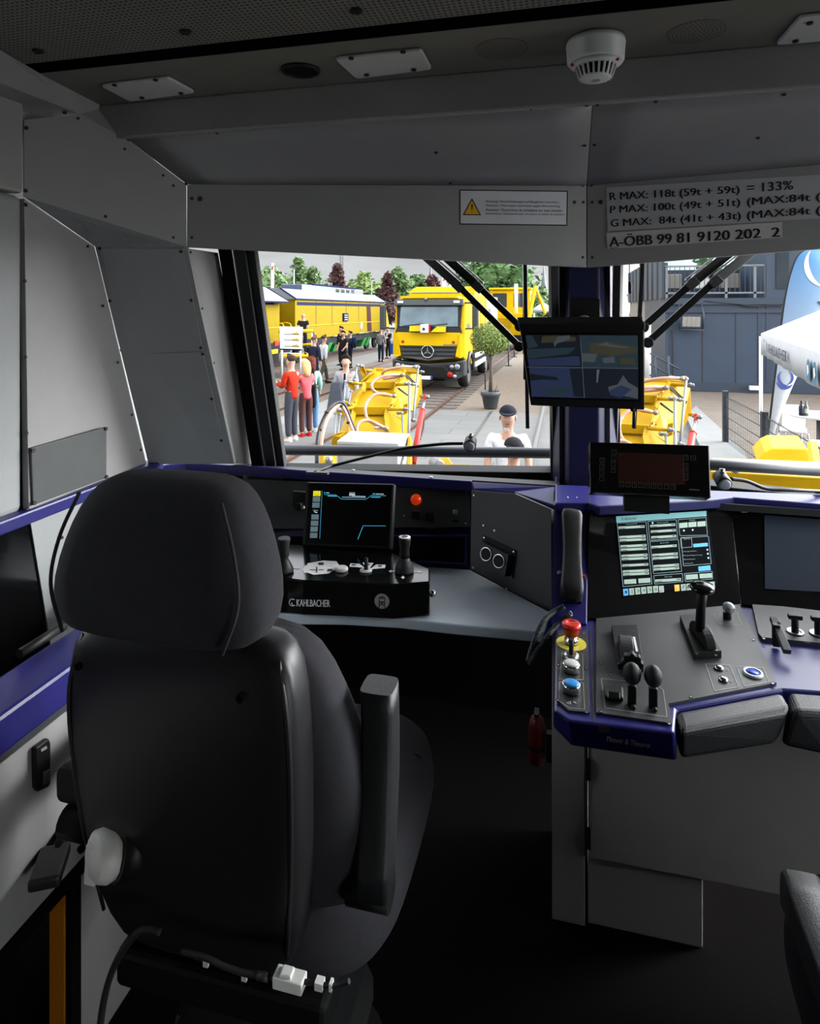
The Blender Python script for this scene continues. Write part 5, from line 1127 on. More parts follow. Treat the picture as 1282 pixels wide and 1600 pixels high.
b = MB(); b.prism([(-1.27, .0, 1.08), (-.9, -.12, .98), (0, -.18, .92), (.9, -.12, .98), (1.27, .0, 1.08), (1.27, .0, .52), (1.0, -.08, .42), (-1.0, -.08, .42), (-1.27, .0, .52)], (0, .45, 0), dkp); bp = b.build('bumper', tr_, .05)
b = MB(); b.prism([(-.72, -.19, .84), (.55, -.19, .84), (.72, -.17, .62), (.9, -.15, .45), (-.9, -.15, .45)], (0, .03, 0), black); b.build('lower_intake', bp, .02)
for sx in (-1, 1):
    b = MB(); b.prism([(sx*.66, -.215, .90), (sx*1.16, -.13, 1.0), (sx*1.14, -.14, .70), (sx*.80, -.20, .70)], (0, .08, 0), black); hd_ = b.build('headlight', tr_, .02)
    for x, r in ((.84, .07), (1.02, .10)): MB().lathe([(r, 0), (r*.95, .012), (r*.6, .03), (.001, .035)], V((sx*x, -.195 if x < .9 else -.165, .84)), (0, -1, 0), lamp, 20).build('lamp_lens', hd_)
for x, z, r, m_ in ((.78, .58, .075, red), (.94, .52, .05, lamp)): MB().lathe([(r*1.3, 0), (r*1.3, .02), (r, .02), (r*.7, .045), (.001, .05)], V((x, -.16, z)), (0, -1, 0), m_, 20).build('round_marker', tr_)
b = MB(); b.bb((-.42, -.215, .40), (.18, -.20, .52), white); b.bb((.12, -.217, .40), (.19, -.214, .52), bluebtn2); nq = Quad((-.38, -.2155, .50), (.08, -.2155, .50), (.08, -.2155, .42), (-.38, -.2155, .42)); nq.text(b, 'EX-2650', .02, .05, .96, .95, ink, .001); b.build('number_plate', tr_)
for x in (-.88, .88): MB().ball((x, -.055, 1.66), (.05, .02, .05), red).build('red_badge', tr_)
MB().bb((.55, -.06, 1.555), (1.0, -.045, 1.585), chrome).build('model_lettering_bar', tr_)
b = MB(); b.bb((-.22, -.26, 1.98), (.06, -.06, 2.26), white); b.bb((.06, -.24, 1.98), (.10, -.08, 2.26), red); b.lathe([(.05, 0), (.05, .01), (.03, .012)], V((-.10, -.262, 2.1)), (0, -1, 0), ink, 16); b.build('white_sensor_box', tr_, .01)
for a, c in ((-.62, -.24), (.22, .62)): b = MB(); b.prism([(a, -.2, 2.02), (c, -.2, 2.02), (c, -.12, 2.20), (a, -.12, 2.20)] if a < 0 else [(a-.1, -.2, 2.0), (c, -.2, 2.0), (c, -.12, 2.18), (a+.1, -.12, 2.18)], (0, .12, 0), yellow); b.build('yellow_bracket', tr_)
b = MB(); b.bb((-1.0, .05, 3.14), (1.0, .9, 3.22), yellow); b.bb((-.6, .1, 3.30), (1.05, .22, 3.345), steel); b.ball((-.1, .0, 3.12), (.06, .05, .06), steel); b.build('roof_bar', tr_, .01)
for sx in (-1, 1):
    b = MB(); b.bb((sx*1.50, -.05, 2.05), (sx*1.72, .12, 2.92), dkp); mi_ = b.build('side_mirror', tr_, .05); b = MB(); b.tube([(sx*1.18, .3, 2.98), (sx*1.45, .05, 2.98), (sx*1.6, .03, 2.88)], .03, black); b.tube([(sx*1.2, .3, 2.1), (sx*1.55, .05, 2.12)], .025, black); b.build('mirror_arm', mi_)
    for yy in (1.4, 6.4, 7.8):
        b = MB(); b.lathe([(.28, -.17), (.5, -.17), (.55, -.12), (.55, .12), (.5, .17), (.30, .17), (.28, .06), (.001, .05)], V((sx*1.02, yy, .55)), (sx, 0, 0), rubber, 32); wl_ = b.build('wheel', tr_); MB().lathe([(.30, .165), (.27, .10), (.12, .08), (.11, .16), (.001, .165)], V((sx*1.02, yy, .55)), (sx, 0, 0), steel, 24).build('wheel_rim', wl_)
    b = MB(); pts = [V((sx*1.24, 1.4+.66*math.cos(t), .55+.66*math.sin(t))) for t in [math.radians(a) for a in range(0, 181, 15)]]; b.tube(pts, .06, dkp, 6); b.build('wheel_arch', tr_)
    b = MB(); b.prism([(sx*1.225, .55, 2.1), (sx*1.225, 1.45, 2.1), (sx*1.215, 1.4, 2.85), (sx*1.215, .6, 2.85)], (sx*.01, 0, 0), dglass); b.build('door_window', tr_, .01)
    b = MB()
    for z in (.95, .62): b.bb((sx*1.22, 2.6, z), (sx*1.28, 5.6, z+.16), white)
    b.build('side_guard', tr_)
    b = MB(); b.bb((sx*1.1, 2.3, .55), (sx*1.2, 9.5, 1.25), dkgrey); b.build('side_skirt', tr_)
b = MB(); b.bb((-1.25, 2.35, 1.25), (1.25, 6.2, 3.42), yellow); b.prism([(-1.25, 2.35, 3.42), (-1.0, 2.5, 3.62), (-1.0, 6.2, 3.62), (-1.25, 6.2, 3.42)], (2.1, 0, 0), yellow); b.build('front_body', tr_, .02)
b = MB(); b.bb((-1.25, 6.3, 1.25), (1.25, 10.5, 3.35), mat('silver_box_body', (190, 192, 190), .3, m=.4, var=.15, sc=2))
b.bb((1.252, 6.8, 1.9), (1.26, 7.6, 2.8), dglass); b.build('rear_body', tr_, .02)
b = MB()
for k in range(5): b.bb((1.252, 2.5+k*.75, 1.4), (1.27, 2.54+k*.75, 3.3), yellow2)
b.build('body_rib', tr_)
b = MB(); b.bb((-.5, .4, .3), (.5, 10, .7), dkgrey); b.build('chassis', tr_)

# ================================================================ OTHER YELLOW RAIL VEHICLES
def loco(label, loc, w=2.9):
    o = thing('rail_vehicle', label, 'rail vehicle', loc, local=True); h = w/2
    b = MB(); b.bb((-h, 0, 1.0), (h, 4, 2.5), yellow)
    for k in range(6): b.bb((-h*.7, -.03, 1.5+k*.12), (h*.2, 0, 1.56+k*.12), yellow2)
    b.build('hood', o, .05)
    b = MB(); b.bb((-h, 2.5, 2.4), (h, 5.5, 4.2), yellow); b.bb((-h-.1, 2.3, 4.2), (h+.1, 5.7, 4.35), yellow); cb2 = b.build('cab', o, .05)
    for x in (-.75, .75): MB().bb((x-.5, 2.47, 2.95), (x+.5, 2.5, 3.95), dglass).build('front_window', cb2)
    MB().bb((h, 3, 2.95), (h+.02, 5, 3.95), dglass).build('side_window', cb2)
    MB().cyl((.5, 1.5, 2.4), (.5, 1.5, 4.6), .13, offwhite, 14).build('exhaust_stack', o); b = MB(); b.bb((-h, -.2, .6), (h, 8, 1.0), dkgrey); b.build('frame', o)
    for sx in (-1, 1):
        for yy in (.9, 3.2): b = MB(); b.cyl((sx*.7, yy, .46), (sx*.84, yy, .46), .46, dkgrey, 20); b.build('rail_wheel', o)
    return o
lo = loco('yellow rail vehicle with cab windows and white exhaust stack behind the truck', (-4.0, 44.5, G+.05))
lo2 = loco('yellow vehicle with white roof glimpsed between the truck and the rail machine', (-8.6, 44, G+.05), 2.7); 
c = PD(834, 480, 41); cr_ = thing('crane_arm', 'yellow loading crane arm with pale ladder beside the rail vehicle', 'crane', (c.x, c.y, G))
b = MB(); b.bb((c.x-.5, c.y, G+.9), (c.x+.5, c.y+3, G+2.2), yellow); b.build('base', cr_, .05)
b = MB(); b.bar((c.x-.3, c.y, G+2.2), (c.x+.1, c.y+.3, G+4.3), .18, .18, yellow); b.bar((c.x+.1, c.y+.3, G+4.3), (c.x+.7, c.y+1, G+2.6), .14, .14, yellow); b.build('boom', cr_); b = MB(); b.cyl((c.x-.6, c.y-.2, G), (c.x-.6, c.y-.2, G+7.2), .07, steel, 10); b.build('mast', cr_)

# ================================================================ GREY BUILDING with terrace
bg_ = mat('anthracite_cladding', (62, 82, 108), .55, var=.06, sc=1.5); bg2 = mat('slate_trim', (60, 76, 98), .5); beige = mat('beige_wall', (176, 170, 160), .7)
YB = 23.8; ZR = 2.02
bd = thing('container_building', 'anthracite flat building with a railed roof terrace behind the tent', 'building', (8, 26, G))
xl = P(1040, 500, YB).x
b = MB(); b.bb((xl, YB, G), (18, YB+6, ZR), bg_); b.build('wall_block', bd)
b = MB()
for px in (1049, 1187, 1200): x = P(px, 500, YB).x; b.bb((x-.05, YB-.02, G+.35), (x+.05, YB+.01, ZR-.1), bg2)
b.bb((xl, YB-.06, ZR-.5), (18, YB, ZR-.38), bg2); b.bb((xl, YB-.08, ZR-.22), (18, YB, ZR), bg2); b.bb((xl, YB-.03, G), (18, YB, G+.3), bg2)
for px in (1098, 1150): x = P(px, 500, YB).x; b.bb((x-.015, YB-.008, G+.3), (x+.015, YB, ZR-.5), ink)
b.build('trim_profiles', bd)
b = MB(); b.tube(spline([P(1160, 477, YB-.1), P(1180, 479, YB-.1), P(1215, 477, YB-.1), P(1222, 480, YB-.1)]), .02, ink, 6); b.tube(spline([P(1050, 515, YB-.05), P(1052, 540, YB-.05), P(1052, 600, YB-.05)]), .015, ink, 5); b.tube(spline([P(1100, 470, YB-.1), P(1130, 473, YB-.1), P(1185, 478, YB-.1)]), .015, ink, 6); b.build('cable_run', bd)
b = MB(); b.bb((xl-.1, YB+.1, ZR), (xl+.1, YB+.3, ZR+1.25), bg2)
for px in (1042, 1135, 1180, 1197): x = P(px, 440, YB+.1).x; b.bb((x-.04, YB+.06, ZR), (x+.04, YB+.14, ZR+1.1), steel)
for z in (.15, 1.08): b.bb((xl, YB+.06, ZR+z), (P(1197, 440, YB).x, YB+.13, ZR+z+.06), steel)
x = xl
while x < P(1196, 440, YB).x: b.bb((x, YB+.09, ZR+.15), (x+.02, YB+.11, ZR+1.1), bg2); x += .16
b.build('terrace_railing', bd)
b = MB(); x0_, x1_ = P(1198, 440, YB).x, 18; b.bb((x0_, YB, ZR), (x1_, YB+4, 6), bg_); b.bb((P(1213, 440, YB).x, YB-.03, ZR+.3), (P(1233, 440, YB).x, YB, 5), dglass); b.build('tower_block', bd)
b = MB(); b.bb((xl, YB+3.5, ZR), (x0_, YB+4, 3.2), bg2); b.bb((xl, YB+4.0, 3.2), (x0_, YB+4.2, 5.5), glassmat('pale_door_glass', (.75, .85, .85), .3)); b.build('terrace_back', bd)
for k in range(6): MB().bb((xl+.3+k*1.0, YB+2.2, ZR+.4), (xl+.9+k*1.0, YB+2.7, ZR+.95), offwhite if k % 2 else beige).build('terrace_planter', bd, .03)
b = MB(); b.prism([(xl, YB, G), (P(985, 500, 37).x, 37, G), (P(985, 500, 37).x+.3, 37, G), (xl+.3, YB+.1, G)], (0, 0, ZR-G+.0), beige); b.build('side_wing', bd)
b = MB(); A_, B_ = V((xl, YB, 0)), V((P(983, 500, 37).x, 37, 0))
for k in range(9): p_ = A_.lerp(B_, (k+.5)/9); b.bb((p_.x-.06, p_.y-.45, 2.02), (p_.x+.02, p_.y+.45, 3.6), bg2)
b.build('slat_screen', bd)
b = MB(); b.tube([P(1013, 505, 22.5), P(1013, 600, 22.5)], .10, white, 10); b.build('white_post', bd)
b = MB()
for dz in (0, -.35, -.7): b.tube([P(1016, 552, 22)+V((0, 0, dz)), P(1062, 577, 22)+V((0, 0, dz))], .03, bg2, 6)
for px in (1025, 1045): b.tube([P(px, 556, 22), V((*P(px, 556, 22).xy, G))], .04, bg2, 6)
b.build('stair_rail', bd)
b = MB(); b.bb((P(1172, 606, YB-.3).x, YB-.35, P(1172, 609, YB-.3).z), (P(1188, 606, YB-.3).x, YB-.2, P(1172, 603, YB-.3).z), white); b.build('white_bracket', bd)
fd = thing('floodlight', 'grey square floodlight on a bracket mounted on the anthracite wall', 'light', tuple(P(1081, 505, YB-.1)))
b = MB(); fc = [P(1064, 492, YB-.5), P(1099, 492, YB-.5), P(1098, 514, YB-.4), P(1063, 513, YB-.4)]; fq_ = Quad(*fc); b.prism(fc, (0, .25, 0), bg2); fh = b.build('housing', fd, .02)
b = MB(); fq_.rect(b, .1, .12, .9, .85, mat('floodlight_glass', (206, 202, 196), .3), .01)
for k in range(1, 4): fq_.rect(b, .1+k*.2-.01, .12, .1+k*.2+.01, .85, inkg, .014)
b.build('lamp_glass', fh)
b = MB(); b.tube([P(1061, 475, YB-.02), P(1063, 490, YB-.5), P(1063, 514, YB-.4)], .03, bg2, 6); b.tube([P(1096, 473, YB-.02), P(1100, 490, YB-.5), P(1099, 514, YB-.4)], .03, bg2, 6); b.tube([P(1063, 515, YB-.4), P(1100, 516, YB-.4)], .03, bg2, 6); b.build('bracket', fd)

# ================================================================ TENT, FLAG, FENCE, BAR TABLE
tent_w = mat('white_tent_fabric', (236, 238, 242), .8, var=.03)
C0 = PD(1189.5, 521, 11); dv_ = (PD(1282, 552, 6.03)-C0); dv_.z = 0; dv_.normalize(); pv_ = V((-dv_.y, dv_.x, 0)); pv_ = pv_ if pv_.x > 0 else -pv_
te = thing('pavilion_tent', 'white pop-up tent with printed valance beside the fence', 'tent', (C0.x, C0.y, G)); ZE = C0.z; LT = 6.0; WT = 3.2
k4 = [C0, C0+dv_*LT, C0+dv_*LT+pv_*WT, C0+pv_*WT]
b = MB(); rg = [C0+dv_*1.5+pv_*WT/2+V((0, 0, .85)), C0+dv_*(LT-1.5)+pv_*WT/2+V((0, 0, .85))]
b.add(k4+rg, [(0, 1, 5, 4), (1, 2, 5), (2, 3, 4, 5), (3, 0, 4)], tent_w); cn = b.build('canopy', te); cn.modifiers.new('solid', 'SOLIDIFY').thickness = .01
b = MB(); hv = .35
for i in range(4):
    A_, B_ = k4[i], k4[(i+1) % 4]; n_ = 24; out = (A_+B_)/2-(k4[0]+k4[2])/2; out.z = 0; out.normalize(); rows = []
    for j in range(n_+1):
        p_ = A_.lerp(B_, j/n_); w_ = .015*math.sin(j*1.7) if 0 < j < n_ else 0; rows.append([p_, p_-V((0, 0, hv*.5))+out*(w_*.5), p_-V((0, 0, hv))+out*w_])
    b.loft(rows, tent_w, False, True, False)
vl = b.build('valance', te); vl.modifiers.new('solid', 'SOLIDIFY').thickness = .006
vq = Quad(k4[0], k4[1], k4[1]-V((0, 0, hv)), k4[0]-V((0, 0, hv))); b = MB()
vu = lambda px: (hit(px, 540, k4[0], dv_.cross(V((0, 0, 1))))-k4[0]).dot(dv_)/LT
vq.text(b, 'KAHLBACHER', vu(1202), .30, vu(1234.5), .70, navy, .03, .012)
for (u, cc) in ((vu(1269), 0), (vu(1279.5), 1)): vq.circ(b, u, .58, .115, cyanp, .03); vq.poly(b, [(u-.009, .45), (u+.004, .42), (u+.009, .62), (u-.003, .75), (u-.007, .6)], white, .034)
vq.line(b, [(vu(1198)+.016*math.cos(t), .5+.28*math.sin(t)) for t in [math.radians(a) for a in range(-50, -320, -20)]], .035, cyanp, .03)
b.build('printed_lettering', vl)
for p_ in k4: MB().tube([p_-V((0, 0, .05)), V((p_.x, p_.y, G))], .028, white, 10).build('pole', te)
b = MB(); b.tube([k4[0]-V((0, 0, .3)), k4[0]+pv_*WT-V((0, 0, .3))], .02, steel, 6); b.build('cross_truss', te)
# beach flag
d_f = 12.6; fl_ = thing('beach_flag', 'tall blue to white feather flag with crescent emblem standing behind the tent', 'flag', tuple(PD(1199, 705, d_f)))
fp = lambda x, y: PD(x, y, d_f)
fm = mat('flag_print', (170, 200, 232), .7); t_ = fm.node_tree; tcx = t_.nodes.new('ShaderNodeTexCoord'); sxx = t_.nodes.new('ShaderNodeSeparateXYZ'); t_.links.new(tcx.outputs['Object'], sxx.inputs[0]); mrr = t_.nodes.new('ShaderNodeMapRange'); mrr.inputs['From Min'].default_value = -.2; mrr.inputs['From Max'].default_value = 2.6; t_.links.new(sxx.outputs['Z'], mrr.inputs[0]); rmp = t_.nodes.new('ShaderNodeValToRGB'); t_.links.new(mrr.outputs[0], rmp.inputs[0]); rmp.color_ramp.elements[0].color = tuple(x*DIM for x in lin((236, 241, 248)))+(1,); rmp.color_ramp.elements[1].color = tuple(x*DIM for x in lin((98, 168, 228)))+(1,); t_.links.new(rmp.outputs[0], t_.nodes['Principled BSDF'].inputs['Base Color'])
lft = spline([fp(1199, 705), fp(1207, 640), fp(1219, 540), fp(1228, 470), fp(1238, 425), fp(1252, 396), fp(1280, 384)], 6)
rgt = spline([fp(1203, 700), fp(1222, 645), fp(1250, 580), fp(1285, 520), fp(1310, 470), fp(1322, 430), fp(1320, 400)], 6)
b = MB(); n_ = len(lft); b.add(lft+rgt, [(i, i+1, n_+i+1, n_+i) for i in range(n_-1)], fm, True); fcl = b.build('flag_cloth', fl_); fcl.modifiers.new('solid', 'SOLIDIFY').thickness = .008
MB().tube([p_+V((-.01, .02, 0)) for p_ in [fp(1198, 740)]+lft], .022, black, 8).build('flag_pole', fl_)
fQ = Quad(fp(1200, 400), fp(1300, 400), fp(1300, 700), fp(1200, 700)); b = MB()
def cres(cx, cy, r, th, a0, a1, m_, n=18):
    o_ = []; i_ = []
    for k in range(n+1):
        a = math.radians(a0+(a1-a0)*k/n); w_ = th*math.sin(math.pi*k/n); o_.append((cx+r*math.cos(a), cy+r*math.sin(a))); i_.append((cx+(r-w_)*math.cos(a), cy+(r-w_)*math.sin(a)))
    for k in range(n): b.add([fp(*o_[k])+fQ.n*.02, fp(*o_[k+1])+fQ.n*.02, fp(*i_[k+1])+fQ.n*.02, fp(*i_[k])+fQ.n*.02], [(0, 1, 2, 3)], m_)
fb_ = mat('flag_blue', (36, 76, 176), .6)
cres(1226, 595, 13.5, 6, 180, 20, fb_); cres(1226, 591, 12, 5, 250, 60, fb_); cres(1229, 590, 11, 4, -80, 90, fb_)
cres(1290, 415, 34, 9, 90, 230, inkw)
for i, (ch, x, y) in enumerate((('H', 1259, 527), ('L', 1267, 510), ('B', 1273, 493), ('A', 1282, 474), ('C', 1290, 456))):
    ex_, ey_ = V((5, -9)).normalized()*9, V((-9, -5)).normalized()*11; q = lambda a, c: fp(x+ex_.x*a+ey_.x*c, y+ex_.y*a+ey_.y*c)
    Quad(q(-.5, .5), q(.5, .5), q(.5, -.5), q(-.5, -.5)).text(b, ch, 0, 0, 1, 1, mat('flag_ink', (40, 30, 60), .6) if i == 0 else MATS['flag_ink'], .02, .02)
b.build('flag_emblem', fl_)
# mesh fence
fe = thing('mesh_fence', 'dark wire mesh fence with square posts leading towards the tent', 'fence', tuple(gp(1134, 697))); fpst = [(1134, 613, 13.1), (1195, 646, 10.7), (1292, 702, 8.0)]
fw = mat('fence_paint', (52, 60, 70), .5); tops = [PD(*q) for q in fpst]
for p_ in tops: MB().bb((p_.x-.05, p_.y-.05, G), (p_.x+.05, p_.y+.05, p_.z+.03), fw).build('fence_post', fe)
for A_, B_ in zip(tops[:-1], tops[1:]):
    b = MB()
    for z in (1.02, .82, .62, .42, .22, .04): b.tube([V((A_.x, A_.y, G+z)), V((B_.x, B_.y, G+z))], .008, fw, 5)
    n_ = int((A_-B_).length/.055)
    for k in range(1, n_): p_ = A_.lerp(B_, k/n_); b.tube([V((p_.x, p_.y, G+.02)), V((p_.x, p_.y, G+1.05))], .0028, fw, 4)
    b.build('mesh_panel', fe)
# bar table, bottles, stools, counter
tb = PD(1282, 648, 10.05); bt = thing('bar_table', 'round white bar table with two bottles under the tent', 'table', (tb.x, tb.y, G)); zt_ = tb.z
MB().lathe([(.42, -.03), (.45, -.015), (.45, 0), (.44, .004), (.001, .004)], tb, (0, 0, 1), white, 36).build('table_top', bt); MB().cyl((tb.x, tb.y, G+.03), (tb.x, tb.y, zt_-.03), .05, dgrey, 16).build('column', bt); MB().lathe([(.3, 0), (.3, .015), (.05, .04)], V((tb.x, tb.y, G)), (0, 0, 1), dgrey, 28).build('base', bt)
for lab, px, m_ in (('dark brown bottle on the round white bar table', 1252.5, mat('brown_glass', (36, 28, 34), .1)), ('clear green-tinted bottle on the round white bar table', 1260, mat('pale_green_glass', (150, 178, 168), .1))):
    q = PD(px, 645, 9.95); o = thing('bottle', lab, 'bottle', (q.x, q.y, zt_+.004)); c = V((q.x, q.y, zt_+.005)); MB().lathe([(.030, 0), (.034, .01), (.034, .13), (.015, .18), (.014, .225)], c, (0, 0, 1), m_, 16).build('glass_body', o); MB().lathe([(.0345, .04), (.0345, .11)], c, (0, 0, 1), navy if px < 1255 else offwhite, 16, False).build('bottle_label', o); MB().cyl(c+V((0, 0, .225)), c+V((0, 0, .235)), .015, steel).build('cap', o)
cs_ = PD(1240, 672, 11.4); ch = thing('bar_chair', 'white plastic bar chair with chrome legs behind the round table', 'chair', (cs_.x, cs_.y, G))
MB().box(cs_, (.42, .42, .05), white, Matrix.Rotation(-.3, 3, 'Z')).build('seat', ch, .02); b = MB(); b.prism([PD(1223, 632, 11.65), PD(1259, 633, 11.5), PD(1258, 669, 11.45), PD(1222, 668, 11.6)], (.02, .03, 0), white); b.build('backrest', ch, .01)
for dx, dy in ((-.18, -.18), (.18, -.18), (-.18, .18), (.18, .18)): MB().tube([cs_+V((dx, dy, -.02)), V((cs_.x+dx*1.2, cs_.y+dy*1.2, G))], .014, chrome, 8).build('leg', ch)
q = PD(1292, 715, 9.2); ct_ = thing('white_counter', 'white counter top edge cut off by the frame behind the fence', 'counter', (q.x, q.y, G)); MB().bb((q.x-.22, q.y-.25, G), (q.x+.6, q.y+.3, q.z+.2), white).build('body', ct_, .01); MB().bb((q.x-.05, q.y-.15, q.z+.2), (q.x+.3, q.y, q.z+.215), dgrey).build('tray', ct_)
# ================================================================ PLOUGH UNITS in front of the nose
def qd(x, y, d): return PD(480+x*.1716, 560+y*.1716, d)
pu = thing('snow_plough_unit', 'yellow snow plough arm with hoses and a red cylinder, before the left windscreen', 'plough', tuple(qd(600, 700, 5.3)), 'snow plough arms')
def sheet(b, pts, m_=yellow2, th=.02):
    p = [qd(*q) for q in pts]; n = (p[1]-p[0]).cross(p[-1]-p[0]).normalized()
    if n.dot(p[0]-EYEV) < 0: n = -n
    b.prism(p, n*th, m_)
b = MB()
sheet(b, [(612, 108, 6.2), (890, 105, 6.2), (818, 235, 5.92), (522, 235, 5.92)]); sheet(b, [(522, 250, 6.0), (818, 250, 6.0), (745, 465, 5.6), (432, 465, 5.6)]); sheet(b, [(432, 490, 5.66), (745, 490, 5.66), (738, 760, 5.15), (405, 760, 5.15)])
b.build('mould_board', pu, .004)
b = MB(); b.bar(qd(522, 242, 5.92), qd(818, 242, 5.92), .03, .06, yellow2); b.bar(qd(432, 475, 5.58), qd(745, 475, 5.58), .03, .07, yellow2); b.bar(qd(612, 112, 6.2), qd(1000, 118, 6.2), .03, .05, yellow2); b.build('cross_rib', pu, .004)
b = MB()
sheet(b, [(612, 108, 6.2), (522, 235, 5.92), (490, 215, 6.1), (575, 125, 6.3)]); sheet(b, [(522, 250, 6.0), (432, 465, 5.6), (370, 430, 5.85), (400, 320, 6.0), (500, 250, 6.1)]); sheet(b, [(432, 490, 5.66), (405, 760, 5.15), (270, 760, 5.5), (330, 570, 5.75)])
b.build('side_flank', pu, .003)
b = MB()
sheet(b, [(890, 105, 6.2), (1042, 150, 6.3), (1050, 330, 6.1), (980, 480, 5.95), (930, 470, 5.9), (818, 250, 5.98)]); sheet(b, [(818, 250, 6.0), (930, 360, 5.95), (925, 700, 5.3), (900, 760, 5.2), (738, 760, 5.15), (745, 480, 5.6)])
sheet(b, [(900, 130, 6.18), (1020, 250, 6.05), (1010, 270, 6.05), (890, 150, 6.15)], dgrey2, .008); sheet(b, [(760, 495, 5.58), (880, 560, 5.52), (870, 580, 5.5), (755, 510, 5.57)], dgrey2, .008); sheet(b, [(830, 262, 5.9), (920, 330, 5.85), (915, 345, 5.85), (825, 280, 5.9)], dgrey2, .008)
b.build('side_flank', pu, .003)
b = MB()
for pts in ([(620, 98, 6.12), (600, 130, 6.1), (560, 160, 6.05), (500, 215, 6.0), (495, 235, 6.0)], [(522, 222, 5.9), (515, 280, 5.85), (470, 350, 5.75), (428, 430, 5.6), (425, 460, 5.6)], [(432, 440, 5.6), (425, 500, 5.55), (405, 580, 5.45), (400, 690, 5.3)],
            [(892, 104, 6.1), (880, 150, 6.08), (850, 190, 6.0), (818, 220, 5.9), (800, 310, 5.85)], [(815, 330, 5.85), (790, 380, 5.8), (780, 430, 5.7), (742, 455, 5.6)], [(742, 450, 5.6), (725, 520, 5.5), (735, 600, 5.35), (725, 660, 5.25)]):
    P_ = spline([qd(*q) for q in pts], 4)
    for A_, B_ in zip(P_[:-1], P_[1:]): b.bar(A_, B_, .010, .045, yellow2, (.3, 1, .2))
b.build('curved_flange', pu)
b = MB()
for A_, B_ in (((510, 106, 6.15), (612, 114, 6.2)), ((890, 122, 6.15), (1015, 124, 6.1)), ((390, 218, 5.85), (525, 236, 5.9)), ((815, 238, 5.88), (935, 236, 5.8)), ((300, 472, 5.5), (432, 445, 5.58)), ((745, 464, 5.56), (895, 464, 5.45)), ((1035, 345, 6.0), (1085, 352, 5.95))): b.cyl(qd(*A_), qd(*B_), .014, yellow2, 14)
b.build('pivot_shaft', pu)
b = MB()
for pts in ([(470, 60, 6.1), (500, 50, 6.1), (520, 90, 6.1), (545, 150, 6.15), (510, 190, 6.12), (480, 110, 6.1)], [(365, 195, 5.85), (395, 190, 5.85), (420, 215, 5.85), (440, 270, 5.9), (410, 305, 5.88), (375, 250, 5.85)], [(262, 480, 5.5), (280, 450, 5.5), (320, 450, 5.5), (345, 520, 5.5), (320, 545, 5.5), (275, 510, 5.5)], [(990, 62, 6.1), (1015, 60, 6.1), (1010, 130, 6.1), (990, 130, 6.1)], [(880, 420, 5.5), (915, 408, 5.5), (915, 500, 5.5), (870, 520, 5.5)], [(320, 395, 5.6), (360, 390, 5.6), (405, 440, 5.6), (400, 560, 5.6), (350, 540, 5.6)], [(222, 760, 4.9), (235, 700, 4.9), (285, 680, 4.9), (355, 662, 4.95), (362, 690, 4.95), (300, 720, 4.9), (275, 800, 4.9), (225, 800, 4.9)]):
    sheet(b, pts, yellow2, .03)
b.build('bracket_plate', pu, .004)
for A_, B_, r in (((460, 62, 6.05), (432, 200, 5.95), .02), ((350, 212, 5.8), (335, 395, 5.6), .02), ((402, 300, 5.75), (380, 415, 5.6), .018), ((258, 500, 5.45), (250, 760, 5.1), .018), ((302, 512, 5.45), (275, 760, 5.1), .02), ((1012, 80, 6.0), (965, 565, 5.4), .022), ((932, 232, 5.75), (928, 760, 5.1), .024), ((865, 498, 5.4), (882, 760, 5.1), .02)):
    r *= .45; b = MB(); b.cyl(qd(*A_), qd(*B_), r, steel, 12); b.ball(qd(*A_), r*1.9, steel, 10); b.ball(qd(*B_), r*1.7, steel, 10); b.build('link_rod', pu)
for q in ((1040, 122, 6.05), (965, 236, 5.75), (900, 230, 5.78), (892, 460, 5.42), (832, 496, 5.42), (965, 562, 5.4), (495, 72, 6.05), (385, 216, 5.8), (290, 470, 5.45)): 
    b = MB(); c = qd(*q); b.ball(c, .017, steel, 10); b.cyl(c+V((-.015, 0, 0)), c+V((.03, 0, 0)), .012, steel, 6); b.build('pin_nut', pu)
b = MB(); A_, B_ = qd(1050, 478, 5.3), qd(965, 960, 4.75); b.cyl(A_, B_, .0235, red, 20); b.cyl(A_, qd(1054, 470, 5.31), .025, red, 20); rc = b.build('red_cylinder', pu); rc['label'] = 'red hydraulic cylinder'
b = MB(); b.cyl(qd(1072, 385, 5.4), A_, .010, chrome, 14); b.build('piston_rod', rc); b = MB(); b.cyl(qd(1075, 345, 5.45), qd(1071, 392, 5.4), .013, red, 14); b.ball(qd(1075, 345, 5.45), .018, red, 12); b.build('rod_eye', rc)
b = MB(); c = qd(1100, 350, 5.42); b.ball(c, .018, steel, 10); b.cyl(qd(1050, 350, 5.46), c, .009, steel, 8); b.build('eye_pin', rc); b = MB(); b.tube(spline([qd(1068, 560, 5.2), qd(1060, 640, 5.1), qd(1030, 740, 5.0)]), .007, black, 6); b.build('feed_pipe', rc)
for pts in ([(685, 158, 6.1), (700, 120, 6.0), (770, 95, 5.95), (860, 80, 5.95), (985, 78, 6.0)], [(870, 160, 5.95), (760, 178, 5.95), (690, 185, 5.95)], [(862, 148, 5.95), (760, 150, 5.85), (650, 180, 5.8), (592, 230, 5.75), (600, 285, 5.72), (660, 322, 5.72), (760, 342, 5.72)], [(790, 343, 5.72), (690, 322, 5.6), (610, 335, 5.55), (552, 390, 5.5), (530, 460, 5.42), (545, 540, 5.38), (600, 590, 5.32), (700, 640, 5.22)], [(725, 642, 5.2), (640, 600, 5.15), (560, 566, 5.15), (500, 572, 5.12), (458, 615, 5.08), (452, 700, 5.02)]):
    MB().tube(spline([qd(*q) for q in pts], 8), .0135, hose, 12).build('copper_hose', pu)
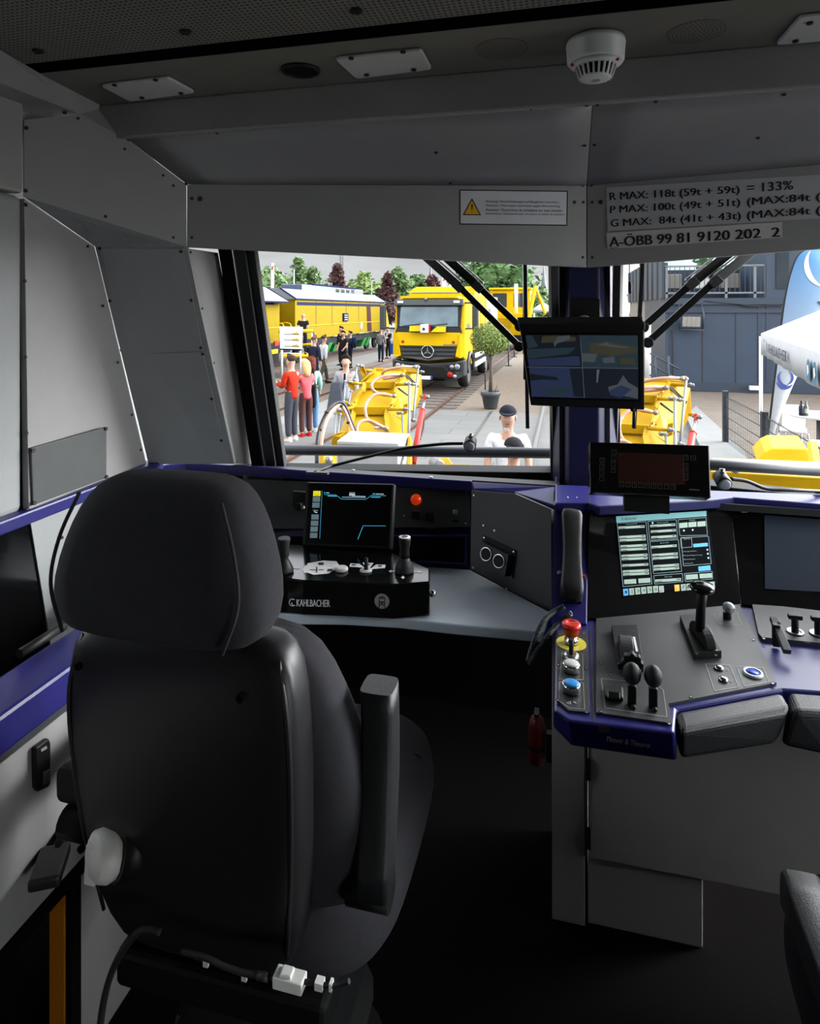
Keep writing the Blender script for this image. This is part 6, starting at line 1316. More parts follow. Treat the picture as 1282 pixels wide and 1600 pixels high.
for q in ((870, 150, 5.92), (795, 343, 5.7), (722, 640, 5.18), (985, 78, 5.98)): b = MB(); c = qd(*q); b.cyl(c-V((.10, 0, -.005)), c-V((.02, 0, 0)), .0125, chrome, 10); b.ball(c, .02, steel, 10); b.build('hose_fitting', pu)
MB().tube(spline([qd(*q) for q in ((88, 960, 4.6), (92, 790, 4.7), (112, 650, 4.8), (180, 490, 4.95), (250, 415, 5.05), (320, 405, 5.1), (365, 470, 5.1), (405, 580, 5.05), (450, 690, 4.95))], 8), .0135, black, 12).build('black_hose', pu)
MB().tube(spline([qd(*q) for q in ((128, 960, 4.55), (132, 760, 4.65), (160, 620, 4.75), (220, 490, 4.9), (295, 430, 5.0), (340, 470, 5.02), (390, 590, 5.0), (430, 690, 4.92))], 8), .0135, hose, 12).build('copper_hose', pu)
for q in ((180, 488, 4.9), (310, 432, 5.0), (135, 650, 4.74), (378, 585, 5.0)): MB().ball(qd(*q), (.02, .02, .012), black, 8).build('hose_clamp', pu)
b = MB(); wbx = [qd(278, 762, 4.55), qd(828, 785, 4.5), qd(930, 698, 4.85), qd(400, 676, 4.9)]; zz = V((0, 0, -.62)); b.prism(wbx, zz, mat('pale_grey_box', (214, 216, 222), .4, var=.03)); wb = b.build('control_box', pu, .006); wb['label'] = 'pale grey sheet metal box'
b = MB(); b.prism([q+V((0, 0, .012)) for q in [qd(272, 768, 4.53), qd(832, 791, 4.48), qd(935, 698, 4.86), qd(396, 674, 4.92)]], (0, 0, -.022), MATS['pale_grey_box']); b.build('box_lid', wb, .004)
b = MB(); sheet(b, [(915, 708, 4.8), (945, 700, 4.8), (945, 990, 4.5), (905, 990, 4.5)], yellow2, .05); sheet(b, [(150, 795, 4.5), (270, 785, 4.6), (272, 1000, 4.4), (146, 1000, 4.35)], yellow2, .05); b.build('frame_post', pu, .006)
MB().ball(qd(200, 925, 4.38), .03, steel, 8).build('frame_bolt', pu)
b = MB(); sheet(b, [(1140, 905, 4.6), (1290, 900, 4.6), (1330, 960, 4.5), (1500, 960, 4.5), (1520, 1000, 4.5), (1200, 1000, 4.5)], yellow2, .12); b.cyl(qd(1150, 945, 4.5), qd(1210, 975, 4.4), .04, steel); b.build('lower_arm', pu, .01)
b = MB(); fb = qd(600, 900, 4.75); b.bar(fb, V((fb.x, fb.y, G)), .12, .12, yellow2); b.bar(V((fb.x, fb.y, fb.z-.5)), V((fb.x, 3.0, fb.z-.6)), .12, .16, yellow2); b.bb((fb.x-.3, fb.y-.3, G), (fb.x+.3, fb.y+.3, G+.03), dgrey); b.build('carrier_beam', pu)
p2 = copy_tree(pu); an = math.radians(-22.2); lx, ly = pu.location.x, pu.location.y; p2.rotation_euler = (0, 0, an); p2.location = ((lx*math.cos(an)-ly*math.sin(an))*.89, (lx*math.sin(an)+ly*math.cos(an))*.89, pu.location.z); p2['label'] = 'yellow snow plough arm with hoses and a red cylinder, before the right windscreen'
# yellow hood and beam below the right windscreen
hd2 = thing('machine_hood', 'yellow machine hood and orange beam below the right windscreen outside', 'machine hood', tuple(PD(1220, 740, 3.8)))
b = MB(); b.prism([PD(1182, 722, 4.4), PD(1196, 706, 4.4), PD(1208, 700, 4.4), PD(1262, 701, 4.4), PD(1272, 722, 4.4)], (.1, .5, 0), yellow); b.build('hood', hd2, .01)
b = MB(); b.prism([PD(1262, 690, 4.3), PD(1267, 690, 4.3), PD(1272, 722, 4.2), PD(1264, 722, 4.2)], (.05, .03, 0), yellow2); b.build('fin', hd2)
b = MB(); b.prism([PD(1112, 715, 4.3), PD(1300, 722, 4.0), PD(1300, 745, 3.5), PD(1112, 735, 3.7)], (0, 0, -.08), mat('faded_yellow', (232, 196, 120), .5)); b.prism([PD(1112, 737, 3.55), PD(1140, 738, 3.5), PD(1300, 748, 3.3), PD(1300, 772, 3.3), PD(1112, 755, 3.55)], (0, .1, 0), yellow2); b.build('beam', hd2, .006)
b = MB(); b.ball(PD(1150, 736, 3.5), .02, steel, 8); b.build('bolt', hd2)

DIM = 0; steel = MATS['zinc_steel']; dgrey = MATS['dark_grey_plate']
# ================================================================ RAIL, WIPERS, GOOSENECK LAMPS
hrl = thing('nose_handrail', 'dark grey handrail tube crossing outside both windscreens', 'handrail', tuple(PZ(865, 708, .96)))
MB().tube([PZ(400, 701, .96), PZ(445, 703, .96), PZ(865, 708, .96), PZ(1110, 726, .96), PZ(1300, 736, .96)], .0245, mat('handrail_grey', (40, 44, 50), .4), 16).build('tube', hrl)
for x in (400, 915, 1300): q = PZ(x, 706, .96); MB().tube([q, q+V((0, -.1, -.05)), V((q.x, 2.68, .75))], .02, black, 8).build('rail_bracket', hrl)
def wiper(label, a1, a2, bl, dirx):
    o = thing('windscreen_wiper', label, 'wiper', tuple(P(*a1[-1], 2.55)), 'windscreen wipers'); Yw = 2.56
    for a in (a1, a2):
        b = MB(); p_ = [P(x, y, Yw+(.10 if i == 0 else 0)) for i, (x, y) in enumerate(a)]
        for A_, B_, wd in ((p_[0], p_[1], .034), (p_[1], p_[2], .025)): b.bar(A_, B_, wd, .02, black, (0, 1, 0))
        b.bar(p_[0]+V((.018*dirx, 0, .016)), p_[1]+V((.018*dirx, 0, .016)), .006, .012, steel, (0, 1, 0)); c = p_[1]; b.bar(c-V((.02*dirx, .005, -.016)), c+V((.012*dirx, -.005, -.014)), .034, .026, dgrey, (0, 1, 0)); b.cyl(p_[2], p_[2]+V((0, -.03, 0)), .02, black); b.build('wiper_arm', o, .002)
    b = MB(); t_, m_, e_ = [P(x, y, Yw-.02) for x, y in bl]; b.bar(t_, e_, .014, .02, rubber, (0, 1, 0)); b.bar(m_+V((0, 0, .12)), m_+V((0, 0, -.12)), .022, .018, black, (0, 1, 0)); b.build('wiper_blade', o)
wiper('twin-armed wiper parked left of the blue centre pillar', [(655, 392), (718, 448), (812, 541)], [(688, 394), (749, 449), (813, 510)], [(821, 412), (823, 545), (825, 669)], 1)
wiper('twin-armed wiper parked right of the blue centre pillar', [(1150, 388), (1080, 444), (1005, 511)], [(1185, 386), (1116, 441), (1012, 535)], [(1004, 412), (999, 545), (991, 669)], -1)
cdl = thing('hanging_cord', 'thin black cord with a small weight hanging beside the centre pillar', 'cord', tuple(P(984, 455, 2.2))); MB().tube([P(984, 398, 2.2), P(984, 444, 2.2)], .0015, ink, 5).build('cord', cdl); MB().tube([P(984, 440, 2.2), P(985, 446, 2.2), P(985, 456, 2.2), P(985, 459, 2.2)], [.003, .006, .006, .003], ink, 8).build('weight', cdl)
def goose(label, pts, head, dirv, Y):
    o = thing('gooseneck_lamp', label, 'lamp', tuple(pts[0]), 'gooseneck lamps'); MB().tube(spline(pts, 8), .0055, black, 8).build('gooseneck', o)
    h = P(*head, Y); dv = V(dirv).normalized(); b = MB(); b.lathe([(.012, -.035), (.020, -.028), (.0215, .014), (.020, .018)], h, dv, black, 24); b.lathe([(.0185, .0182), (.012, .0215), (.001, .022)], h, dv, mat('lamp_lens_grey', (150, 155, 165), .15) if 'lamp_lens_grey' not in MATS else MATS['lamp_lens_grey'], 24); hd = b.build('lamp_head', o)
    b = MB(); b.cyl(h+V((0, .01, .02)), h+V((.001, .012, .034)), .008, steel, 10); b.build('swivel', hd); c = pts[0]; b = MB(); b.bar(c+V((-.03, 0, -.002)), c+V((.05, 0, 0)), .02, .008, dgrey); b.build('foot', o); return o
goose('gooseneck lamp bending across the foot of the left windscreen', [PZ(492, 738, ZT+.012), P(520, 728, 2.2), P(570, 715, 2.19), P(630, 701, 2.18), P(690, 694, 2.17), P(724, 693, 2.16)], (735, 694), (.05, -1, -.25), 2.14)
goose('gooseneck lamp lying on the ledge right of the black terminal', [PZ(1290, 768, ZT+.012), P(1240, 766, 2.14), P(1200, 764, 2.12), P(1168, 752, 2.1), P(1142, 748, 2.08)], (1130, 752), (.1, -1, -.3), 2.02)
DIM = .55; steel = MATS['dimmed_galvanised_steel']; dgrey = MATS['dimmed_dark_grey_enamel']
# ================================================================ PEOPLE
skin = mat('skin', (206, 160, 136), .6); shoe_d = mat('dark_shoes', (34, 32, 32), .5)
CL = {}
def cloth(rgb):
    if rgb not in CL: CL[rgb] = mat('cloth_%d_%d_%d' % rgb, rgb, .95, spec=.1, var=.1, sc=30, bump=.3, bsc=150)
    return CL[rgb]
def skinmesh(name, vs, es, parent, m_, root=0):
    me = bpy.data.meshes.new(name); me.from_pydata([v[:3] for v in vs], es, []); me.materials.append(m_); o = bpy.data.objects.new(name, me); COL.objects.link(o)
    md = o.modifiers.new('skin', 'SKIN'); md.use_smooth_shade = True; md.branch_smoothing = .4
    for i, v in enumerate(vs):
        s_ = me.skin_vertices[0].data[i]; s_.radius = (v[3], v[4] if len(v) > 4 else v[3]); s_.use_root = (i == root)
    sb = o.modifiers.new('sub', 'SUBSURF'); sb.levels = 1; sb.render_levels = 2 if False else 1
    o.parent = parent; return o
def person(label, pos, h, face, top, legs, hair=(60, 44, 34), shoes=(34, 32, 32), armL=(.1, .12, .2), armR=(.1, .12, .2), stride=.0, sleeve='long', cap=None, longhair=False, jacket=None, tie=None, lean=0, base=G, female=False, bare=False):
    """local frame: facing +Y; armX = (forward swing, outward, elbow bend)"""
    o = thing('person', label, 'person', local=True); k = h/1.75
    sw = .165 if female else .185
    J = {'pel': (0, 0, .93, .125), 'bel': (0, .01+lean*.3, 1.10, .118), 'che': (0, .01+lean*.7, 1.30, .135), 'nb': (0, lean, 1.45, .075), 'nk': (0, .012+lean, 1.515, .058), 'jaw': (0, .030+lean*1.1, 1.585, .088), 'skl': (0, .012+lean*1.1, 1.66, .113), 'top': (0, .004+lean*1.1, 1.735, .088)}
    vs = [J[n] for n in ('pel', 'bel', 'che', 'nb', 'nk', 'jaw', 'skl', 'top')]; es = [(i, i+1) for i in range(7)]
    vs.append((0, .118+lean*1.1, 1.625, .014)); es.append((5, 8)); top_v = []; clothes = [(0, 0, .855, .142), (0, 0, .92, .150), J['bel'][:3]+(.138,), J['che'][:3]+(.150,), (0, lean, 1.415, .088)]; ce_ = [(0, 1), (1, 2), (2, 3), (3, 4)]
    hands = []
    for sx, (fw_, ab, el) in ((-1, armL), (1, armR)):
        S0 = V((sx*sw, lean*.9, 1.415)); d1 = V((sx*math.sin(ab), math.sin(fw_)*math.cos(ab), -math.cos(fw_)*math.cos(ab))); E = S0+d1*.29
        f2 = fw_+el; d2 = V((-sx*.35*min(1, el)+sx*math.sin(ab)*.6, math.sin(f2), -math.cos(f2))).normalized(); W = E+d2*.25; Pm = W+d2*.07
        i0 = len(vs); vs += [(*S0, .062), (*E, .043), (*W, .029), (*Pm, .034)]; es += [(2, i0), (i0, i0+1), (i0+1, i0+2), (i0+2, i0+3)]
        sd = d2.cross(V((sx, .3, .2))).normalized()
        for t, ln in ((-.03, .075), (-.01, .09), (.01, .085), (.03, .068)):
            K_ = Pm+sd*t+d2*.035; T_ = K_+d2*ln*.9+V((-sx, 0, 0))*.02; i1 = len(vs); vs += [(*K_, .010), (*T_, .008)]; es += [(i0+3, i1), (i1, i1+1)]
        i1 = len(vs); vs.append((*(W+d2*.05+sd*.06), .010)); es.append((i0+2, i1))
        c0 = len(clothes); clothes += [(*S0, .078), (*(S0+d1*(.29 if sleeve == 'long' else .20)), .060 if sleeve == 'long' else .072)]; ce_ += [(3, c0), (c0, c0+1)]
        if sleeve == 'long': clothes.append((*(E+d2*.22), .046)); ce_.append((c0+1, c0+2))
    tro = [(0, 0, .98, .140), (0, .005, 1.16, .118)]; te_ = [(0, 1)]
    for sx, st in ((-1, stride), (1, -stride)):
        H = V((sx*.09, 0, .88)); Kn = V((sx*.095, .42*math.sin(st)+.02, .88-.42*math.cos(st))); bk_ = st*.5 if st > 0 else st*1.3; A = Kn+V((0, .42*math.sin(bk_)-.02, -.41*math.cos(bk_))); T = A+V((sx*.02, .15, -.045 if st >= 0 else -.06))
        i0 = len(vs); vs += [(*H, .085), (*Kn, .056), (*A, .040), (*T, .034)]; es += [(0, i0), (i0, i0+1), (i0+1, i0+2), (i0+2, i0+3)]
        t0 = len(tro); tro += [(*H, .105), (*Kn, .078), (*(A+V((0, 0, .03))), .066)]; te_ += [(0, t0), (t0, t0+1), (t0+1, t0+2)]
        b = MB(); rings = [[A+V((x*wd, yy, z-(A.z-.0)*0)) for x, z in ((-1, -.075), (1, -.075), (1, -.03), (.6, zt), (-.6, zt), (-1, -.03))] for yy, wd, zt in ((-.07, .035, .03), (-.02, .045, .035), (.08, .048, .0), (.15, .045, -.02), (.19, .03, -.035))]
        b.loft(rings, cloth(shoes)); b.build('shoe', o)
    def scl(l): return [(x*k, y*k, z*k, r*k) for x, y, z, r in l]
    skinmesh('body', scl(vs), es, o, skin)
    skinmesh('jacket' if jacket else 'shirt', scl(clothes), ce_, o, cloth(top)); skinmesh('trousers', scl(tro), te_, o, cloth(legs))
    for s_ in [c for c in o.children if c.name.startswith('shoe')]: s_.scale = (k, k, k)
    hc = V(J['skl'][:3])*k; b = MB()
    for sx in (-1, 1): b.ball(hc+V((sx*.034, .088, -.014))*k, .011*k, ink, 8)
    for sx in (-1, 1): pass
    b.build('eye', o); b = MB()
    for sx in (-1, 1): b.ball(hc+V((sx*.092, -.005, -.03))*k, (.012*k, .022*k, .032*k), skin, 8)
    b.build('ear', o); b = MB(); b.ball(hc+V((0, .100, -.085))*k, (.026*k, .01*k, .007*k), cloth((150, 80, 76)), 8); b.build('mouth', o)
    if cap:
        b = MB(); rings = []
        for a in range(0, 91, 15):
            t = math.radians(a); rings.append([hc+V((.101*math.cos(t)*math.cos(q)+0, .114*math.cos(t)*math.sin(q)+.0, .034+.090*math.sin(t)))*k for q in [2*math.pi*i/20 for i in range(20)]])
        b.loft(rings, cloth(cap), True); b.build('cap', o); cpo = o.children[-1]
        b = MB(); b.prism([hc+V((.095*math.cos(q), .05+.15*math.sin(q), .040-.02*math.sin(q)))*k for q in [math.pi*i/10 for i in range(11)]], (0, 0, .012*k), cloth(cap)); b.build('cap_peak', cpo)
    elif hair:
        b = MB(); rings = []
        for a in range(-20, 91, 15):
            t = math.radians(a); rings.append([hc+V((.104*math.cos(t)*math.cos(q), -.012+.108*math.cos(t)*math.sin(q)*(1.0 if math.sin(q) < 0.1 or a > 20 else .9), .035+.088*math.sin(t)+(.085*math.sin(q) if math.sin(q) > .1 and a < 35 else 0)))*k for q in [2*math.pi*i/18 for i in range(18)]])
        b.loft(rings, cloth(hair), True)
        if longhair: b.loft([[hc+V((.105*w_*math.cos(q), -.05+.07*w_*math.sin(q)+yy, z))*k for q in [2*math.pi*i/14 for i in range(14)]] for z, w_, yy in ((.05, .9, 0), (-.05, 1.05, -.01), (-.16, .95, -.03), (-.26, .6, -.04))], cloth(hair))
        b.build('hair', o)
    if jacket:
        b = MB(); b.prism([V((-.05, .150, 1.42))*k, V((.05, .150, 1.42))*k, V((.02, .165, 1.14))*k, V((-.02, .165, 1.14))*k], (0, .012*k, 0), cloth((235, 235, 238))); b.build('shirt_front', o)
    if tie: b = MB(); b.prism([V((-.018, .166, 1.42))*k, V((.018, .166, 1.42))*k, V((.032, .186, 1.12))*k, V((0, .186, 1.06))*k, V((-.032, .186, 1.12))*k], (0, .008*k, 0), cloth(tie)); b.build('tie', o)
    o.location = (pos[0], pos[1], base); o.rotation_euler = (0, 0, face)
    return o
def at(px, d): q = PD(px, 484, d); return (q.x, q.y)
R_ = math.radians
pr = person('person in a red hoodie and dark grey joggers with folded arms', at(456, 13.7), 1.80, R_(75), (196, 52, 32), (74, 76, 84), (62, 50, 44), (226, 222, 214), (.25, .06, 1.55), (.3, .06, 1.45))
b = MB(); q = Quad((-.09, .163, 1.36), (.09, .163, 1.36), (.09, .163, 1.28), (-.09, .163, 1.28)); q.n = V((0, 1, 0)); q.text(b, 'ELI', 1, 0, 0, 1, cloth((235, 228, 220)), .004, .02); b.build('chest_print', pr)
person('person with long blond hair in a pink T-shirt and brown trousers', at(478, 14.2), 1.66, R_(50), (232, 104, 112), (92, 62, 58), (222, 190, 130), (190, 40, 44), (.5, .1, 1.4), (.25, .1, .9), sleeve='short', longhair=True, female=True)
tl_ = person('person with auburn hair in a mint cardigan and blue jeans', at(487, 14.7), 1.68, R_(20), (166, 220, 210), (104, 142, 186), (104, 50, 40), (228, 228, 226), (.1, .1, .3), (.2, .15, .5), female=True, longhair=True)
tp_q = PD(490, 618, 14.45); tg = thing('tote_bag', 'black tote bag on the shoulder of the person in the mint cardigan', 'bag', tuple(tp_q)); MB().box(tp_q, (.12, .34, .52), cloth((28, 28, 32)), Matrix.Rotation(.3, 3, 'Z')).build('bag_body', tg, .03); MB().tube(spline([tp_q+V((0, -.1, .25)), tp_q+V((0, -.02, .62)), tp_q+V((0, .1, .25))]), .012, cloth((28, 28, 32)), 6).build('strap', tg)
person('person in a light grey suit and navy tie holding a coat', at(541, 13.6), 1.80, R_(190), (172, 176, 184), (166, 170, 178), (50, 46, 42), (40, 36, 34), (.0, .1, .1), (.0, .12, .15), jacket=True, tie=(28, 44, 84))
cq = PD(524, 620, 13.4); ct2 = thing('folded_coat', 'dark grey coat hanging from the hand of the person in the grey suit', 'coat', tuple(cq)); MB().prism([cq+V((-.10, 0, .30)), cq+V((.10, .02, .32)), cq+V((.18, .02, -.26)), cq+V((-.20, 0, -.28))], (0, .09, 0), cloth((92, 96, 106))).build('cloth', ct2, .03)
person('person in a white shirt and olive trousers walking away with the back turned', at(506, 24.2), 1.80, R_(-35), (236, 238, 242), (86, 88, 74), (72, 62, 54), (40, 38, 36), (.15, .1, .3), (-.2, .1, .25), stride=.35)
person('person in a navy suit half hidden beside the one in the white shirt', at(491, 23), 1.82, R_(-20), (44, 50, 70), (44, 48, 66), (110, 86, 68), (30, 28, 28))
person('person in a black T-shirt looking down in front of the rail machine', at(537, 30), 1.78, R_(170), (40, 40, 44), (40, 42, 48), (40, 32, 28), armL=(.2, .12, .7), armR=(.2, .12, .7), sleeve='short')
person('person with dark hair standing just behind the one in the black T-shirt', at(534, 32.5), 1.92, R_(150), (44, 44, 50), (44, 50, 72), (36, 30, 26))
bp_ = person('person in navy wearing a dark blue backpack near the green units', at(548, 31), 1.74, R_(120), (38, 44, 66), (36, 40, 54), (34, 30, 28), armL=(.3, .1, 1.0), armR=(.3, .1, 1.0))
q = PD(553, 535, 31); bk2 = thing('backpack', 'dark blue backpack on the back of the person in navy', 'backpack', tuple(q)); MB().box(q, (.22, .34, .52), cloth((40, 52, 86)), Matrix.Rotation(.5, 3, 'Z')).build('pack', bk2, .06); MB().box(q+V((.10, -.08, -.08)), (.10, .24, .26), cloth((34, 44, 72)), Matrix.Rotation(.5, 3, 'Z')).build('front_pocket', bk2, .04)
person('bald person in a grey jacket and dark jeans seen from behind', at(595.5, 34.5), 1.80, R_(-10), (140, 140, 140), (44, 50, 66), None)
person('person in a black suit and white shirt standing beside the truck mirror', at(607, 37), 1.76, R_(165), (40, 40, 44), (38, 38, 42), (120, 96, 70), armL=(.4, .1, 1.3), jacket=True)
q = PD(613, 545, 36.5); bb2 = thing('carrier_bag', 'bright blue carrier bag beside the person in the black suit', 'bag', tuple(q)); MB().box(q, (.22, .1, .62), cloth((40, 96, 190))).build('bag_body', bb2, .03); MB().tube(spline([q+V((-.05, 0, .3)), q+V((0, 0, .45)), q+V((.05, 0, .3))]), .012, cloth((40, 96, 190)), 6).build('handle', bb2)
person('bald person in a black shirt standing on the yellow railed platform', at(474, 27.6), 1.76, R_(10), (42, 42, 48), (38, 42, 60), None, base=-.30, armL=(-.3, .1, .9), armR=(-.3, .1, .9), sleeve='short')
cp_ = person('person in a white T-shirt and dark cap standing beside the bright rail', at(794, 7.2), 1.70, R_(185), (240, 240, 242), (96, 84, 80), None, cap=(38, 40, 50), armL=(.1, .18, .3), armR=(.1, .18, .3), sleeve='short', lean=.0)
cb4 = person('person in a black cap and pale top bending forward below the handrail', at(798, 6.25), 1.55, R_(200), (226, 214, 206), (60, 60, 70), None, cap=(48, 48, 52), sleeve='short', lean=.10)
b = MB(); hq_ = [V((x, .0, z)) for x, z in ((0, 0), (0, 0))]
for i in range(4): b.box(V((.045+.012*i, .095-.006*i, 1.625+.02)), (.006, .012, .03), inkw, Matrix.Rotation(-.4, 3, 'Z'))
b.build('cap_print', cb4)
for i in range(4):
    q = at(842+i*4, 88+i*4); person('distant visitor near the white tent by the far yellow crane', q, 1.75, R_(150+40*i), ((200, 200, 205), (60, 60, 70), (170, 60, 60), (90, 110, 150))[i], (50, 52, 60))['group'] = 'distant visitors'
for o in [x for x in COL.objects if x.type == 'EMPTY' and x.get('group') == 'distant visitors']: pass

# ================================================================ PLANTS
def leafmat(n, c): return mat(n, c, .95, var=.35, sc=1.2, spec=.06)
gA, gB, gC, gR, gT = leafmat('leaf_mid_green', (128, 154, 106)), leafmat('leaf_dark_green', (104, 136, 88)), leafmat('leaf_light_green', (148, 172, 108)), leafmat('leaf_copper', (104, 78, 76)), leafmat('leaf_bay', (158, 166, 82))
bark = mat('bark', (98, 82, 70), .9, var=.3, sc=20); barkw = mat('birch_bark', (190, 184, 174), .9, var=.3, sc=6)
def tree(label, px, d, topy, wpx, m_, seed, shape='round', bk=bark, name='tree', n=1500):
    rnd_ = random.Random(seed); q = PD(px, 484, d); H = EYE-(topy-484)/1000*d-G; Wd = wpx/1000*d/2
    o = thing(name, label, 'tree', (q.x, q.y, G), 'trees beyond the yard'); b = MB(); c0 = V((q.x, q.y, G))
    cz = H*.58; blobs = []
    for i in range(14 if shape == 'round' else 18):
        if shape == 'round': a = rnd_.uniform(0, 6.28); rr = rnd_.uniform(0, .62)*Wd; z = H*rnd_.uniform(.30, .82); s_ = (Wd*rnd_.uniform(.35, .55))*(1-.35*abs(z/H-.5))
        elif shape == 'cone': a = rnd_.uniform(0, 6.28); z = H*rnd_.uniform(.2, .95); rr = Wd*(1-z/H)*rnd_.uniform(.3, .8); s_ = Wd*(.15+.5*(1-z/H))
        else: a = rnd_.uniform(0, 6.28); z = H*rnd_.uniform(.3, .95); rr = Wd*rnd_.uniform(.1, .8)*(1.15-z/H); s_ = Wd*rnd_.uniform(.18, .40)*(1.25-.7*z/H)
        blobs.append((V((rr*math.cos(a), rr*math.sin(a), min(z, H-s_*.6))), s_))
    blobs.append((V((0, 0, H*.93)), Wd*.18 if shape != 'round' else Wd*.3))
    ls = d*.0042
    for i in range(n):
        c, s_ = rnd_.choice(blobs); v = V((rnd_.gauss(0, 1), rnd_.gauss(0, 1), rnd_.gauss(0, 1))).normalized()*s_*rnd_.uniform(.55, 1.08); p_ = c0+c+V((v.x, v.y, v.z*(1.0 if shape == 'round' else 1.3)))
        if p_.z < G+H*.12: continue
        e1 = V((rnd_.gauss(0, 1), rnd_.gauss(0, 1), rnd_.gauss(0, .6))).normalized(); e2 = e1.cross(V((rnd_.gauss(0, 1), rnd_.gauss(0, 1), rnd_.gauss(0, 1)))).normalized(); s2 = ls*rnd_.uniform(.6, 1.4)
        b.add([p_-e1*s2, p_+e2*s2*.55, p_+e1*s2, p_-e2*s2*.55], [(0, 1, 2, 3)], m_)
    for c, s_ in blobs: b.ball(c0+c, s_*.62, m_, 8)
    b.build('crown', o); MB().tube([c0, c0+V((0, 0, H*.4)), c0+V((0, 0, H*.8))], [Wd*.06, Wd*.05, Wd*.015], bk, 8).build('trunk', o)
    return o
tree('grey-green tree at the left edge of the windscreen behind the white pennant', 424, 75, 423, 96, gA, 1, n=2200)
tree('tall loose birch rising above the lamp post', 468, 78, 401, 66, gA, 2, 'birch', barkw, 'birch_tree', 1100)
tree('slender birch between the lamp post and the copper tree', 489, 80, 417, 58, gA, 3, 'birch', barkw, 'birch_tree', 1000)
tree('green tree mass behind the rail machine below the two birches', 472, 85, 436, 130, gB, 4, n=1600)
tree('copper-leaved pointed tree below the lattice mast', 527, 82, 412, 62, gR, 5, 'cone')
tree('rounded light green tree right of the lattice mast', 569, 86, 428, 70, gC, 6)
tree('dark copper tree beside the truck roof', 606, 84, 426, 58, gR, 7, 'cone')
tree('green tree peeking behind the dark copper tree', 622, 92, 421, 70, gA, 8)
tree('low green tree right behind the truck roof', 652, 95, 434, 90, gB, 9)
tree('dull copper bush behind the truck cab beside the banner', 676, 90, 433, 60, gR, 10)
tree('big full green tree above the wiper arms', 765, 70, 404, 150, gB, 11, n=3200)
tree('small green tree below the church spire', 850, 120, 450, 44, gA, 12, n=700)
tree('far green tree seen at the edge by the building terrace', 1010, 42, 402, 60, gC, 13, n=1500)
tree('green tree behind the glass of the terrace', 1100, 46, 400, 90, gB, 14, n=1800)
# clipped bay tree in a pot
pd = 18.2; pq_ = gp(767, 638); py = thing('potted_tree', 'clipped round bay tree in a dark grey pot on the gravel', 'potted tree', tuple(pq_))
MB().lathe([(.17, 0), (.19, .02), (.25, .36), (.28, .37), (.285, .48), (.265, .49), (.25, .44), (.001, .44)], pq_, (0, 0, 1), mat('grey_pot', (74, 80, 86), .6), 28).build('pot', py)
MB().tube([pq_+V((0, 0, .40)), pq_+V((.01, 0, 1.0)), pq_+V((0, .0, 1.75))], [.06, .05, .05], bark, 10).build('trunk', py); MB().cyl(pq_+V((0, 0, .40)), pq_+V((0, 0, .445)), .24, mat('pot_soil', (70, 54, 44), .95), 20).build('soil', py); MB().tube([pq_+V((.12, -.1, .42)), pq_+V((.2, -.12, .68))], .012, bark, 6).build('stake', py)
rnd_ = random.Random(21); b = MB(); cc = pq_+V((0, 0, 1.98))
for i in range(3800):
    v = V((rnd_.gauss(0, 1), rnd_.gauss(0, 1), rnd_.gauss(0, 1))).normalized(); v = V((v.x*.57, v.y*.57, v.z*.46))*rnd_.uniform(.82, 1.05); p_ = cc+v
    e1 = V((rnd_.gauss(0, 1), rnd_.gauss(0, 1), rnd_.gauss(0, 1))).normalized(); e2 = e1.cross(v.normalized()+V((.01, .02, .03))).normalized(); s2 = rnd_.uniform(.022, .045); b.add([p_-e1*s2, p_+e2*s2*.45, p_+e1*s2, p_-e2*s2*.45], [(0, 1, 2, 3)], gT if rnd_.random() < .55 else (gC if rnd_.random() < .6 else gB))
b.ball(cc, (.48, .48, .38), gB, 12); b.build('crown', py)

# ================================================================ POSTS, MASTS, FAR THINGS
def lamp(label, px, d, ty):
    q = PD(px, 484, d); z = EYE-(ty-484)/1000*d; o = thing('street_lamp', label, 'street lamp', (q.x, q.y, G), 'street lamps'); MB().cyl((q.x, q.y, G), (q.x, q.y, z), .09, mat('lamp_post_grey', (150, 164, 176), .5) if 'lamp_post_grey' not in MATS else MATS['lamp_post_grey'], 10, .06).build('post', o); b = MB(); b.bar((q.x-.35, q.y-.1, z), (q.x+.35, q.y+.1, z), .25, .12, dgrey); b.build('lamp_head', o)
lamp('grey street lamp beside the white pennant', 459.5, 56, 417); lamp('street lamp between the copper tree and the truck', 581, 80, 436)
def banner(label, px, d, y0, y1, wpx):
    q = [PD(px-wpx/2, y0, d), PD(px+wpx/2, y0, d), PD(px+wpx/2-.5, y1, d), PD(px-wpx/2+.5, y1, d)]; o = thing('pennant_flag', label, 'flag', (q[3].x, q[3].y, G)); b = MB(); b.prism(q, (0, .03, 0), white); Q = Quad(*q); cl = b.build('cloth', o); b = MB(); Q.poly(b, [(.3, .14), (.85, .1), (.85, .16), (.3, .2)], red, .02); Q.poly(b, [(.2, .22), (.8, .18), (.8, .24), (.2, .28)], red, .02); b.build('red_mark', cl); MB().cyl((q[0].x, q[0].y, G), q[0], .04, steel, 8).build('flag_pole', o)
banner('tall white pennant with red mark beside the street lamp', 426, 50, 411, 450, 5); banner('white banner with red mark behind the truck roof', 694, 60, 433, 455, 7)
ms = PD(534, 484, 150); o = thing('lattice_mast', 'thin steel lattice radio mast above the copper tree', 'mast', (ms.x, ms.y, G)); b = MB(); zt2 = EYE+.09*150; hw = .32
for dx in (-hw, hw):
    for dy in (-hw, hw): b.tube([(ms.x+dx, ms.y+dy, G), (ms.x+dx, ms.y+dy, zt2)], .07, dgrey, 4)
b.build('mast_legs', o); b = MB(); z = G
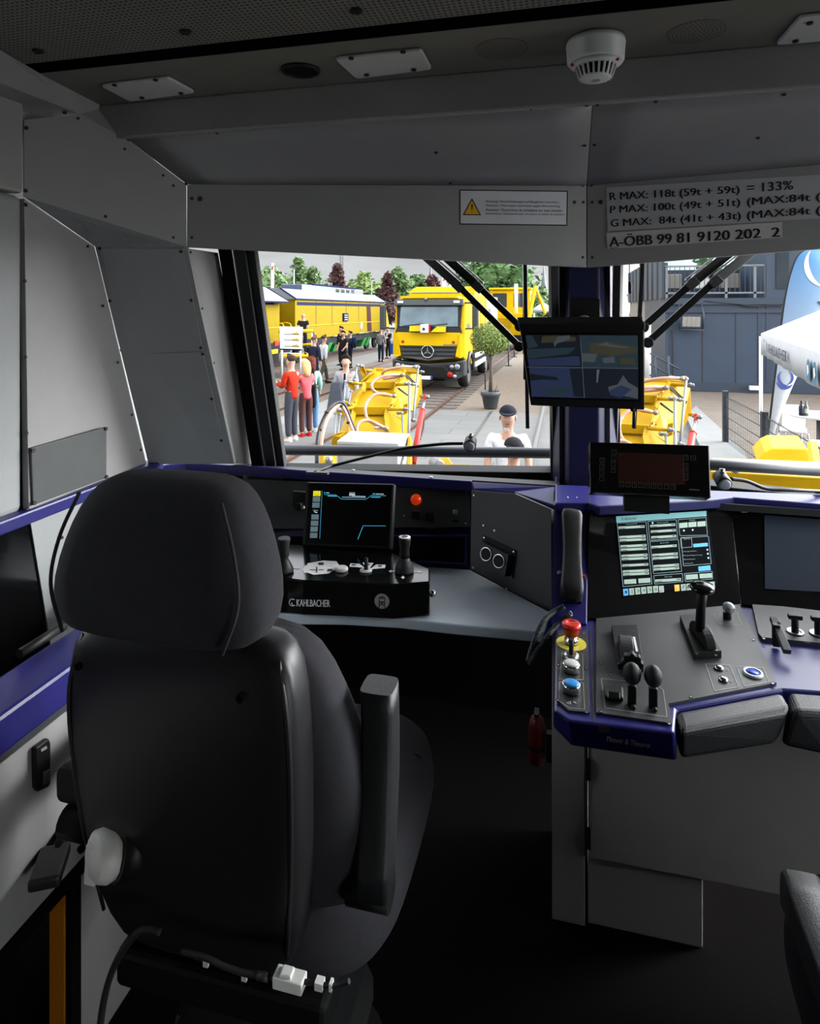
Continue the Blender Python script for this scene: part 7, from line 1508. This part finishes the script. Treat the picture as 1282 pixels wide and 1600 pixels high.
while z < zt2: b.tube([(ms.x-hw, ms.y-hw, z), (ms.x+hw, ms.y-hw, z+.9)], .05, dgrey, 4); b.tube([(ms.x+hw, ms.y-hw, z), (ms.x-hw, ms.y-hw, z+.9)], .05, dgrey, 4); z += .9
b.build('lattice', o)
q = PD(673, 484, 200); o = MB().tube([(q.x, q.y, G), (q.x, q.y, EYE+.055*200), (q.x, q.y, EYE+.072*200)], [.5, .35, .06], dgrey, 8).build('radio_tower'); tag(o, 'far slim radio tower on the skyline above the truck', 'tower')
q = PD(850, 484, 320); o = thing('church_spire', 'far pointed church spire on the skyline beside the pillar', 'church', (q.x, q.y, G)); sp_m = mat('far_stone', (122, 128, 136), .9); MB().bb((q.x-1.6, q.y-1.6, G), (q.x+1.6, q.y+1.6, EYE+.03*320), sp_m).build('tower', o); MB().lathe([(1.9, 0), (1.2, 4.5), (.6, 9), (.05, 15)], V((q.x, q.y, EYE+.028*320)), (0, 0, 1), sp_m, 8).build('spire', o)
q = PD(849, 484, 110); o = thing('far_tent', 'far white marquee above the distant visitors', 'tent', (q.x, q.y, G)); MB().lathe([(2.4, 2.4), (2.4, 2.9), (.1, 4.1)], V((q.x, q.y, G)), (0, 0, 1), tent_w, 4).build('canopy', o)
for dx, dy in ((-1.5, -1.5), (1.5, -1.5), (-1.5, 1.5), (1.5, 1.5)): MB().cyl((q.x+dx, q.y+dy, G), (q.x+dx, q.y+dy, G+2.6), .05, white, 8).build('pole', o)
for lab, px, y, d in (('slim black barrier post on the gravel behind the potted tree', 795, 571, 32), ('slim black barrier post beyond the nearer one on the gravel', 804, 558, 38)):
    q = PD(px, 484, d); o = thing('barrier_post', lab, 'post', (q.x, q.y, G), 'barrier posts'); MB().cyl((q.x, q.y, G+.02), (q.x, q.y, G+1.0), .03, black, 8).build('post', o); MB().cyl((q.x, q.y, G), (q.x, q.y, G+.03), .18, black, 14).build('base', o)
q = gp(758.6, 609); o = thing('marker_stake', 'thin black stake behind the flower pot', 'stake', tuple(q)); MB().cyl(q, q+V((0, 0, .75)), .02, black, 8).build('stake_rod', o); MB().cyl(q+V((0, 0, .75)), q+V((0, 0, .78)), .028, black, 8).build('stake_cap', o)
b = MB(); hl3 = [PD(395+k*23, 470+3*math.sin(k*1.3), 190) for k in range(24)]
q0, q1_ = PD(380, 484, 200), PD(880, 484, 200); hm = MB(); n_ = 60; top_ = []
for k in range(n_+1): p_ = q0.lerp(q1_, k/n_); top_.append(V((p_.x, p_.y, EYE+3.2+1.4*noise.noise(V((k*.3, 0, 0)))+.8*noise.noise(V((k*1.1, 3, 0))))))
hm.prism(top_+[V((q1_.x, q1_.y, G)), V((q0.x, q0.y, G))], (0, 6, 0), gB); ho = hm.build('treeline'); tag(ho, 'low green treeline closing the far end of the yard', 'treeline', kind='stuff')
